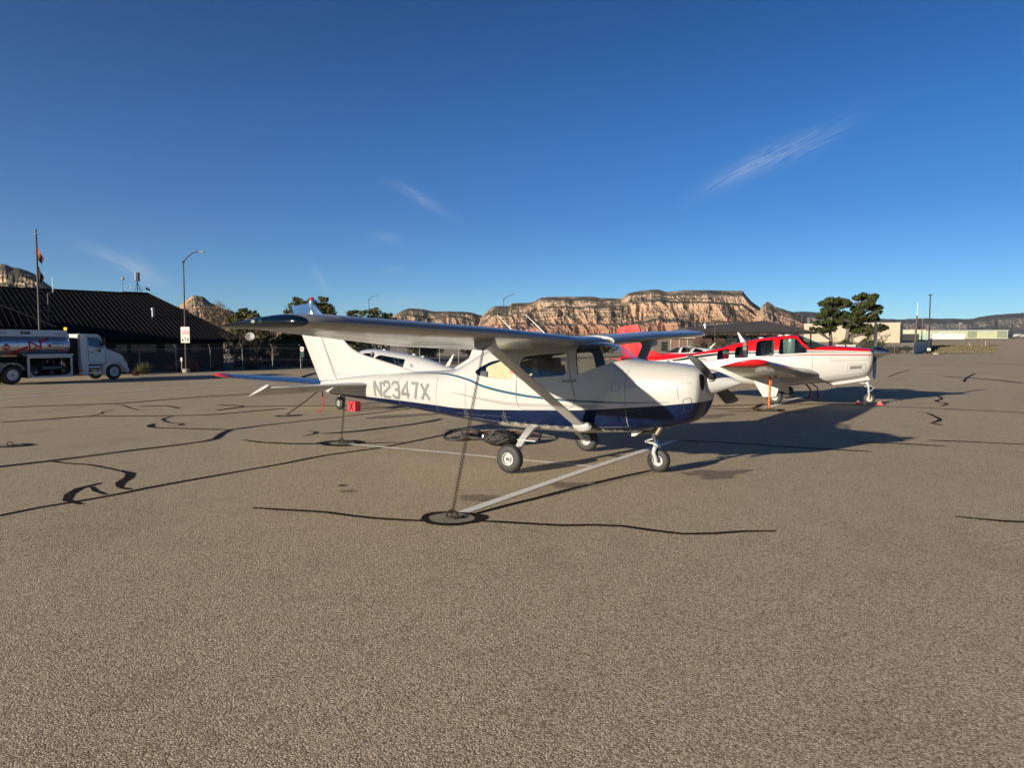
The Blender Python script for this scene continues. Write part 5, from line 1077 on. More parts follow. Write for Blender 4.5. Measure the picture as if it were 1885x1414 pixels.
# ------------------------------------------------------------------ terminal building with dark metal roof
def build_terminal():
    root = empty('terminal_building', (-30.7, 56.7, -.45), R(46)); tag(root, 'long low building with a dark ribbed metal roof behind the fuel truck', 'building')
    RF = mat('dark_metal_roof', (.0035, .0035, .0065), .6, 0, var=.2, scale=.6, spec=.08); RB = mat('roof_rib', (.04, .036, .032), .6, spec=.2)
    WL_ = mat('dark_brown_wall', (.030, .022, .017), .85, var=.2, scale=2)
    def roof(x0, x1, e0, y0, z0, yr, zr, xr0, xr1, name, par, ribx=.36):
        m = MB(); yb = 2 * yr - y0
        m.add([(x0, y0, z0), (x1, y0, z0), (xr1, yr, zr), (xr0, yr, zr), (x0, yb, z0), (x1, yb, z0)], [(0, 1, 2, 3), (1, 5, 2), (5, 4, 3, 2), (4, 0, 3)])
        m.add([(x0, y0, z0 - .003), (x1, y0, z0 - .003), (x1, yb, z0 - .003), (x0, yb, z0 - .003)], [(0, 1, 2, 3)])
        m.add([(x0, y0, z0 - .24), (x1, y0, z0 - .24), (x1, y0, z0 - .006), (x0, y0, z0 - .006), (x1, yb, z0 - .24), (x1, yb, z0 - .006)], [(0, 1, 2, 3), (1, 4, 5, 2)])
        sl = (zr - z0) / (yr - y0); x = x0 + .2
        while x < x1 - .1:
            yt = yr if xr0 <= x <= xr1 else (y0 + (yr - y0) * (x1 - x) / (x1 - xr1) if x > xr1 else y0 + (yr - y0) * (x - x0) / max(xr0 - x0, .01))
            zt = z0 + (yt - y0) * sl
            if yt - y0 > .2: m.add([(x + dx, yy, zz + h) for yy, zz in ((y0, z0), (yt, zt)) for dx, h in ((-.006, -.01), (.006, -.01), (.006, .03), (-.006, .03))], [(0, 1, 5, 4), (1, 2, 6, 5), (2, 3, 7, 6), (3, 0, 4, 7), (0, 3, 2, 1)], 1)
            x += ribx
        for a, b in (((xr1, yr, zr), (x1, y0, z0)), ((xr0, yr, zr), (xr1, yr, zr))): m.tube([Vector(a) + Vector((0, 0, .02)), Vector(b) + Vector((0, 0, .02))], .06, 6, 0)
        return m.build(name, [RF, RB], par, False)
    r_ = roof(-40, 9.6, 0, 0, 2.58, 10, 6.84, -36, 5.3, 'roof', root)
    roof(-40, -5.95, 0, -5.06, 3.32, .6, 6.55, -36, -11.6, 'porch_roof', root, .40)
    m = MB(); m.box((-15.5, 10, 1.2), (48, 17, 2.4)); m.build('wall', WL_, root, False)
    m = MB(); m.box((-15.5, 1.47, .45), (48.1, .06, .10)); m.build('wall_ledge', mat('ledge_brown', (.06, .045, .035), .8), root, False)
    m = MB()
    for x in (-39, -30, -22, -14, -6.6): m.box((x, -4.5, 1.6), (.3, .3, 3.2))
    m.build('porch_post', WL_, root, False)
    for i, (x0, x1) in enumerate(((-3.4, -2.5), (-.3, .5), (.85, 1.3), (1.5, 2.75), (3.5, 4.5), (5.7, 6.45))):
        m = MB(); m.box(((x0 + x1) / 2, 1.475, 1.8), (x1 - x0 + .1, .05, .72)); f = m.build('window', mat('window_frame_dark', (.05, .04, .035), .6), root, False)
        m = MB(); m.add([(x0, 1.446, 1.48), (x1, 1.446, 1.48), (x1, 1.446, 2.12), (x0, 1.446, 2.12)], [(0, 1, 2, 3)]); m.build('pane', mat('reflection_pane_%d' % (i % 3), [(.10, .085, .07), (.16, .10, .07), (.07, .07, .065)][i % 3], .25, var=.5, scale=2.5, coat=.5), f, False, normals=False)  # dim tan pane colours stand in for reflections in the glass
    m = MB(); m.lathe([(.11, 0), (.11, .62), (.16, .64), (.16, .8), (.001, .84)], (3.7, 4.6, 4.5), (0, 0, 1), 12); m.build('vent_pipe', mat('galvanised', (.35, .35, .35), .5, .4), r_)
    m = MB(); m.lathe([(.10, 0), (.10, .8), (.22, .82), (.22, .9), (.001, 1.0)], (-8.5, 6.8, 5.4), (0, 0, 1), 12); m.build('vent_pipe', RF, r_)
    def at(x, y, z): return root.matrix_basis @ Vector((x, y, z))
    # rooftop aerials: each a thing on the roof
    GA = mat('galvanised', (.35, .35, .35), .5, .4); WA = mat('aerial_white', (.75, .76, .78), .4); NB = mat('aerial_frame', (.03, .035, .06), .5)
    e = empty('antenna_mast', at(4.3, 10, 6.84), R(46)); tag(e, 'tripod mast with white panel antennas on the roof ridge', 'antenna')
    m = MB()
    for dx, dy in ((-.32, 0), (.32, -.1), (.1, .35)): m.tube([(dx, dy, -.1), (0, 0, 1.15)], .025, 6)
    m.tube([(0, 0, .1), (0, 0, 2.0)], .035, 8); m.tube([(-.2, 0, .45), (.2, -.06, .45)], .015, 6); m.build('mast', NB, e)
    for dx, dy, a in ((-.13, -.02, .2), (.14, -.02, 2.2), (.02, .14, 4.2)):
        m = MB(); m.box((dx, dy, 1.58), (.13, .07, .85), Matrix.Rotation(a, 3, 'Z')); m.build('panel_antenna', WA if dx < 0 else (NB if dx > .1 else WA), e, False)
    e = empty('antenna_rail', at(3.2, 10, 6.9), R(46)); tag(e, 'horizontal rail of small aerials along the roof ridge', 'antenna')
    m = MB(); m.box((.95, 0, .05), (2.3, .06, .06)); 
    for x in (0, .95, 1.9): m.tube([(x, 0, -.15), (x, 0, .06)], .02, 6)
    m.build('rail', NB, e, False)
    m = MB(); m.tube([(-.15, 0, .05), (-.15, 0, 1.15)], .022, 6); m.build('pole', NB, e)
    m = MB(); m.ellipsoid((-.15, 0, 1.27), (.13, .13, .14)); m.build('radome', mat('radome_grey', (.4, .4, .38), .5), e)
    for x, h in ((.18, .75), (.5, .8), (1.45, .65), (2.05, .8)):
        m = MB(); m.tube([(x, 0, .05), (x, 0, .3)], .025, 6); m.tube([(x, 0, .3), (x, 0, h)], .014, 6); m.build('aerial', WA, e)
    m = MB(); m.lathe([(.001, .0), (.16, .05), (.24, .10)], (1.95, -.02, .32), (.3, -.6, .7), 14); m.build('dish', NB, e, normals=False)
    e = empty('pipe_mast', at(-5.25, -.2, 2.6), R(46)); tag(e, 'bent pipe mast with a white whip aerial at the building eave', 'antenna')
    m = MB(); m.tube([(-.03, 0, -2.2), (-.03, 0, 3.25), (.0, 0, 3.32), (.28, 0, 3.34), (.3, 0, 3.4)], .05, 8); m.build('mast', mat('dark_pipe', (.06, .055, .05), .5), e)
    m = MB(); m.tube([(.3, 0, 3.3), (.3, 0, 4.55)], .025, 6); m.build('whip', WA, e)
    return root
terminal = build_terminal()
def fr46(t, y, z=0): a = R(46); return Vector((-30.7 + t * math.cos(a) - y * math.sin(a), 56.7 + t * math.sin(a) + y * math.cos(a), -.45 + z))

# gravel bed between the fence and the building
m = MB(); q = [fr46(*p) for p in ((-40, -4.6), (60, -5.2), (60, 40), (-40, 40))]; m.add([(v.x, v.y, -.43) for v in q], [(0, 1, 2, 3)])
tag(m.build('gravel_bed', mat('dark_gravel', (.10, .075, .055), .95, var=.5, scale=1.5, fine=.6), angle=0, normals=False), kind='structure')

# chain link fences
def chain_fabric():
    if 'chain_link' in MATS: return MATS['chain_link']
    t = NT('chain_link'); t.set(color=(.20, .20, .20), rough=.5, metal=.4)
    tr = t.n('ShaderNodeBsdfTransparent'); mx = t.n('ShaderNodeMixShader'); mx.inputs[0].default_value = .13
    t.l(tr.outputs[0], mx.inputs[1]); t.l(t.b.outputs[0], mx.inputs[2]); t.l(mx.outputs[0], t.out.inputs[0]); MATS['chain_link'] = t.m; return t.m
def fence(p0, p1, n, h, name, label, arm=True, base=None, mesh_=True):
    p0, p1 = Vector((*p0, 0)), Vector((*p1, 0)); d = (p1 - p0); L = d.length; e = empty(name, (p0.x, p0.y, gz(p0.x, p0.y)), math.atan2(d.y, d.x)); tag(e, label, 'fence')
    GP = mat('fence_grey', (.27, .27, .26), .45, .5); z0 = gz(p0.x, p0.y); zs = [gz(*(p0 + d * i / (n - 1)).xy) - z0 for i in range(n)]; tops = []
    for i in range(n):
        x = L * i / (n - 1); m = MB(); m.tube([(x, 0, zs[i] - .1), (x, 0, zs[i] + h)], .03, 8)
        if arm: m.tube([(x, 0, zs[i] + h), (x, .30, zs[i] + h + .34)] if arm > 0 else [(x, 0, zs[i] + h), (x - .02, .28, zs[i] + h + .34)], .02, 6)
        m.build('post', GP, e); tops.append((x, 0, zs[i] + h - .02))
    m = MB(); m.tube(tops, .02, 6); m.build('top_rail', GP, e)
    if arm:
        m = MB()
        for k in (.35, .65, .95): m.tube([(x, .30 * k, z + .02 + .34 * k) for x, y, z in tops], .005, 4)
        m.build('barbed_wire', GP, e)
    if mesh_:
        m = MB(); m.add([(x, .035, z) for x, y, z in tops] + [(x, .035, z - h + .03) for x, y, z in tops], [(i, i + 1, n + i + 1, n + i) for i in range(n - 1)]); m.build('wire_mesh', chain_fabric(), e, False, normals=False)
    return e
f0 = fr46(-6, -5.05); f1 = fr46(44, -5.05)
fence((f0.x, f0.y), (f1.x, f1.y), 20, 1.82, 'chain_link_fence', 'chain link fence with angled arms in front of the dark building')
fence((22, 112), (63.6, 113), 15, 1.75, 'chain_link_fence', 'chain link fence beyond the red plane, before the brown roofed pavilion', arm=0)

# ------------------------------------------------------------------ lamp posts, poles, flags, signs
def lamp(x, y, h, arm, label, color=(.05, .03, .026), r=.07, base=True):
    z = gz(x, y); e = empty('street_lamp', (x, y, z)); tag(e, label, 'street lamp', 'lamp posts'); MT = mat('lamp_bronze', color, .5)
    m = MB(); m.tube([(0, 0, 0), (0, 0, h - .75)], [r, r * .62], 12); m.lathe([(.001, .03), (.09, .02), (.09, -.12), (.07, -.14)], (0, 0, h - .72), (0, 0, 1), 10); m.build('pole', MT, e)
    m = MB(); m.tube([(0, 0, h - .78), (arm * .25, 0, h - .40), (arm * .55, 0, h - .12), (arm * .85, 0, h - .01), (arm, 0, h)], [.045, .042, .038, .034, .03], 8); m.build('arm', MT, e)
    m = MB(); m.box((arm + .12, 0, h - .01), (.42, .22, .10), taper=.7); hd = m.build('lamp_head', mat('lamp_head', (.30, .31, .32), .4), e, True, 30)
    m = MB(); m.box((arm + .12, 0, h - .066), (.30, .16, .012)); m.build('lens', mat('lamp_lens', (.6, .6, .58), .2), hd, False)
    if base: m = MB(); m.lathe([(.26, -.05), (.26, .28), (.2, .30), (.001, .30)], (0, 0, 0), (0, 0, 1), 16); m.build('concrete_base', mat('old_concrete_light', (.36, .32, .27), .9), e)
    return e
l1 = lamp(-24.68, 53.88, 9.1, 1.28, 'tall lamp post carrying the white price sign, by the fence at left')
lamp(-24.0, 120, 10.2, 1.45, 'lamp post beside the junipers left of the mesa'); lamp(-1.3, 112, 9.85, 1.9, 'lamp post standing before the middle of the mesa, above the near wing')
x, y = -24.62, 53.74; e = empty('price_sign', (x, y, 1.81)); tag(e, 'white fuel price sign with red 558 above black 678 on the lamp post', 'sign')
m = MB(); m.box((0, 0, .595), (.66, .03, 1.20)); m.build('sign_board', mat('sign_white', (.74, .72, .66), .5), e, False)
m = MB()
for k, (ch, w, z, h, mi) in enumerate((('558', .50, .62, .27, 0), ('678', .50, .10, .27, 1))):
    for j, c_ in enumerate(ch): put_text(m, c_, .15, h, lambda u, v: (-.26 + j * .187 + u, -.019, z + v), mi, .012)
m.tube([(-.06, -.019, 1.04), (0, -.019, 1.12), (.03, -.019, 1.05), (.08, -.019, 1.11)], .008, 4, 2); m.add([(-.22, -.019, .96), (.22, -.019, .96), (.22, -.019, .975), (-.22, -.019, .975)], [(0, 1, 2, 3)], 2); m.add([(-.27, -.019, .535), (.27, -.019, .535), (.27, -.019, .545), (-.27, -.019, .545)], [(0, 1, 2, 3)], 0)
m.build('price_figures', [mat('sign_red', (.55, .02, .05), .5), mat('decal_black', (.01, .01, .012), .4), mat('sign_grey', (.35, .33, .3), .5)], e, False, normals=False)
e = empty('junction_box', (-24.95, 53.75, .55)); tag(e, 'small white box fixed low beside the lamp post', 'box'); m = MB(); m.box((0, 0, 0), (.12, .1, .28)); m.tube([(0, 0, -.14), (0, .02, -1.0)], .02, 6); m.build('box_body', mat('sign_white', (.74, .72, .66), .5), e, True, 30)
# flagpole
fx, fy = -30.45, 46.0
e = empty('flagpole', (fx, fy, -.45)); tag(e, 'tall flagpole with silver ball rising behind the fuel truck', 'flagpole')
m = MB(); m.tube([(0, 0, 0), (0, 0, 9.25)], [.085, .055], 12); m.build('pole', mat('pole_grey', (.035, .032, .03), .5), e)
m = MB(); m.ellipsoid((0, 0, 9.42), (.09, .09, .10)); m.build('ball', mat('ball_silver', (.6, .62, .64), .2, 1), e); m = MB(); m.box((-.07, 0, 9.22), (.2, .08, .07)); m.build('truck_pulley', DARK(), e, False)
def flag(z0, hoist, fly, drop, name, label, mats, fn):
    m = MB(); n, k = 14, 10; vs = []
    for i in range(n + 1):
        for j in range(k + 1):
            u, v = i / n, j / k; w = .06 * math.sin(u * 9 + v * 2) * (.3 + u); vs.append((fx + .06 + fly * u * (1 - .25 * v * u), fy - .04 + w, z0 - hoist * v * (1 - .35 * u) - drop * u ** 1.25))
    m.add(vs, [(i * (k + 1) + j, i * (k + 1) + j + 1, (i + 1) * (k + 1) + j + 1, (i + 1) * (k + 1) + j) for i in range(n) for j in range(k)])
    for q in range(len(m.mi)): m.mi[q] = fn(q // k / n, q % k / k)
    o = m.build(name, mats, None, True, 0, normals=False); tag(o, label, 'flag', 'flags on the pole')
OR, YL, BL, KF = mat('flag_red', (.26, .035, .02), .8), mat('flag_gold', (.34, .10, .02), .8), mat('flag_navy', (.010, .012, .035), .8), mat('flag_black', (.006, .006, .007), .8)
flag(7.95, .80, .38, .80, 'flag', 'limp orange and dark flag, the upper one on the pole', [OR, YL, BL], lambda u, v: 2 if v > .5 or u > .75 else (int((v * 4 + u * 2) * 2) % 2))
flag(6.75, .85, .36, .80, 'flag', 'limp black flag, the lower one on the pole', [KF], lambda u, v: 0)
# small things along the left fence
e = empty('satellite_dish', (-23.5, 64, -.45)); tag(e, 'white satellite dish on a pole beside the dark building', 'dish')
m = MB(); m.tube([(0, 0, 0), (0, 0, 2.6)], .04, 8); m.build('pole', DARK(), e); m = MB(); m.lathe([(.001, 0), (.18, .02), (.32, .07), (.40, .12), (.39, .13), (.001, .02)], (.02, -.06, 2.78), (.25, -.9, .35), 20); m.build('dish_bowl', mat('dish_grey', (.5, .5, .5), .5), e)
e = empty('notice_sign', (-18.2, 61.8, -.45)); tag(e, 'small green and white notice on a post by the fence', 'sign')
m = MB(); m.tube([(0, 0, 0), (0, 0, 1.9)], .035, 8); m.build('post', mat('post_brown', (.08, .06, .05), .7), e); m = MB(); m.box((0, -.04, 1.32), (.34, .02, .58)); m.build('green_panel', mat('sign_green', (.02, .07, .05), .5), e, False)
m = MB(); m.prism(roundpoly([(-.16, 1.5), (.16, 1.5), (.16, 1.92), (-.16, 1.92)], .15), lambda u, v, d: (u, d, v), -.07, -.055); m.build('white_panel', mat('sign_white', (.74, .72, .66), .5), e, False)
m = MB(); m.ellipsoid((0, -.072, 1.72), (.06, .006, .08)); m.build('symbol', DARK(), e, False)
def stone_material():
    t = NT('volcanic_stone'); vo = t.n('ShaderNodeTexVoronoi'); vo.inputs['Scale'].default_value = 4.5; t.l(t.tc.outputs['Object'], vo.inputs['Vector']); sc_ = t.n('ShaderNodeSeparateColor'); t.l(vo.outputs['Color'], sc_.inputs[0])
    c = t.ramp(sc_.outputs[0], [(0, (.05, .018, .014)), (.6, (.14, .05, .035)), (.85, (.24, .12, .09)), (1, (.42, .28, .22))]); c = t.mix(t.ramp(vo.outputs['Distance'], [(.35, (0, 0, 0)), (.6, (1, 1, 1))]), c, (.01, .006, .005)); t.set(color=c, rough=.9); t.bump(vo.outputs['Distance'], -1.0, .08); return t.m
e = empty('stone_wall', (-25.9, 66.4, -.45), R(14)); tag(e, 'low planter wall of dark red volcanic stones behind the fence', 'wall')
m = MB()
for i in range(46):
    for j in range(3): m.ellipsoid((.11 + i * .26 + .13 * (j % 2), random.uniform(-.04, .04), .11 + j * .19), (random.uniform(.13, .18), .16, random.uniform(.09, .13)), 8, 6)
m.box((6, .12, .30), (12, .2, .56)); m.build('stones', stone_material(), e, True, 0)
m = MB(); m.box((6, .05, .66), (12.1, .5, .09)); m.build('coping', mat('sandstone_cap', (.34, .27, .2), .9), e, False)

# ------------------------------------------------------------------ buildings on the right
def block(name, label, foot, z0, z1, mm, cat='building', roofm=None, rh=.0, parent=None):
    e = empty(name, (foot[0][0], foot[0][1], 0)); tag(e, label, cat); n = len(foot); o = Vector((foot[0][0], foot[0][1], 0))
    m = MB(); m.prism([(p[0] - o.x, p[1] - o.y) for p in foot], lambda u, v, d: (u, v, d), z0, z1); m.build('wall', mm, e, False)
    if roofm:
        c = (sum(p[0] for p in foot) / n - o.x, sum(p[1] for p in foot) / n - o.y); k = 1.012
        m = MB(); m.prism([(c[0] + (p[0] - o.x - c[0]) * k, c[1] + (p[1] - o.y - c[1]) * k) for p in foot], lambda u, v, d: (u, v, d), z1, z1 + rh); m.build('roof_edge', roofm, e, False)
    return e
def siding(name, color, sc_=1.2, dirn=(1, 0, 0)):
    if name in MATS: return MATS[name]
    t = NT(name); w = t.n('ShaderNodeTexWave'); w.inputs['Scale'].default_value = sc_; mp = t.n('ShaderNodeMapping'); mp.inputs['Rotation'].default_value = (0, 0, .5); t.l(t.tc.outputs['Object'], mp.inputs[0]); t.l(mp.outputs[0], w.inputs['Vector'])
    f = t.noise(.5, 4); t.set(color=t.mix(t.math('MULTIPLY', w.outputs['Fac'], .16), t.ramp(f, [(.3, tuple(c * .86 for c in color)), (.7, color)]), tuple(c * .6 for c in color)), rough=.7); MATS[name] = t.m; return t.m
hb = block('hangar', 'large plain beige hangar behind the two pine trees', [(78.3, 191.4), (97.9, 180), (111.2, 203), (91.6, 214.4)], .9, 6.7, siding('beige_siding', (.50, .42, .31)), 'hangar', mat('cream_trim', (.52, .46, .36), .6), .22)
def onface(a, b, t, off_=.05): # point along a wall from a to b, pushed out towards the camera
    a, b = Vector(a), Vector(b); d = (b - a).normalized(); nn = Vector((d.y, -d.x)); p = a + (b - a) * t + nn * off_; return p
m = MB(); o = Vector((78.3, 191.4))
for t0, t1, z0, z1 in ((.30, .36, 1.2, 3.4), (.62, .66, 1.2, 3.3)):
    p, q = onface((78.3, 191.4), (97.9, 180), t0) - o, onface((78.3, 191.4), (97.9, 180), t1) - o; m.add([(p.x, p.y, z0), (q.x, q.y, z0), (q.x, q.y, z1), (p.x, p.y, z1)], [(0, 1, 2, 3)])
m.build('door', mat('door_tan', (.34, .27, .2), .6), hb, False, normals=False)
gh = block('hangar', 'long pale green hangar row far away at right', [(160, 312), (206.5, 297), (212, 315), (166, 330)], 2.5, 6.9, siding('green_siding', (.46, .50, .33)), 'hangar', mat('green_roof_trim', (.30, .34, .38), .5), .3)
m = MB(); o = Vector((160, 312))
for t0, t1 in ((.70, .77), (.92, .995)):
    p, q = onface((160, 312), (206.5, 297), t0) - o, onface((160, 312), (206.5, 297), t1) - o; m.add([(p.x, p.y, 3.9), (q.x, q.y, 3.9), (q.x, q.y, 6.7), (p.x, p.y, 6.7)], [(0, 1, 2, 3)])
m.build('hangar_door', siding('green_door', (.24, .28, .2), 3), gh, False, normals=False)
block('hangar', 'pale green gabled hangar beside the beige hangar, far right', [(137.5, 262), (149, 257), (156, 272), (144, 277)], 2.4, 6.4, siding('green_siding_pale', (.48, .52, .38)), 'hangar', mat('cream_trim', (.52, .46, .36), .6), .15)
block('shipping_container', 'mint green box between the two wooden poles, far right', [(136, 240), (139.4, 239), (141, 243), (137.6, 244)], 2.4, 4.7, siding('mint_siding', (.36, .52, .42), 4), 'container')
wb = block('storage_shed', 'long white flat shed before the green hangar row', [(148.5, 252), (158, 249), (160, 254), (150.5, 257)], 2.6, 5.0, siding('white_siding', (.68, .70, .68), 3), 'shed')
m = MB(); m.box((4.2, -.6, 2.7 + 2.55), (3.6, 1.6, .5)); m.build('roof_unit', mat('white_unit', (.6, .62, .6), .6), wb, False); wb.children[-1].location = (0, 0, 0)
block('storage_shed', 'dark shed beside the dark end of the beige hangar', [(125, 228), (129, 226), (131, 231), (127, 233)], 1.9, 4.6, mat('shed_dark', (.03, .03, .032), .8), 'shed')
block('water_tank', 'small dark blue tank standing above the green hangar roof', [(172, 318), (173.6, 317.4), (174.2, 319), (172.6, 319.6)], 6.5, 9.2, mat('tank_navy', (.012, .015, .05), .5), 'tank')
# brown panelled shed and pavilion
e = empty('panel_shed', (23, 114.5, 0)); tag(e, 'low shed with brown doors and cream posts beyond the red plane tail', 'shed')
m = MB(); m.box((3.0, 1.2, 1.25), (6.2, 2.2, 2.5)); m.build('wall', mat('shed_greybrown', (.16, .13, .10), .8), e, False); m = MB(); m.box((3.0, 1.0, 2.56), (6.6, 2.9, .14)); m.build('roof', mat('cream_trim', (.52, .46, .36), .6), e, False)
for x in (3.2, 4.55): m = MB(); m.box((x, .07, 1.2), (1.15, .05, 2.3)); m.build('door', siding('brown_door', (.26, .15, .11), 2), e, False)
for x in (2.52, 3.88, 5.22): m = MB(); m.box((x, .04, 1.25), (.14, .12, 2.5)); m.build('post', mat('cream_trim', (.52, .46, .36), .6), e, False)
m = MB(); m.box((1.5, .08, 1.2), (1.0, .04, 1.5)); m.build('window', mat('dark_glazing', (.012, .016, .018), .06, coat=.5), e, False)
e = empty('pavilion', (31, 120, 0)); tag(e, 'pavilion with a broad grey brown hip roof behind the red plane', 'building')
m = MB(); rv = [(-1.2, -2, 3.62), (19.4, -2, 3.55), (24, 22, 3.5), (-1, 26, 3.6), (13.8, 7, 5.75), (-.5, 6, 4.55)]
m.add(rv, [(0, 1, 4, 5), (1, 2, 4), (2, 3, 5, 4), (3, 0, 5), (0, 3, 2, 1)]); m.build('roof', mat('pavilion_roof', (.085, .072, .066), .75, var=.12, scale=.4), e, False)
m = MB(); m.box((9.1, -2.05, 3.42), (20.6, .1, .34)); m.build('fascia', mat('fascia_dark', (.02, .018, .017), .7), e, False)
m = MB(); m.box((9, 8, 1.6), (17, 16, 3.1)); m.build('wall', mat('pavilion_wall', (.09, .05, .038), .8, var=.25, scale=1.5), e, False)
for i in range(7): m = MB(); m.box((5.6 + i * 1.75, -.04, 1.9), (1.5, .06, 2.2)); m.build('window', mat('pavilion_glass', (.02, .03, .034), .06, coat=.8), e, False)
m = MB()
for i in range(9): m.box((1 + i * 2.2, -1.6, 1.7), (.18, .18, 3.3))
m.build('post', mat('fascia_dark', (.02, .018, .017), .7), e, False)
m = MB(); m.lathe([(.25, 0), (.25, .3), (.42, .35), (.5, .6), (.42, .85), (.2, .95), (.001, .97)], (2.1, 2.2, 4.2), (0, 0, 1), 14); m.build('roof_ventilator', mat('ventilator_alu', (.6, .6, .6), .3, .9), e)
# wall of grey panels, poles
e = empty('panel_fence', (63.8, 113, 0)); tag(e, 'solid grey panel fence running away beside the bare pole at right', 'fence')
for i in range(8):
    a, b = Vector((63.8 + 3.0 * i, 113 + 4.5 * i)), Vector((63.8 + 3.0 * i + 2.95, 113 + 4.5 * i + 4.42)); m = MB(); d = (b - a).normalized(); nn = Vector((d.y, -d.x)) * .04
    vs = []
    for k in range(13):
        p = a + (b - a) * k / 12 + nn * (1 if k % 2 else -1) - Vector((63.8, 113)); g_ = gz(*(a + (b - a) * k / 12)); vs += [(p.x, p.y, g_), (p.x, p.y, g_ + 1.85)]
    m.add(vs, [(2 * k, 2 * k + 2, 2 * k + 3, 2 * k + 1) for k in range(12)]); m.build('fence_panel', mat('panel_grey', (.42, .43, .44), .6), e, False, normals=False)
def pole(x, y, h, r0, r1, label, color, name='utility_pole', lean=0, extra=None):
    e = empty(name, (x, y, gz(x, y))); tag(e, label, 'pole'); m = MB(); m.tube([(0, 0, -.1), (lean, 0, h)], [r0, r1], 10); m.build('pole', mat('pole_%s' % label[:9].replace(' ', '_'), color, .7, var=.2), e); return e
e = pole(66.3, 113.4, 9.4, .11, .08, 'tall dark bare pole with white box at its base, right', (.035, .028, .028), 'light_pole')
m = MB(); m.box((-.05, -.2, .75), (.42, .3, .42)); m.build('box', mat('sign_white', (.74, .72, .66), .5), e, False); m = MB(); m.lathe([(.45, -.05), (.45, .22), (.001, .24)], (.1, -1.9, 0), (0, 0, 1), 16); m.build('concrete_base', mat('old_concrete_light', (.36, .32, .27), .9), e); m = MB(); m.box((0, 0, 9.4), (.5, .25, .14)); m.build('lamp_head', DARK(), e, False)
e = pole(84.8, 150, 6.6, .2, .15, 'leaning wooden pole with a white whip on top', (.12, .08, .055), lean=.25); m = MB(); m.tube([(.25, 0, 6.5), (.3, 0, 9.3)], .05, 6); m.build('whip', mat('aerial_white', (.75, .76, .78), .4), e)
pole(114.3, 199, 6.2, .16, .12, 'second wooden pole, before the pale green hangars', (.16, .11, .075), lean=.1)
e = pole(175, 279, 6.0, .10, .08, 'thin pale pole in front of the green hangar row', (.3, .3, .3), 'light_pole'); m = MB(); m.box((.2, 0, 6.0), (1.2, .3, .2)); m.build('lamp_head', mat('aerial_white', (.75, .76, .78), .4), e, False)
pole(29.6, 104, 4.6, .06, .05, 'thin bare post in front of the brown pavilion', (.07, .06, .06), 'light_pole')
for x, y, l in ((96.5, 150, .3), (104.3, 157, -.02)):
    e = empty('marker_post', (x, y, gz(x, y))); tag(e, 'leaning pale marker post in the dry grass' if l > .1 else 'upright pale marker post in the dry grass', 'marker', 'taxiway markers'); m = MB(); m.tube([(0, 0, 0), (-l, 0, .8)], .06, 6); m.build('stake', mat('marker_pale', (.6, .45, .36), .6), e)
    m = MB(); m.tube([(-l * .99, 0, .8), (-l * 1.25, 0, 1.0)], .065, 6); m.build('cap', mat('marker_orange', (.6, .22, .12), .6), e)
for i, (x, lab) in enumerate(((54.8, 'white utility cabinet left of the pine trunks'), (56.6, 'white utility cabinet between the pine trunks'))):
    e = empty('utility_cabinet', (x, 119, 0)); tag(e, lab, 'cabinet', 'utility cabinets'); m = MB(); m.box((0, 0, .75), (1.2, .8, 1.5)); m.build('cabinet_body', mat('sign_white', (.74, .72, .66), .5), e, True, 30); m = MB(); m.box((.1, -.41, .8), (.5, .02, 1.1)); m.build('door', mat('cabinet_door', (.55, .54, .5), .5), e, False)
# ------------------------------------------------------------------ bicycle and bag under the plane
def build_bike():
    e = empty('bicycle', (-.42, 13.25, gz(-.42, 13.25)), R(2)); tag(e, 'bicycle lying flat on the ramp under the dark blue belly', 'bicycle')
    FR_ = mat('bike_frame', (.10, .05, .035), .4, .3); 
    for c, tx, ty in (((-.52, .10, .085), .16, -.10), ((-.12, -.28, .07), -.06, .12)):
        w = empty('bike_wheel', c, 0, e); w.rotation_euler = (tx, ty, 0); m = MB(); rings = []
        for k in range(37):
            a = 2 * math.pi * k / 36; cc = Vector((.335 * math.cos(a), .335 * math.sin(a), 0)); rr = cc.normalized(); rings.append([cc + rr * (.03 * math.cos(b)) + Vector((0, 0, .03 * math.sin(b))) for b in [j * math.pi / 4 for j in range(8)]])
        m.loft(rings, cap=(False, False)); m.build('tyre', BLACK(), w, True, 60)
        m = MB()
        for k in range(20):
            a = k * math.pi / 10; m.tube([(.02 * math.cos(a), .02 * math.sin(a), .02 * (-1) ** k), (.31 * math.cos(a), .31 * math.sin(a), 0)], .0022, 4)
        m.tube([(0, 0, -.05), (0, 0, .05)], .025, 8); m.build('spokes', STEEL(), w)
    m = MB(); bb, hd, st, rr = (.15, .05, .12), (.62, -.05, .12), (.22, .38, .12), (-.50, .10, .10)
    for a, b, r in ((bb, hd, .022), (hd, st, .018), (st, bb, .018), (bb, rr, .012), (st, rr, .01), (hd, (.95, -.02, .08), .02)): m.tube([a, b], r, 8)
    m.build('frame', FR_, e)
    m = MB(); m.tube([(.86, .36, .10), (.90, .2, .12), (.98, .0, .1), (.95, -.2, .09), (.92, -.34, .06)], .014, 8); m.tube([(.92, -.34, .06), (.90, -.44, .05)], .02, 8); m.build('handlebar', DARK(), e)
    m = MB(); m.ellipsoid((.24, .50, .12), (.08, .14, .05)); m.build('saddle', BLACK(), e); m = MB(); m.lathe([(.09, 0), (.09, .01), (.02, .012)], (.15, .05, .16), (0, 0, 1), 20); m.tube([(.15, .05, .17), (.3, -.06, .18)], .012, 6); m.box((.33, -.07, .18), (.09, .06, .02)); m.build('crank', DARK(), e)
build_bike()
m = MB(); rings = []
bx, by = -.17, 12.42; bz = gz(bx, by)
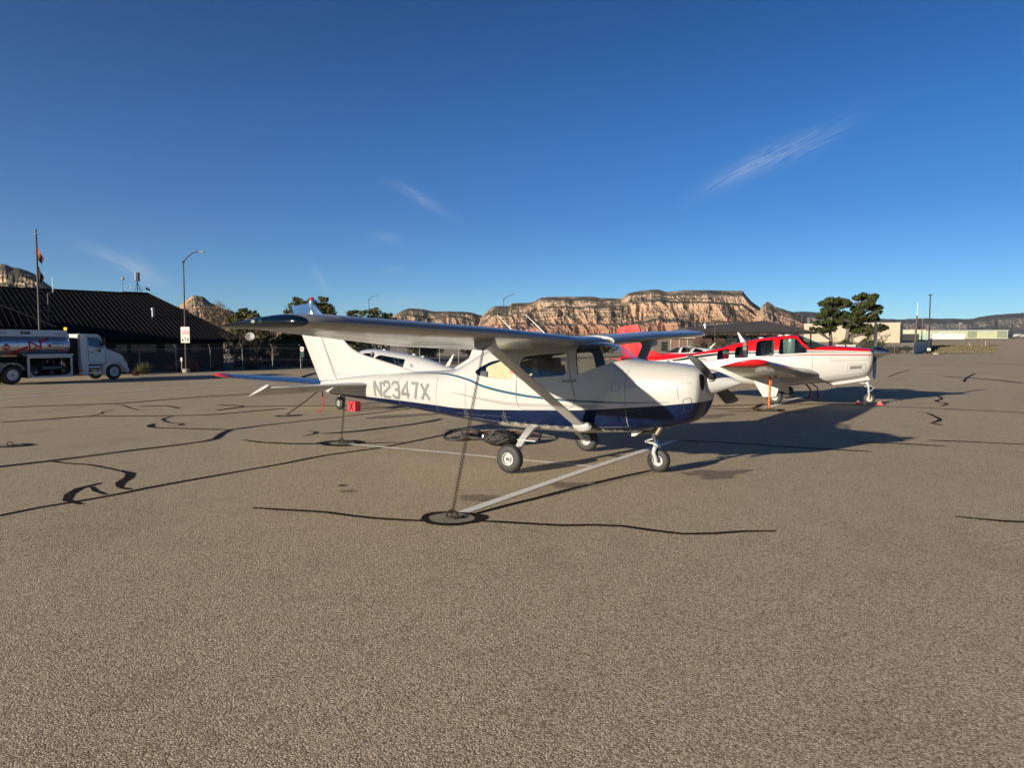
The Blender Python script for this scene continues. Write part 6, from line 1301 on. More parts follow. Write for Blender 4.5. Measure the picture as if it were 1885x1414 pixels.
for i in range(15):
    th = math.pi * i / 14; ring = []
    for k in range(24):
        ph = 2 * math.pi * k / 24; d = Vector((math.sin(th) * math.cos(ph), math.sin(th) * math.sin(ph), -math.cos(th)))
        w = 1 + .09 * math.sin(7 * ph + 3 * th) * math.sin(th) + .07 * math.sin(11 * th + 2 * ph) + .05 * math.sin(5 * ph - 9 * th)
        ring.append((bx + .30 * d.x * w, by + .18 * d.y * w, bz + max(.004, .13 + .135 * d.z * w)))
    rings.append(ring)
m.loft(rings)
e = empty('backpack', (0, 0, 0)); tag(e, 'crumpled black backpack lying against the bicycle', 'backpack')
m.build('bag_body', mat('black_nylon', (.022, .021, .02), .65, var=.3, scale=12, bump=.8, bscale=14), e, True, 0)
m = MB()
for a, b, c in (((-.3, -.05, .1), (-.15, -.17, .26), (.1, -.16, .2)), ((-.1, -.18, .06), (.1, -.2, .14), (.26, -.08, .16)), ((-.25, .02, .2), (-.1, -.05, .30), (.08, .0, .28))): m.tube([Vector(p) + Vector((bx, by, bz)) for p in (a, b, c)], .014, 6, squash=.5)
m.build('bag_strap', mat('strap_grey', (.06, .058, .055), .7), e)

# ------------------------------------------------------------------ vegetation
def leaf_mesh(name, centres, radii, counts, size, seed, flat=.8, shell=.45, long=1.0):
    g = np.random.default_rng(seed); V = []; 
    for c, r, n in zip(centres, radii, counts):
        d = g.normal(size=(n, 3)); d /= np.linalg.norm(d, axis=1)[:, None]; rad = (shell + (1 - shell) * g.random(n)) ** (.6); lump = 1 + .25 * np.sin(d[:, 0] * 5 + c[0]) * np.sin(d[:, 2] * 6 + c[1])
        p = np.array(c) + d * (rad * lump)[:, None] * np.array(r)
        a = g.normal(size=(n, 3)); a /= np.linalg.norm(a, axis=1)[:, None]; b = np.cross(a, d); b /= np.linalg.norm(b, axis=1)[:, None] + 1e-6
        s = size * (.6 + .8 * g.random(n))[:, None]
        q = np.stack([p - a * s * long - b * s * .35, p + a * s * long * .2 - b * s * .6, p + a * s * long, p + b * s * .55], axis=1); V.append(q)
    V = np.concatenate(V); n = len(V); me = bpy.data.meshes.new(name)
    me.vertices.add(n * 4); me.vertices.foreach_set('co', V.reshape(-1)); me.loops.add(n * 4); me.loops.foreach_set('vertex_index', np.arange(n * 4)); me.polygons.add(n); me.polygons.foreach_set('loop_start', np.arange(0, n * 4, 4)); me.polygons.foreach_set('loop_total', np.full(n, 4))
    me.update(calc_edges=True); return me
def foliage(name, a, b, c, scale=1.2):
    if name in MATS: return MATS[name]
    t = NT(name); f = t.noise(scale, 5, .7); g_ = t.noise(scale * 9, 3, .7); cc = t.mix(.5, t.ramp(f, [(.3, a), (.5, b), (.72, c)]), t.ramp(g_, [(.3, a), (.5, b), (.7, c)]))
    t.set(color=cc, rough=.65, spec=.2)
    tl = t.n('ShaderNodeBsdfTranslucent'); t.l(cc, tl.inputs[0]); mx = t.n('ShaderNodeMixShader'); mx.inputs[0].default_value = .15; t.l(t.b.outputs[0], mx.inputs[1]); t.l(tl.outputs[0], mx.inputs[2]); t.l(mx.outputs[0], t.out.inputs[0]); MATS[name] = t.m; return t.m
PINE = foliage('pine_needles', (.022, .032, .010), (.052, .066, .020), (.11, .12, .038))
JUN = foliage('juniper_leaves', (.034, .040, .014), (.085, .088, .032), (.18, .165, .07))
TAN = foliage('dry_leaves', (.13, .09, .05), (.24, .17, .10), (.34, .26, .16))
SAGE = foliage('brown_shrub', (.055, .045, .026), (.11, .085, .05), (.19, .15, .09))
HEDGE = foliage('hedge_leaves', (.022, .032, .010), (.045, .058, .018), (.08, .09, .03))
YUC = foliage('yucca_leaves', (.06, .07, .03), (.13, .14, .06), (.24, .23, .12))
BARK = mat('bark', (.085, .06, .045), .9, var=.4, scale=6, bump=.6, bscale=14); BARKG = mat('grey_bark', (.15, .125, .105), .9, var=.4, scale=6)
def tree(name, label, base, clumps, lm, trunk, size, dens=150, seed=1, bark=None, cat='tree', group=None, shell=.45, long=1.0, limbs=True):
    """clumps: list of (dx, dy, z, radius) around the base; trunk: list of (dx, dy, z, r)"""
    x, y = base; e = empty(name, (x, y, gz(x, y))); tag(e, label, cat, group)
    cs = [c[:3] for c in clumps]; rs = [(c[3] * 1.1, c[3] * 1.1, c[3] * .78) for c in clumps]
    me = leaf_mesh('crown', cs, rs, [max(20, int(dens * c[3] ** 1.7)) for c in clumps], size, seed, shell=shell, long=long); me.materials.append(lm); link(me, 'crown', e, False)
    m = MB(); m.tube([t[:3] for t in trunk], [t[3] for t in trunk], 9)
    if limbs:
        for c in clumps:
            t = min(trunk, key=lambda t: abs(t[2] - (c[2] - .5 * abs(c[0] - t[0]))))
            mid = ((t[0] + c[0]) / 2 + random.uniform(-.2, .2), (t[1] + c[1]) / 2, (t[2] * .45 + c[2] * .55) - .12); m.tube([t[:3], mid, c[:3]], [min(t[3] * .5, .12), min(t[3] * .35, .08), .02], 6)
    m.build('trunk', bark or BARK, e); return e
def split_clumps(cl, k=3):
    out = []
    for x, y, z, r in cl:
        out.append((x, y, z, r * .85))
        for _ in range(k): a = random.random() * 6.28; out.append((x + math.cos(a) * r * .75, y + math.sin(a) * r * .75, z + random.uniform(-.45, .45) * r, r * random.uniform(.4, .6)))
    return out
def px_clumps(lst, Y, base, dyr=1.5):     # survey of crown lumps: bearing and height offsets at a given range
    out = []
    for ux, uz, r in lst:
        dy = random.uniform(-dyr, dyr); out.append((ux * Y - base[0] + ux * dy, dy, 1.81 + uz * Y - gz(*base), r * Y))
    return out
PINE_A = [(0.4349, 0.0552, 0.0074), (0.4472, 0.0585, 0.0074), (0.4398, 0.0454, 0.0082), (0.4333, 0.0372, 0.0074), (0.448, 0.0404, 0.0098), (0.4267, 0.0273, 0.0057), (0.4415, 0.0273, 0.0082), (0.4546, 0.029, 0.0082), (0.43, 0.0183, 0.0057), (0.4595, 0.0355, 0.0074), (0.4201, 0.0191, 0.0041), (0.4464, 0.0503, 0.0074), (0.4579, 0.0519, 0.0066), (0.4382, 0.0175, 0.0066), (0.4497, 0.0199, 0.0066)]
PINE_B = [(0.4907, 0.0651, 0.0082), (0.5022, 0.0634, 0.0082), (0.4825, 0.0626, 0.0057), (0.494, 0.0519, 0.0098), (0.5071, 0.0486, 0.0082), (0.5145, 0.049, 0.0039), (0.4808, 0.047, 0.0074), (0.5022, 0.0355, 0.0098), (0.489, 0.0339, 0.0098), (0.5087, 0.0339, 0.0057), (0.4759, 0.0355, 0.0082), (0.4661, 0.0536, 0.0082), (0.4612, 0.0568, 0.0082), (0.4694, 0.024, 0.0082), (0.4808, 0.0191, 0.0082), (0.4972, 0.0208, 0.0098), (0.5153, 0.0208, 0.0082), (0.5235, 0.0216, 0.0039), (0.5054, 0.0158, 0.0066), (0.4661, 0.0404, 0.0066), (0.5063, 0.0601, 0.0041), (0.4874, 0.0421, 0.0074), (0.4956, 0.0126, 0.0049), (0.512, 0.0421, 0.0049)]
JUN_A = [(-0.3004, 0.0611, 0.0046), (-0.3034, 0.0504, 0.0084), (-0.292, 0.0534, 0.0061), (-0.279, 0.0542, 0.0084), (-0.2637, 0.0603, 0.0046), (-0.2676, 0.0496, 0.0084), (-0.2569, 0.0489, 0.0069), (-0.2523, 0.0412, 0.0061), (-0.3088, 0.0405, 0.0069), (-0.2767, 0.0389, 0.0153), (-0.2882, 0.0237, 0.0191), (-0.3034, 0.0046, 0.0153), (-0.3302, -0.0069, 0.0137), (-0.3149, -0.0145, 0.0168), (-0.292, -0.0069, 0.0191), (-0.2767, -0.0183, 0.0115), (-0.3416, -0.016, 0.0107), (-0.2691, 0.0145, 0.0153), (-0.3187, 0.0046, 0.0122), (-0.292, -0.0237, 0.0092)]
JUN_B = [(-0.376, 0.0443, 0.0046), (-0.3721, 0.0389, 0.0092), (-0.3836, 0.0344, 0.0092), (-0.3607, 0.0328, 0.0092), (-0.3546, 0.0298, 0.0076), (-0.3912, 0.0298, 0.0069), (-0.3721, 0.0237, 0.0137), (-0.3836, 0.0099, 0.0122), (-0.3569, 0.0099, 0.0137)]
TAN_A = [(-0.4256, 0.0466, 0.0076), (-0.4103, 0.0519, 0.0076), (-0.4004, 0.0435, 0.0076), (-0.4179, 0.0313, 0.0107), (-0.395, 0.0298, 0.0084), (-0.434, 0.0313, 0.0061), (-0.408, 0.0198, 0.0115), (-0.405, 0.0389, 0.0069), (-0.3912, 0.0221, 0.0069), (-0.4179, 0.0405, 0.0061)]
JUN_C = [(-0.2279, 0.0412, 0.0038), (-0.2187, 0.0443, 0.0034), (-0.2095, 0.0412, 0.0046), (-0.2218, 0.0351, 0.0061), (-0.2126, 0.0313, 0.0069)]
JUN_D = [(-0.1973, 0.0427, 0.0038), (-0.1912, 0.0466, 0.0031), (-0.1866, 0.042, 0.0046), (-0.1927, 0.0344, 0.0069), (-0.1836, 0.0328, 0.0061)]
JUN_E = [(-0.179, 0.0397, 0.0038), (-0.1729, 0.0374, 0.0038), (-0.176, 0.0321, 0.0061), (-0.166, 0.0298, 0.0053)]
JUN_A, JUN_B, JUN_C, JUN_D, JUN_E, TAN_A = [[(a, b, r * 1.3) for a, b, r in q] for q in (JUN_A, JUN_B, JUN_C, JUN_D, JUN_E, TAN_A)]
def ub(px_u, Y): return (px_u * Y, Y)
b = (55.8, 125); tree('pine_tree', 'broad dark pine with pale trunk, the left one of the pair behind the red plane', b, split_clumps(px_clumps(PINE_A, 125, b)), PINE, [(0, 0, 0, .34), (.1, 0, 2.2, .3), (-.1, 0, 4.2, .24), (.2, .1, 6, .16), (.1, 0, 7.4, .06)], .19, 420, 3, BARKG, group='pines')
b = (59.2, 126); tree('pine_tree', 'taller dark pine, the right one of the pair behind the red plane', b, split_clumps(px_clumps(PINE_B, 126, b)), PINE, [(0, 0, 0, .4), (-.1, 0, 2.4, .34), (.2, 0, 4.4, .28), (.7, .1, 6.4, .2), (1.1, 0, 8.6, .08)], .19, 420, 4, BARKG, group='pines')
b = (-22.3, 78); tree('juniper_tree', 'big olive juniper standing behind the tail fin of the nearest plane', b, split_clumps(px_clumps(JUN_A, 78, b)), JUN, [(0, 0, -.3, .3), (.2, 0, 1.5, .24), (.1, 0, 3.5, .16), (.3, 0, 5.5, .05)], .15, 330, 5, group='junipers')
b = (-29.8, 80); tree('juniper_tree', 'dark juniper above the near wing tip', b, split_clumps(px_clumps(JUN_B, 80, b)), JUN, [(0, 0, -.3, .3), (.1, 0, 2, .2), (0, 0, 4.5, .05)], .15, 300, 6, group='junipers')
b = (-39.0, 95); tree('bare_tree', 'tan dry leaved tree over the right end of the dark roof', b, px_clumps(TAN_A, 95, b), TAN, [(0, 0, -.3, .25), (.1, 0, 2, .2), (.2, 0, 4.5, .06)], .09, 260, 7, BARKG, shell=.2)
for nm, lst, lab, sd in (('C', JUN_C, 'distant juniper clump, leftmost of three past the fin', 8), ('D', JUN_D, 'distant juniper clump at the foot of the lamp post', 9), ('E', JUN_E, 'low distant juniper clump nearest the mesa', 10)):
    u0 = sum(c[0] for c in lst) / len(lst); b = ub(u0, 105); tree('juniper_tree', lab, b, split_clumps(px_clumps(lst, 105, b)), JUN, [(0, 0, -.3, .25), (0, 0, 2, .2), (0, 0, 4.2, .05)], .17, 200, sd, group='distant junipers')
def bush(x, y, w, h, lm, label, name='shrub', size=.10, n=5, dens=240, seed=1, group=None, long=1.0, shell=.5):
    cl = [(random.uniform(-.28, .28) * w, random.uniform(-.2, .2) * w, h * random.uniform(.38, .66), w * .32) for _ in range(n)] + [(0, 0, h * .45, w * .40)]
    cl = [(a, b_, max(z, r * .6), min(r, h * .5)) for a, b_, z, r in cl]
    return tree(name, label, (x, y), cl, lm, [(0, 0, -.05, .05), (0, 0, h * .4, .03)], size, dens, seed, cat='shrub', group=group, long=long, limbs=False, shell=shell)
bush(30.0, 112.8, 2.3, 2.6, SAGE, 'rounded brown shrub, leftmost before the pavilion', size=.12, seed=21, group='shrubs before the pavilion', dens=150)
bush(32.6, 113.2, 3.2, 3.0, SAGE, 'widest and tallest brown shrub before the pavilion', size=.12, seed=22, group='shrubs before the pavilion', dens=150)
bush(35.4, 113.4, 2.5, 2.7, SAGE, 'brown shrub beside the thin bare post', size=.12, seed=23, group='shrubs before the pavilion', dens=150)
bush(37.0, 113.5, 1.9, 2.3, SAGE, 'smallest brown shrub before the pavilion glass', size=.12, seed=24, group='shrubs before the pavilion', dens=150)
bush(59.6, 118, 3.8, 2.5, HEDGE, 'smooth clipped dome hedge right of the pines', 'hedge', .10, 9, 260, 25, shell=.75)
for i, (x, y, w, h, lab) in enumerate(((57.2, 116, 2.6, 1.3, 'low green shrub under the clipped dome hedge'), (61.8, 115, 2.8, 1.4, 'low green shrub left of the red plane propeller'), (64.4, 121, 3.0, 1.2, 'low green shrub behind the wire fence end'), (53.4, 116, 2.2, 1.1, 'low green shrub left of the pine trunks'), (66.5, 120, 1.6, 1.5, 'round grey green shrub by the beige hangar corner'))):
    bush(x, y, w, h, HEDGE if i % 2 == 0 else SAGE, lab, size=.1, seed=30 + i, group='shrubs along the right fence', dens=170)
bush(57.6, 123, 2.6, 3.4, HEDGE, 'dark bush standing between the two pine trunks', size=.12, seed=36, dens=170)
for i, (x, y, w, h, lab) in enumerate(((-29.5, 79, 6, 2.9, 'dark juniper thicket hard against the end of the dark roofed building'), (-24.3, 73.5, 5.5, 2.7, 'dark juniper thicket behind the satellite dish'), (-18.6, 73, 5, 2.4, 'olive juniper thicket above the stone wall'), (-26.0, 84, 7, 2.6, 'wide dark juniper thicket behind the stone wall, leftmost'), (-19.0, 88, 8, 2.9, 'wide dark juniper thicket behind the tail fin'), (-11.5, 92, 8, 2.7, 'wide dark juniper thicket beyond the roof of the white plane'), (-4.0, 96, 8, 2.5, 'wide dark juniper thicket beyond the near wing strut'), (4.0, 100, 9, 2.6, 'wide dark juniper thicket seen through the cabin of the nearest plane'), (12.5, 104, 8, 2.4, 'wide dark juniper thicket behind the tail of the red plane'))):
    bush(x, y, w, h, JUN, lab, 'juniper_thicket', .16, 8, 150, 80 + i, group='juniper thickets')
# yucca like tuft, boulders, shrubs at the left fence
def blades(name, label, x, y, n, L, mm, seed, cat='shrub', width=.016, spread=1.0, group=None):
    g_ = np.random.default_rng(seed); e = empty(name, (x, y, gz(x, y))); tag(e, label, cat, group); m = MB()
    for i in range(n):
        a, t = g_.random() * 6.28, (g_.random() ** .7) * 1.35 * spread; l = L * (.6 + .5 * g_.random()); d = Vector((math.sin(t) * math.cos(a), math.sin(t) * math.sin(a), math.cos(t))); o = Vector((g_.normal() * .10, g_.normal() * .10, 0)) * L; s = Vector((-math.sin(a), math.cos(a), 0)) * width
        p1 = o + d * l * .6; p2 = o + d * l + Vector((0, 0, -.12 * l * math.sin(t))); m.add([o - s, o + s, p1 + s * .8, p1 - s * .8, p2], [(0, 1, 2, 3), (3, 2, 4)])
    m.build('leaves', mm, e, False, normals=False); return e
blades('yucca', 'spiky pale green shrub by the fence right of the truck', -26.6, 51.3, 420, 1.0, YUC, 41)
blades('grass_tuft', 'dim grass tuft just right of the truck bumper', -25.9, 49.0, 200, .6, SAGE, 42); blades('shrub', 'dim low shrub behind the fence under the near wing tip', -21.8, 59.5, 500, 1.1, SAGE, 43)
blades('shrub', 'dim low shrub behind the fence right of the lamp post', -24.0, 57.2, 300, .9, SAGE, 44)
def boulder(x, y, rx, ry, rz, label, seed, color=(.16, .055, .038)):
    g_ = np.random.default_rng(seed); k = g_.normal(size=(6, 3)); ph = g_.random(6) * 6; m = MB(); rings = []
    for i in range(15):
        th = math.pi * i / 14; r_ = []
        for j in range(20):
            p = 6.2832 * j / 20; d = np.array([math.sin(th) * math.cos(p), math.sin(th) * math.sin(p), -math.cos(th)]); w = 1 + .07 * sum(math.sin(2.2 * float(k[q] @ d) + ph[q]) for q in range(6)); r_.append((rx * d[0] * w, ry * d[1] * w, max(-.05, rz * (.75 + d[2] * w))))
        rings.append(r_)
    m.loft(rings); o = m.build('boulder', mat('red_rock', color, .9, var=.4, scale=3, bump=.7, bscale=8), None, True, 30, loc=(x, y, gz(x, y))); tag(o, label, 'rock', 'boulders at the fence'); return o
boulder(-25.6, 55.9, .95, .6, .62, 'large dark red boulder behind the foot of the lamp post', 51); boulder(-26.6, 55.3, .45, .35, .33, 'small red boulder left of the larger one', 52)
def bare_tree(x, y, h, label, seed, mm=None, levels=4, spread=.6, name='bare_tree', r0=.10):
    g_ = random.Random(seed); e = empty(name, (x, y, gz(x, y))); tag(e, label, 'tree', 'leafless trees'); m = MB()
    def br(p, d, l, r, lv):
        q = p + d * l; mid = p + d * l * .5 + Vector((g_.uniform(-1, 1), g_.uniform(-1, 1), g_.uniform(-.3, .6))) * l * .06; m.tube([p, mid, q], [r, r * .85, r * .68], 5 if lv else 4)
        if lv <= 0: return
        for _ in range(3 if lv > 1 else 4):
            v = Vector((g_.uniform(-1, 1), g_.uniform(-1, 1), g_.uniform(-.2, 1))).normalized(); br(q if g_.random() < .6 else mid, (d * (1 - spread) + v * spread).normalized(), l * g_.uniform(.55, .8), r * .6, lv - 1)
    br(Vector((0, 0, -.05)), Vector((0, 0, 1)), h * .34, r0, levels); m.build('branches', mm or BARKG, e, True, 60); return e
bare_tree(64.5, 124, 4.6, 'leafless spreading tree before the beige hangar wall', 61, BARK); bare_tree(-23.7, 61, 4.2, 'leafless thin tree in front of the dark building end', 62, BARK, r0=.06); bare_tree(-22.4, 62.5, 4.0, 'leafless thin tree between the dish and the dark building', 63, BARK, r0=.06); bare_tree(-20.9, 62, 2.6, 'small leafless tree by the stone wall', 64, BARK)
# grass verge and dry strip at right: ground sheets with tufts
def verge(name, poly, mm, n, h, seed, label, tuftm):
    xs = [p[0] for p in poly]; ys = [p[1] for p in poly]; g_ = np.random.default_rng(seed)
    def inside(x, y):
        c = False; j = len(poly) - 1
        for i in range(len(poly)):
            if (poly[i][1] > y) != (poly[j][1] > y) and x < (poly[j][0] - poly[i][0]) * (y - poly[i][1]) / (poly[j][1] - poly[i][1]) + poly[i][0]: c = not c
            j = i
        return c
    bm = bmesh.new(); vs = [bm.verts.new((x, y, 0)) for x, y in poly]; bm.faces.new(vs)
    for yy in np.arange(min(ys) + 2, max(ys), 2.0): bmesh.ops.bisect_plane(bm, geom=bm.verts[:] + bm.edges[:] + bm.faces[:], plane_co=(0, yy, 0), plane_no=(0, 1, 0))
    for v in bm.verts: v.co.z = gz(v.co.x, v.co.y) + .05
    me = bpy.data.meshes.new(name); bm.to_mesh(me); bm.free(); me.materials.append(mm); o = link(me, name, None, False); tag(o, kind='structure')
    m = MB(); k = 0
    while k < n:
        x, y = g_.uniform(min(xs), max(xs)), g_.uniform(min(ys), max(ys))
        if not inside(x, y): continue
        k += 1; z = gz(x, y) + .04
        for _ in range(3):
            a = g_.random() * 6.28; s = .05; l = h * (.5 + g_.random()); dx, dy = g_.normal() * .09, g_.normal() * .09; m.add([(x + s * math.cos(a), y + s * math.sin(a), z), (x - s * math.cos(a), y - s * math.sin(a), z), (x + dx, y + dy, z + l)], [(0, 1, 2)])
    tag(m.build('grass', tuftm, None, False, normals=False), label, 'grass', kind='stuff')
t = NT('dry_turf'); f = t.noise(.25, 5, .65); g_ = t.noise(3, 5, .75)
sepn = t.n('ShaderNodeSeparateXYZ'); t.l(t.tc.outputs['Object'], sepn.inputs[0]); yb = t.math('MULTIPLY', t.math('SUBTRACT', sepn.outputs[1], 118), .05, True)
t.set(color=t.mix(.5, t.mix(t.math('ADD', yb, t.math('MULTIPLY', t.math('SUBTRACT', f, .5), 1.2), True), (.15, .145, .068), (.44, .33, .18)), t.ramp(g_, [(.35, (.11, .095, .05)), (.65, (.40, .32, .18))])), rough=.95); TURF = t.m
verge('grass_verge', [(65.5, 114.2), (80.5, 119), (84.2, 125), (93, 136), (104, 156), (110.5, 160), (91, 157.5), (75, 128)], TURF, 2600, .22, 71, 'dry green and tan grass verge beside the taxiway', foliage('turf_blades', (.085, .078, .036), (.20, .17, .085), (.38, .30, .17), .6))
verge('dry_grass_strip', [(112, 146), (150, 140), (170, 160), (124, 166), (115, 158)], TURF, 1200, .25, 72, 'tan dry grass strip at the right edge', foliage('turf_blades', (.10, .09, .035), (.26, .21, .09), (.48, .37, .19), .6))

# ------------------------------------------------------------------ mesas and hills
def vnoise(x, y, seed):
    xi, yi = np.floor(x).astype(np.int64), np.floor(y).astype(np.int64); fx_, fy_ = x - xi, y - yi; fx_ = fx_ * fx_ * (3 - 2 * fx_); fy_ = fy_ * fy_ * (3 - 2 * fy_)
    def h(a, b):
        n = (a * 374761393 + b * 668265263 + seed * 974711) & 0x7fffffff; n = ((n ^ (n >> 13)) * 1274126177) & 0x7fffffff; return ((n ^ (n >> 16)) & 0xffff) / 65535.0
    return (h(xi, yi) * (1 - fx_) + h(xi + 1, yi) * fx_) * (1 - fy_) + (h(xi, yi + 1) * (1 - fx_) + h(xi + 1, yi + 1) * fx_) * fy_
def fbm(x, y, seed, o=5, g=.5):
    s, a, t = 0, 1, 0
    for i in range(o): s = s + a * vnoise(x * 2 ** i, y * 2 ** i, seed + i); t += a; a *= g
    return s / t
def ridged(x, y, seed, o=4, g=.5):
    s, a, t = 0, 1, 0
    for i in range(o): s = s + a * (1 - np.abs(2 * vnoise(x * 2 ** i, y * 2 ** i, seed + i) - 1)); t += a; a *= g
    return s / t
def rock_material(name, cols, veg, vegamt, band=26.0, speck=.06, zlo=0, zhi=300):
    t = NT(name); P = t.tc.outputs['Object']; sep = t.n('ShaderNodeSeparateXYZ'); t.l(P, sep.inputs[0]); Z = sep.outputs[2]
    warp = t.noise(.006, 4, .6, P); zz = t.math('ADD', Z, t.math('MULTIPLY', warp, 60)); rel = t.math('DIVIDE', t.math('SUBTRACT', zz, zlo + 30), zhi - zlo)
    base = t.ramp(rel, cols)
    cmb = t.n('ShaderNodeCombineXYZ'); t.l(t.math('DIVIDE', zz, band), cmb.inputs[2]); st = t.noise(1.0, 6, .75, cmb.outputs[0])
    c = t.mix(.75, base, t.mix(1.0, base, t.ramp(st, [(.3, (.72, .68, .66)), (.5, (.97, .95, .93)), (.68, (1.2, 1.2, 1.18))]), 'MULTIPLY'))
    stain = t.noise(.03, 5, .7, P, stretch=(1, 1, .12)); c = t.mix(t.ramp(stain, [(.52, (0, 0, 0)), (.7, (.45, .45, .45))]), c, t.mix(1.0, c, (.42, .36, .34), 'MULTIPLY'))
    g_ = t.n('ShaderNodeNewGeometry'); ns = t.n('ShaderNodeSeparateXYZ'); t.l(g_.outputs['Normal'], ns.inputs[0])
    n1 = t.noise(speck, 5, .75, P); n2 = t.noise(.009, 4, .6, P)
    f = t.math('ADD', t.math('MULTIPLY', ns.outputs[2], .75), t.math('ADD', t.math('MULTIPLY', t.math('SUBTRACT', n1, .5), 2.8), t.math('MULTIPLY', t.math('SUBTRACT', n2, .5), 2.6)))
    f = t.math('ADD', f, vegamt)
    v = t.mix(n1, veg[0], veg[1]); c = t.mix(t.ramp(f, [(.52, (0, 0, 0)), (.62, (1, 1, 1))]), c, v)
    t.set(color=c, rough=.95, spec=.1); t.bump(t.noise(.09, 6, .75, P), .8, 6); return t.m
def mesa(name, sky_, D, depth, prof, m_, seed, nu, nv, amp, cell, jag, base=-20, crest=None, label=None):
    """sky_: surveyed crest (x, z) at range D; prof: (height share, range share) of the front from foot to crest"""
    x0, x1 = sky_[0][0], sky_[-1][0]; xs = np.linspace(x0, x1, nu); H = pchip([p[0] for p in sky_], [p[1] for p in sky_], xs) - base
    H = H + (fbm(xs / (cell * .18), xs * 0 + 3.3, seed + 40, 4) - .5) * jag
    t = np.linspace(0, 1, nv); pl = [0]
    for a, b in zip(prof, prof[1:]): pl.append(pl[-1] + math.hypot((b[0] - a[0]) * 1.4, b[1] - a[1]))
    pl = np.array(pl) / pl[-1]; hs = np.interp(t, pl, [p[0] for p in prof]); rs = np.interp(t, pl, [p[1] for p in prof])
    X, T = np.meshgrid(xs, t); U, HS = X / cell, np.repeat(hs[:, None], nu, 1); RS = np.repeat(rs[:, None], nu, 1)
    warp = (fbm(U * .8, T * 1.5, seed + 7, 4) - .5)
    hsw = np.clip(HS + warp * .30 * np.sin(np.pi * HS), 0, 1); RSw = np.interp(hsw, np.interp(np.linspace(0, 1, 200), t, hs), np.interp(np.linspace(0, 1, 200), t, rs))
    Zz = base + H[None, :] * HS
    big = ridged(U * .55 + .45 * T + warp, T * .5, seed, 3); mid = ridged(U * 2.1 + warp * 1.5 + T * .5, T * 1.6, seed + 11, 4); fine = ridged(U * 8 + warp * 3, HS * 7 + U, seed + 23, 4, .6); strat = fbm(U * .6, HS * 26, seed + 31, 3)
    env = np.sin(np.pi * np.clip(HS * .93 + .05, 0, 1)) ** .6
    Dp = (big - .62) * amp * 1.9 + (mid - .6) * amp * .95 + (fine - .6) * amp * .26 + (strat - .5) * amp * .12
    Y = D + depth * (RSw - 1) - Dp * env
    Zz = Zz + (strat - .5) * 10 * env
    k = Y / D; Xw = X * k                     # keep each column on its own bearing
    Zw = 1.81 + (Zz - 1.81) * np.where(HS > .98, 1, k * (1 - .0) + (1 - k) * .35)
    V = np.stack([Xw, Y, Zw], -1)
    back = V[-1].copy(); back[:, 1] += depth * .9; back[:, 0] *= back[:, 1] / V[-1][:, 1]; back2 = back.copy(); back2[:, 1] += depth; back2[:, 2] = base
    V = np.concatenate([V, back[None], back2[None]]).reshape(-1, 3); nr = nv + 2
    i, j = np.meshgrid(np.arange(nu - 1), np.arange(nr - 1)); a = (j * nu + i).reshape(-1); F_ = np.stack([a, a + 1, a + nu + 1, a + nu], 1)
    me = bpy.data.meshes.new(name); me.vertices.add(len(V)); me.vertices.foreach_set('co', V.reshape(-1)); n = len(F_); me.loops.add(n * 4); me.loops.foreach_set('vertex_index', F_.reshape(-1)); me.polygons.add(n); me.polygons.foreach_set('loop_start', np.arange(0, n * 4, 4)); me.polygons.foreach_set('loop_total', np.full(n, 4)); me.update(calc_edges=True)
    me.polygons.foreach_set('use_smooth', [False] * n); me.materials.append(m_); o = link(me, name, None, False); tag(o, kind='structure'); return o
VG = ((.07, .068, .05), (.16, .145, .105))
RED = rock_material('red_sandstone', [(.05, (.36, .19, .14)), (.24, (.47, .27, .19)), (.42, (.57, .39, .265)), (.7, (.60, .44, .31)), (.88, (.52, .40, .30)), (1, (.34, .28, .22))], VG, .0, zlo=0, zhi=300)
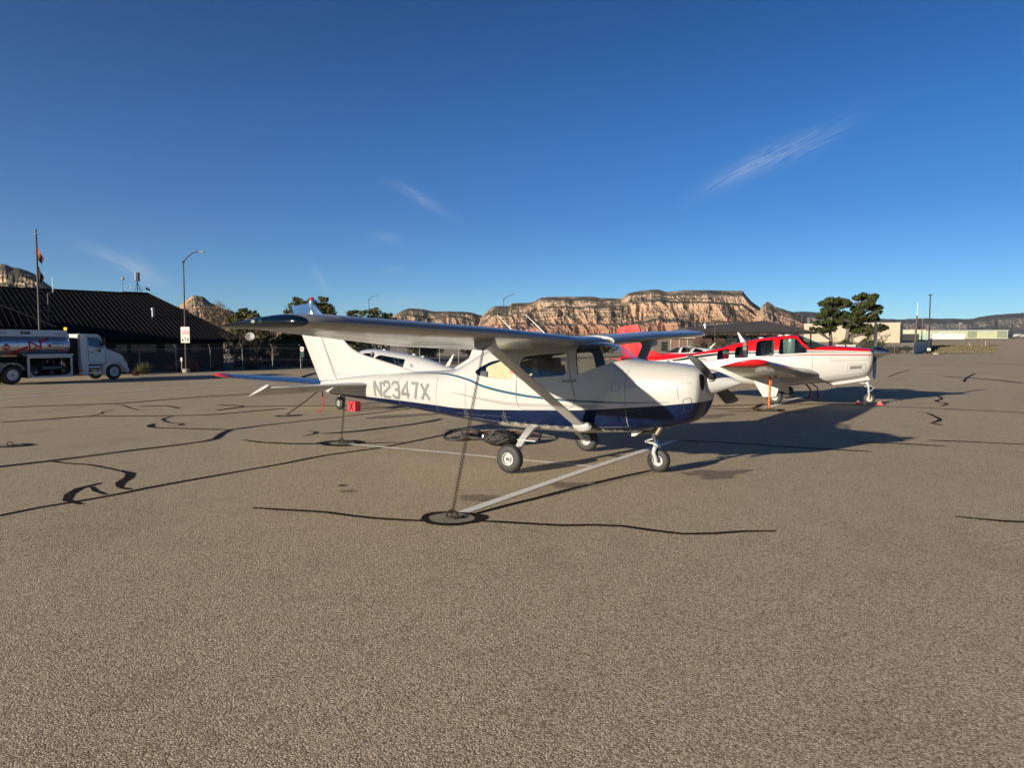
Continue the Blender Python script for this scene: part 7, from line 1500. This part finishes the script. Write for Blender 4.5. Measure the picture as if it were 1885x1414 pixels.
PALE = rock_material('pale_sandstone', [(.05, (.34, .16, .10)), (.35, (.52, .33, .21)), (.7, (.58, .41, .27)), (1, (.42, .33, .24))], VG, .16, zlo=0, zhi=280)
DIM = rock_material('wooded_slope', [(.1, (.28, .22, .20)), (.5, (.30, .25, .23)), (1, (.20, .18, .17))], ((.095, .10, .098), (.165, .165, .155)), .35, speck=.02, zlo=0, zhi=300)
CLIFF = [(0, 0), (.10, .22), (.22, .36), (.26, .38), (.42, .43), (.47, .52), (.60, .58), (.78, .66), (.82, .76), (.92, .80), (1, 1)]
SLOPE = [(0, 0), (.3, .35), (.5, .5), (.62, .55), (.75, .7), (1, 1)]
mesa('hill_far_mesa', SKY_FAR, 7000, 1500, [(0, 0), (.45, .55), (.55, .62), (.82, .68), (.88, .8), (1, 1)], DIM, 5, 520, 90, 130, 300, 10)
mesa('hill_west_mesa', SKY_WEST, 5000, 900, CLIFF, PALE, 17, 420, 130, 90, 170, 7)
mesa('hill_main_mesa', SKY_MAIN, 4000, 900, CLIFF, RED, 3, 1000, 220, 125, 230, 6)
mesa('hill_spur', SKY_SPUR, 3500, 350, [(0, 0), (.25, .15), (.6, .4), (1, 1)], RED, 29, 320, 120, 60, 110, 8)
mesa('hill_left_butte', SKY_BUTTE, 2500, 500, [(0, 0), (.45, .4), (.6, .5), (.72, .55), (.8, .7), (.88, .74), (1, 1)], PALE, 41, 420, 130, 60, 110, 6)
mesa('hill_knob', SKY_KNOB, 3000, 500, SLOPE, PALE, 53, 360, 110, 60, 90, 8)

# ------------------------------------------------------------------ the air
m = MB(); m.box((0, 6000, 1100), (26000, 16000, 2400)); hz_ = NT('thin_air'); hz_.nt.nodes.remove(hz_.b)
pv = hz_.n('ShaderNodeVolumePrincipled'); pv.inputs['Color'].default_value = (.72, .82, 1, 1); pv.inputs['Density'].default_value = 1.7e-5; pv.inputs['Anisotropy'].default_value = .3; hz_.l(pv.outputs[0], hz_.out.inputs['Volume'])
for l_ in list(hz_.out.inputs['Surface'].links): hz_.nt.links.remove(l_)
tag(m.build('haze', hz_.m, None, False), kind='stuff')
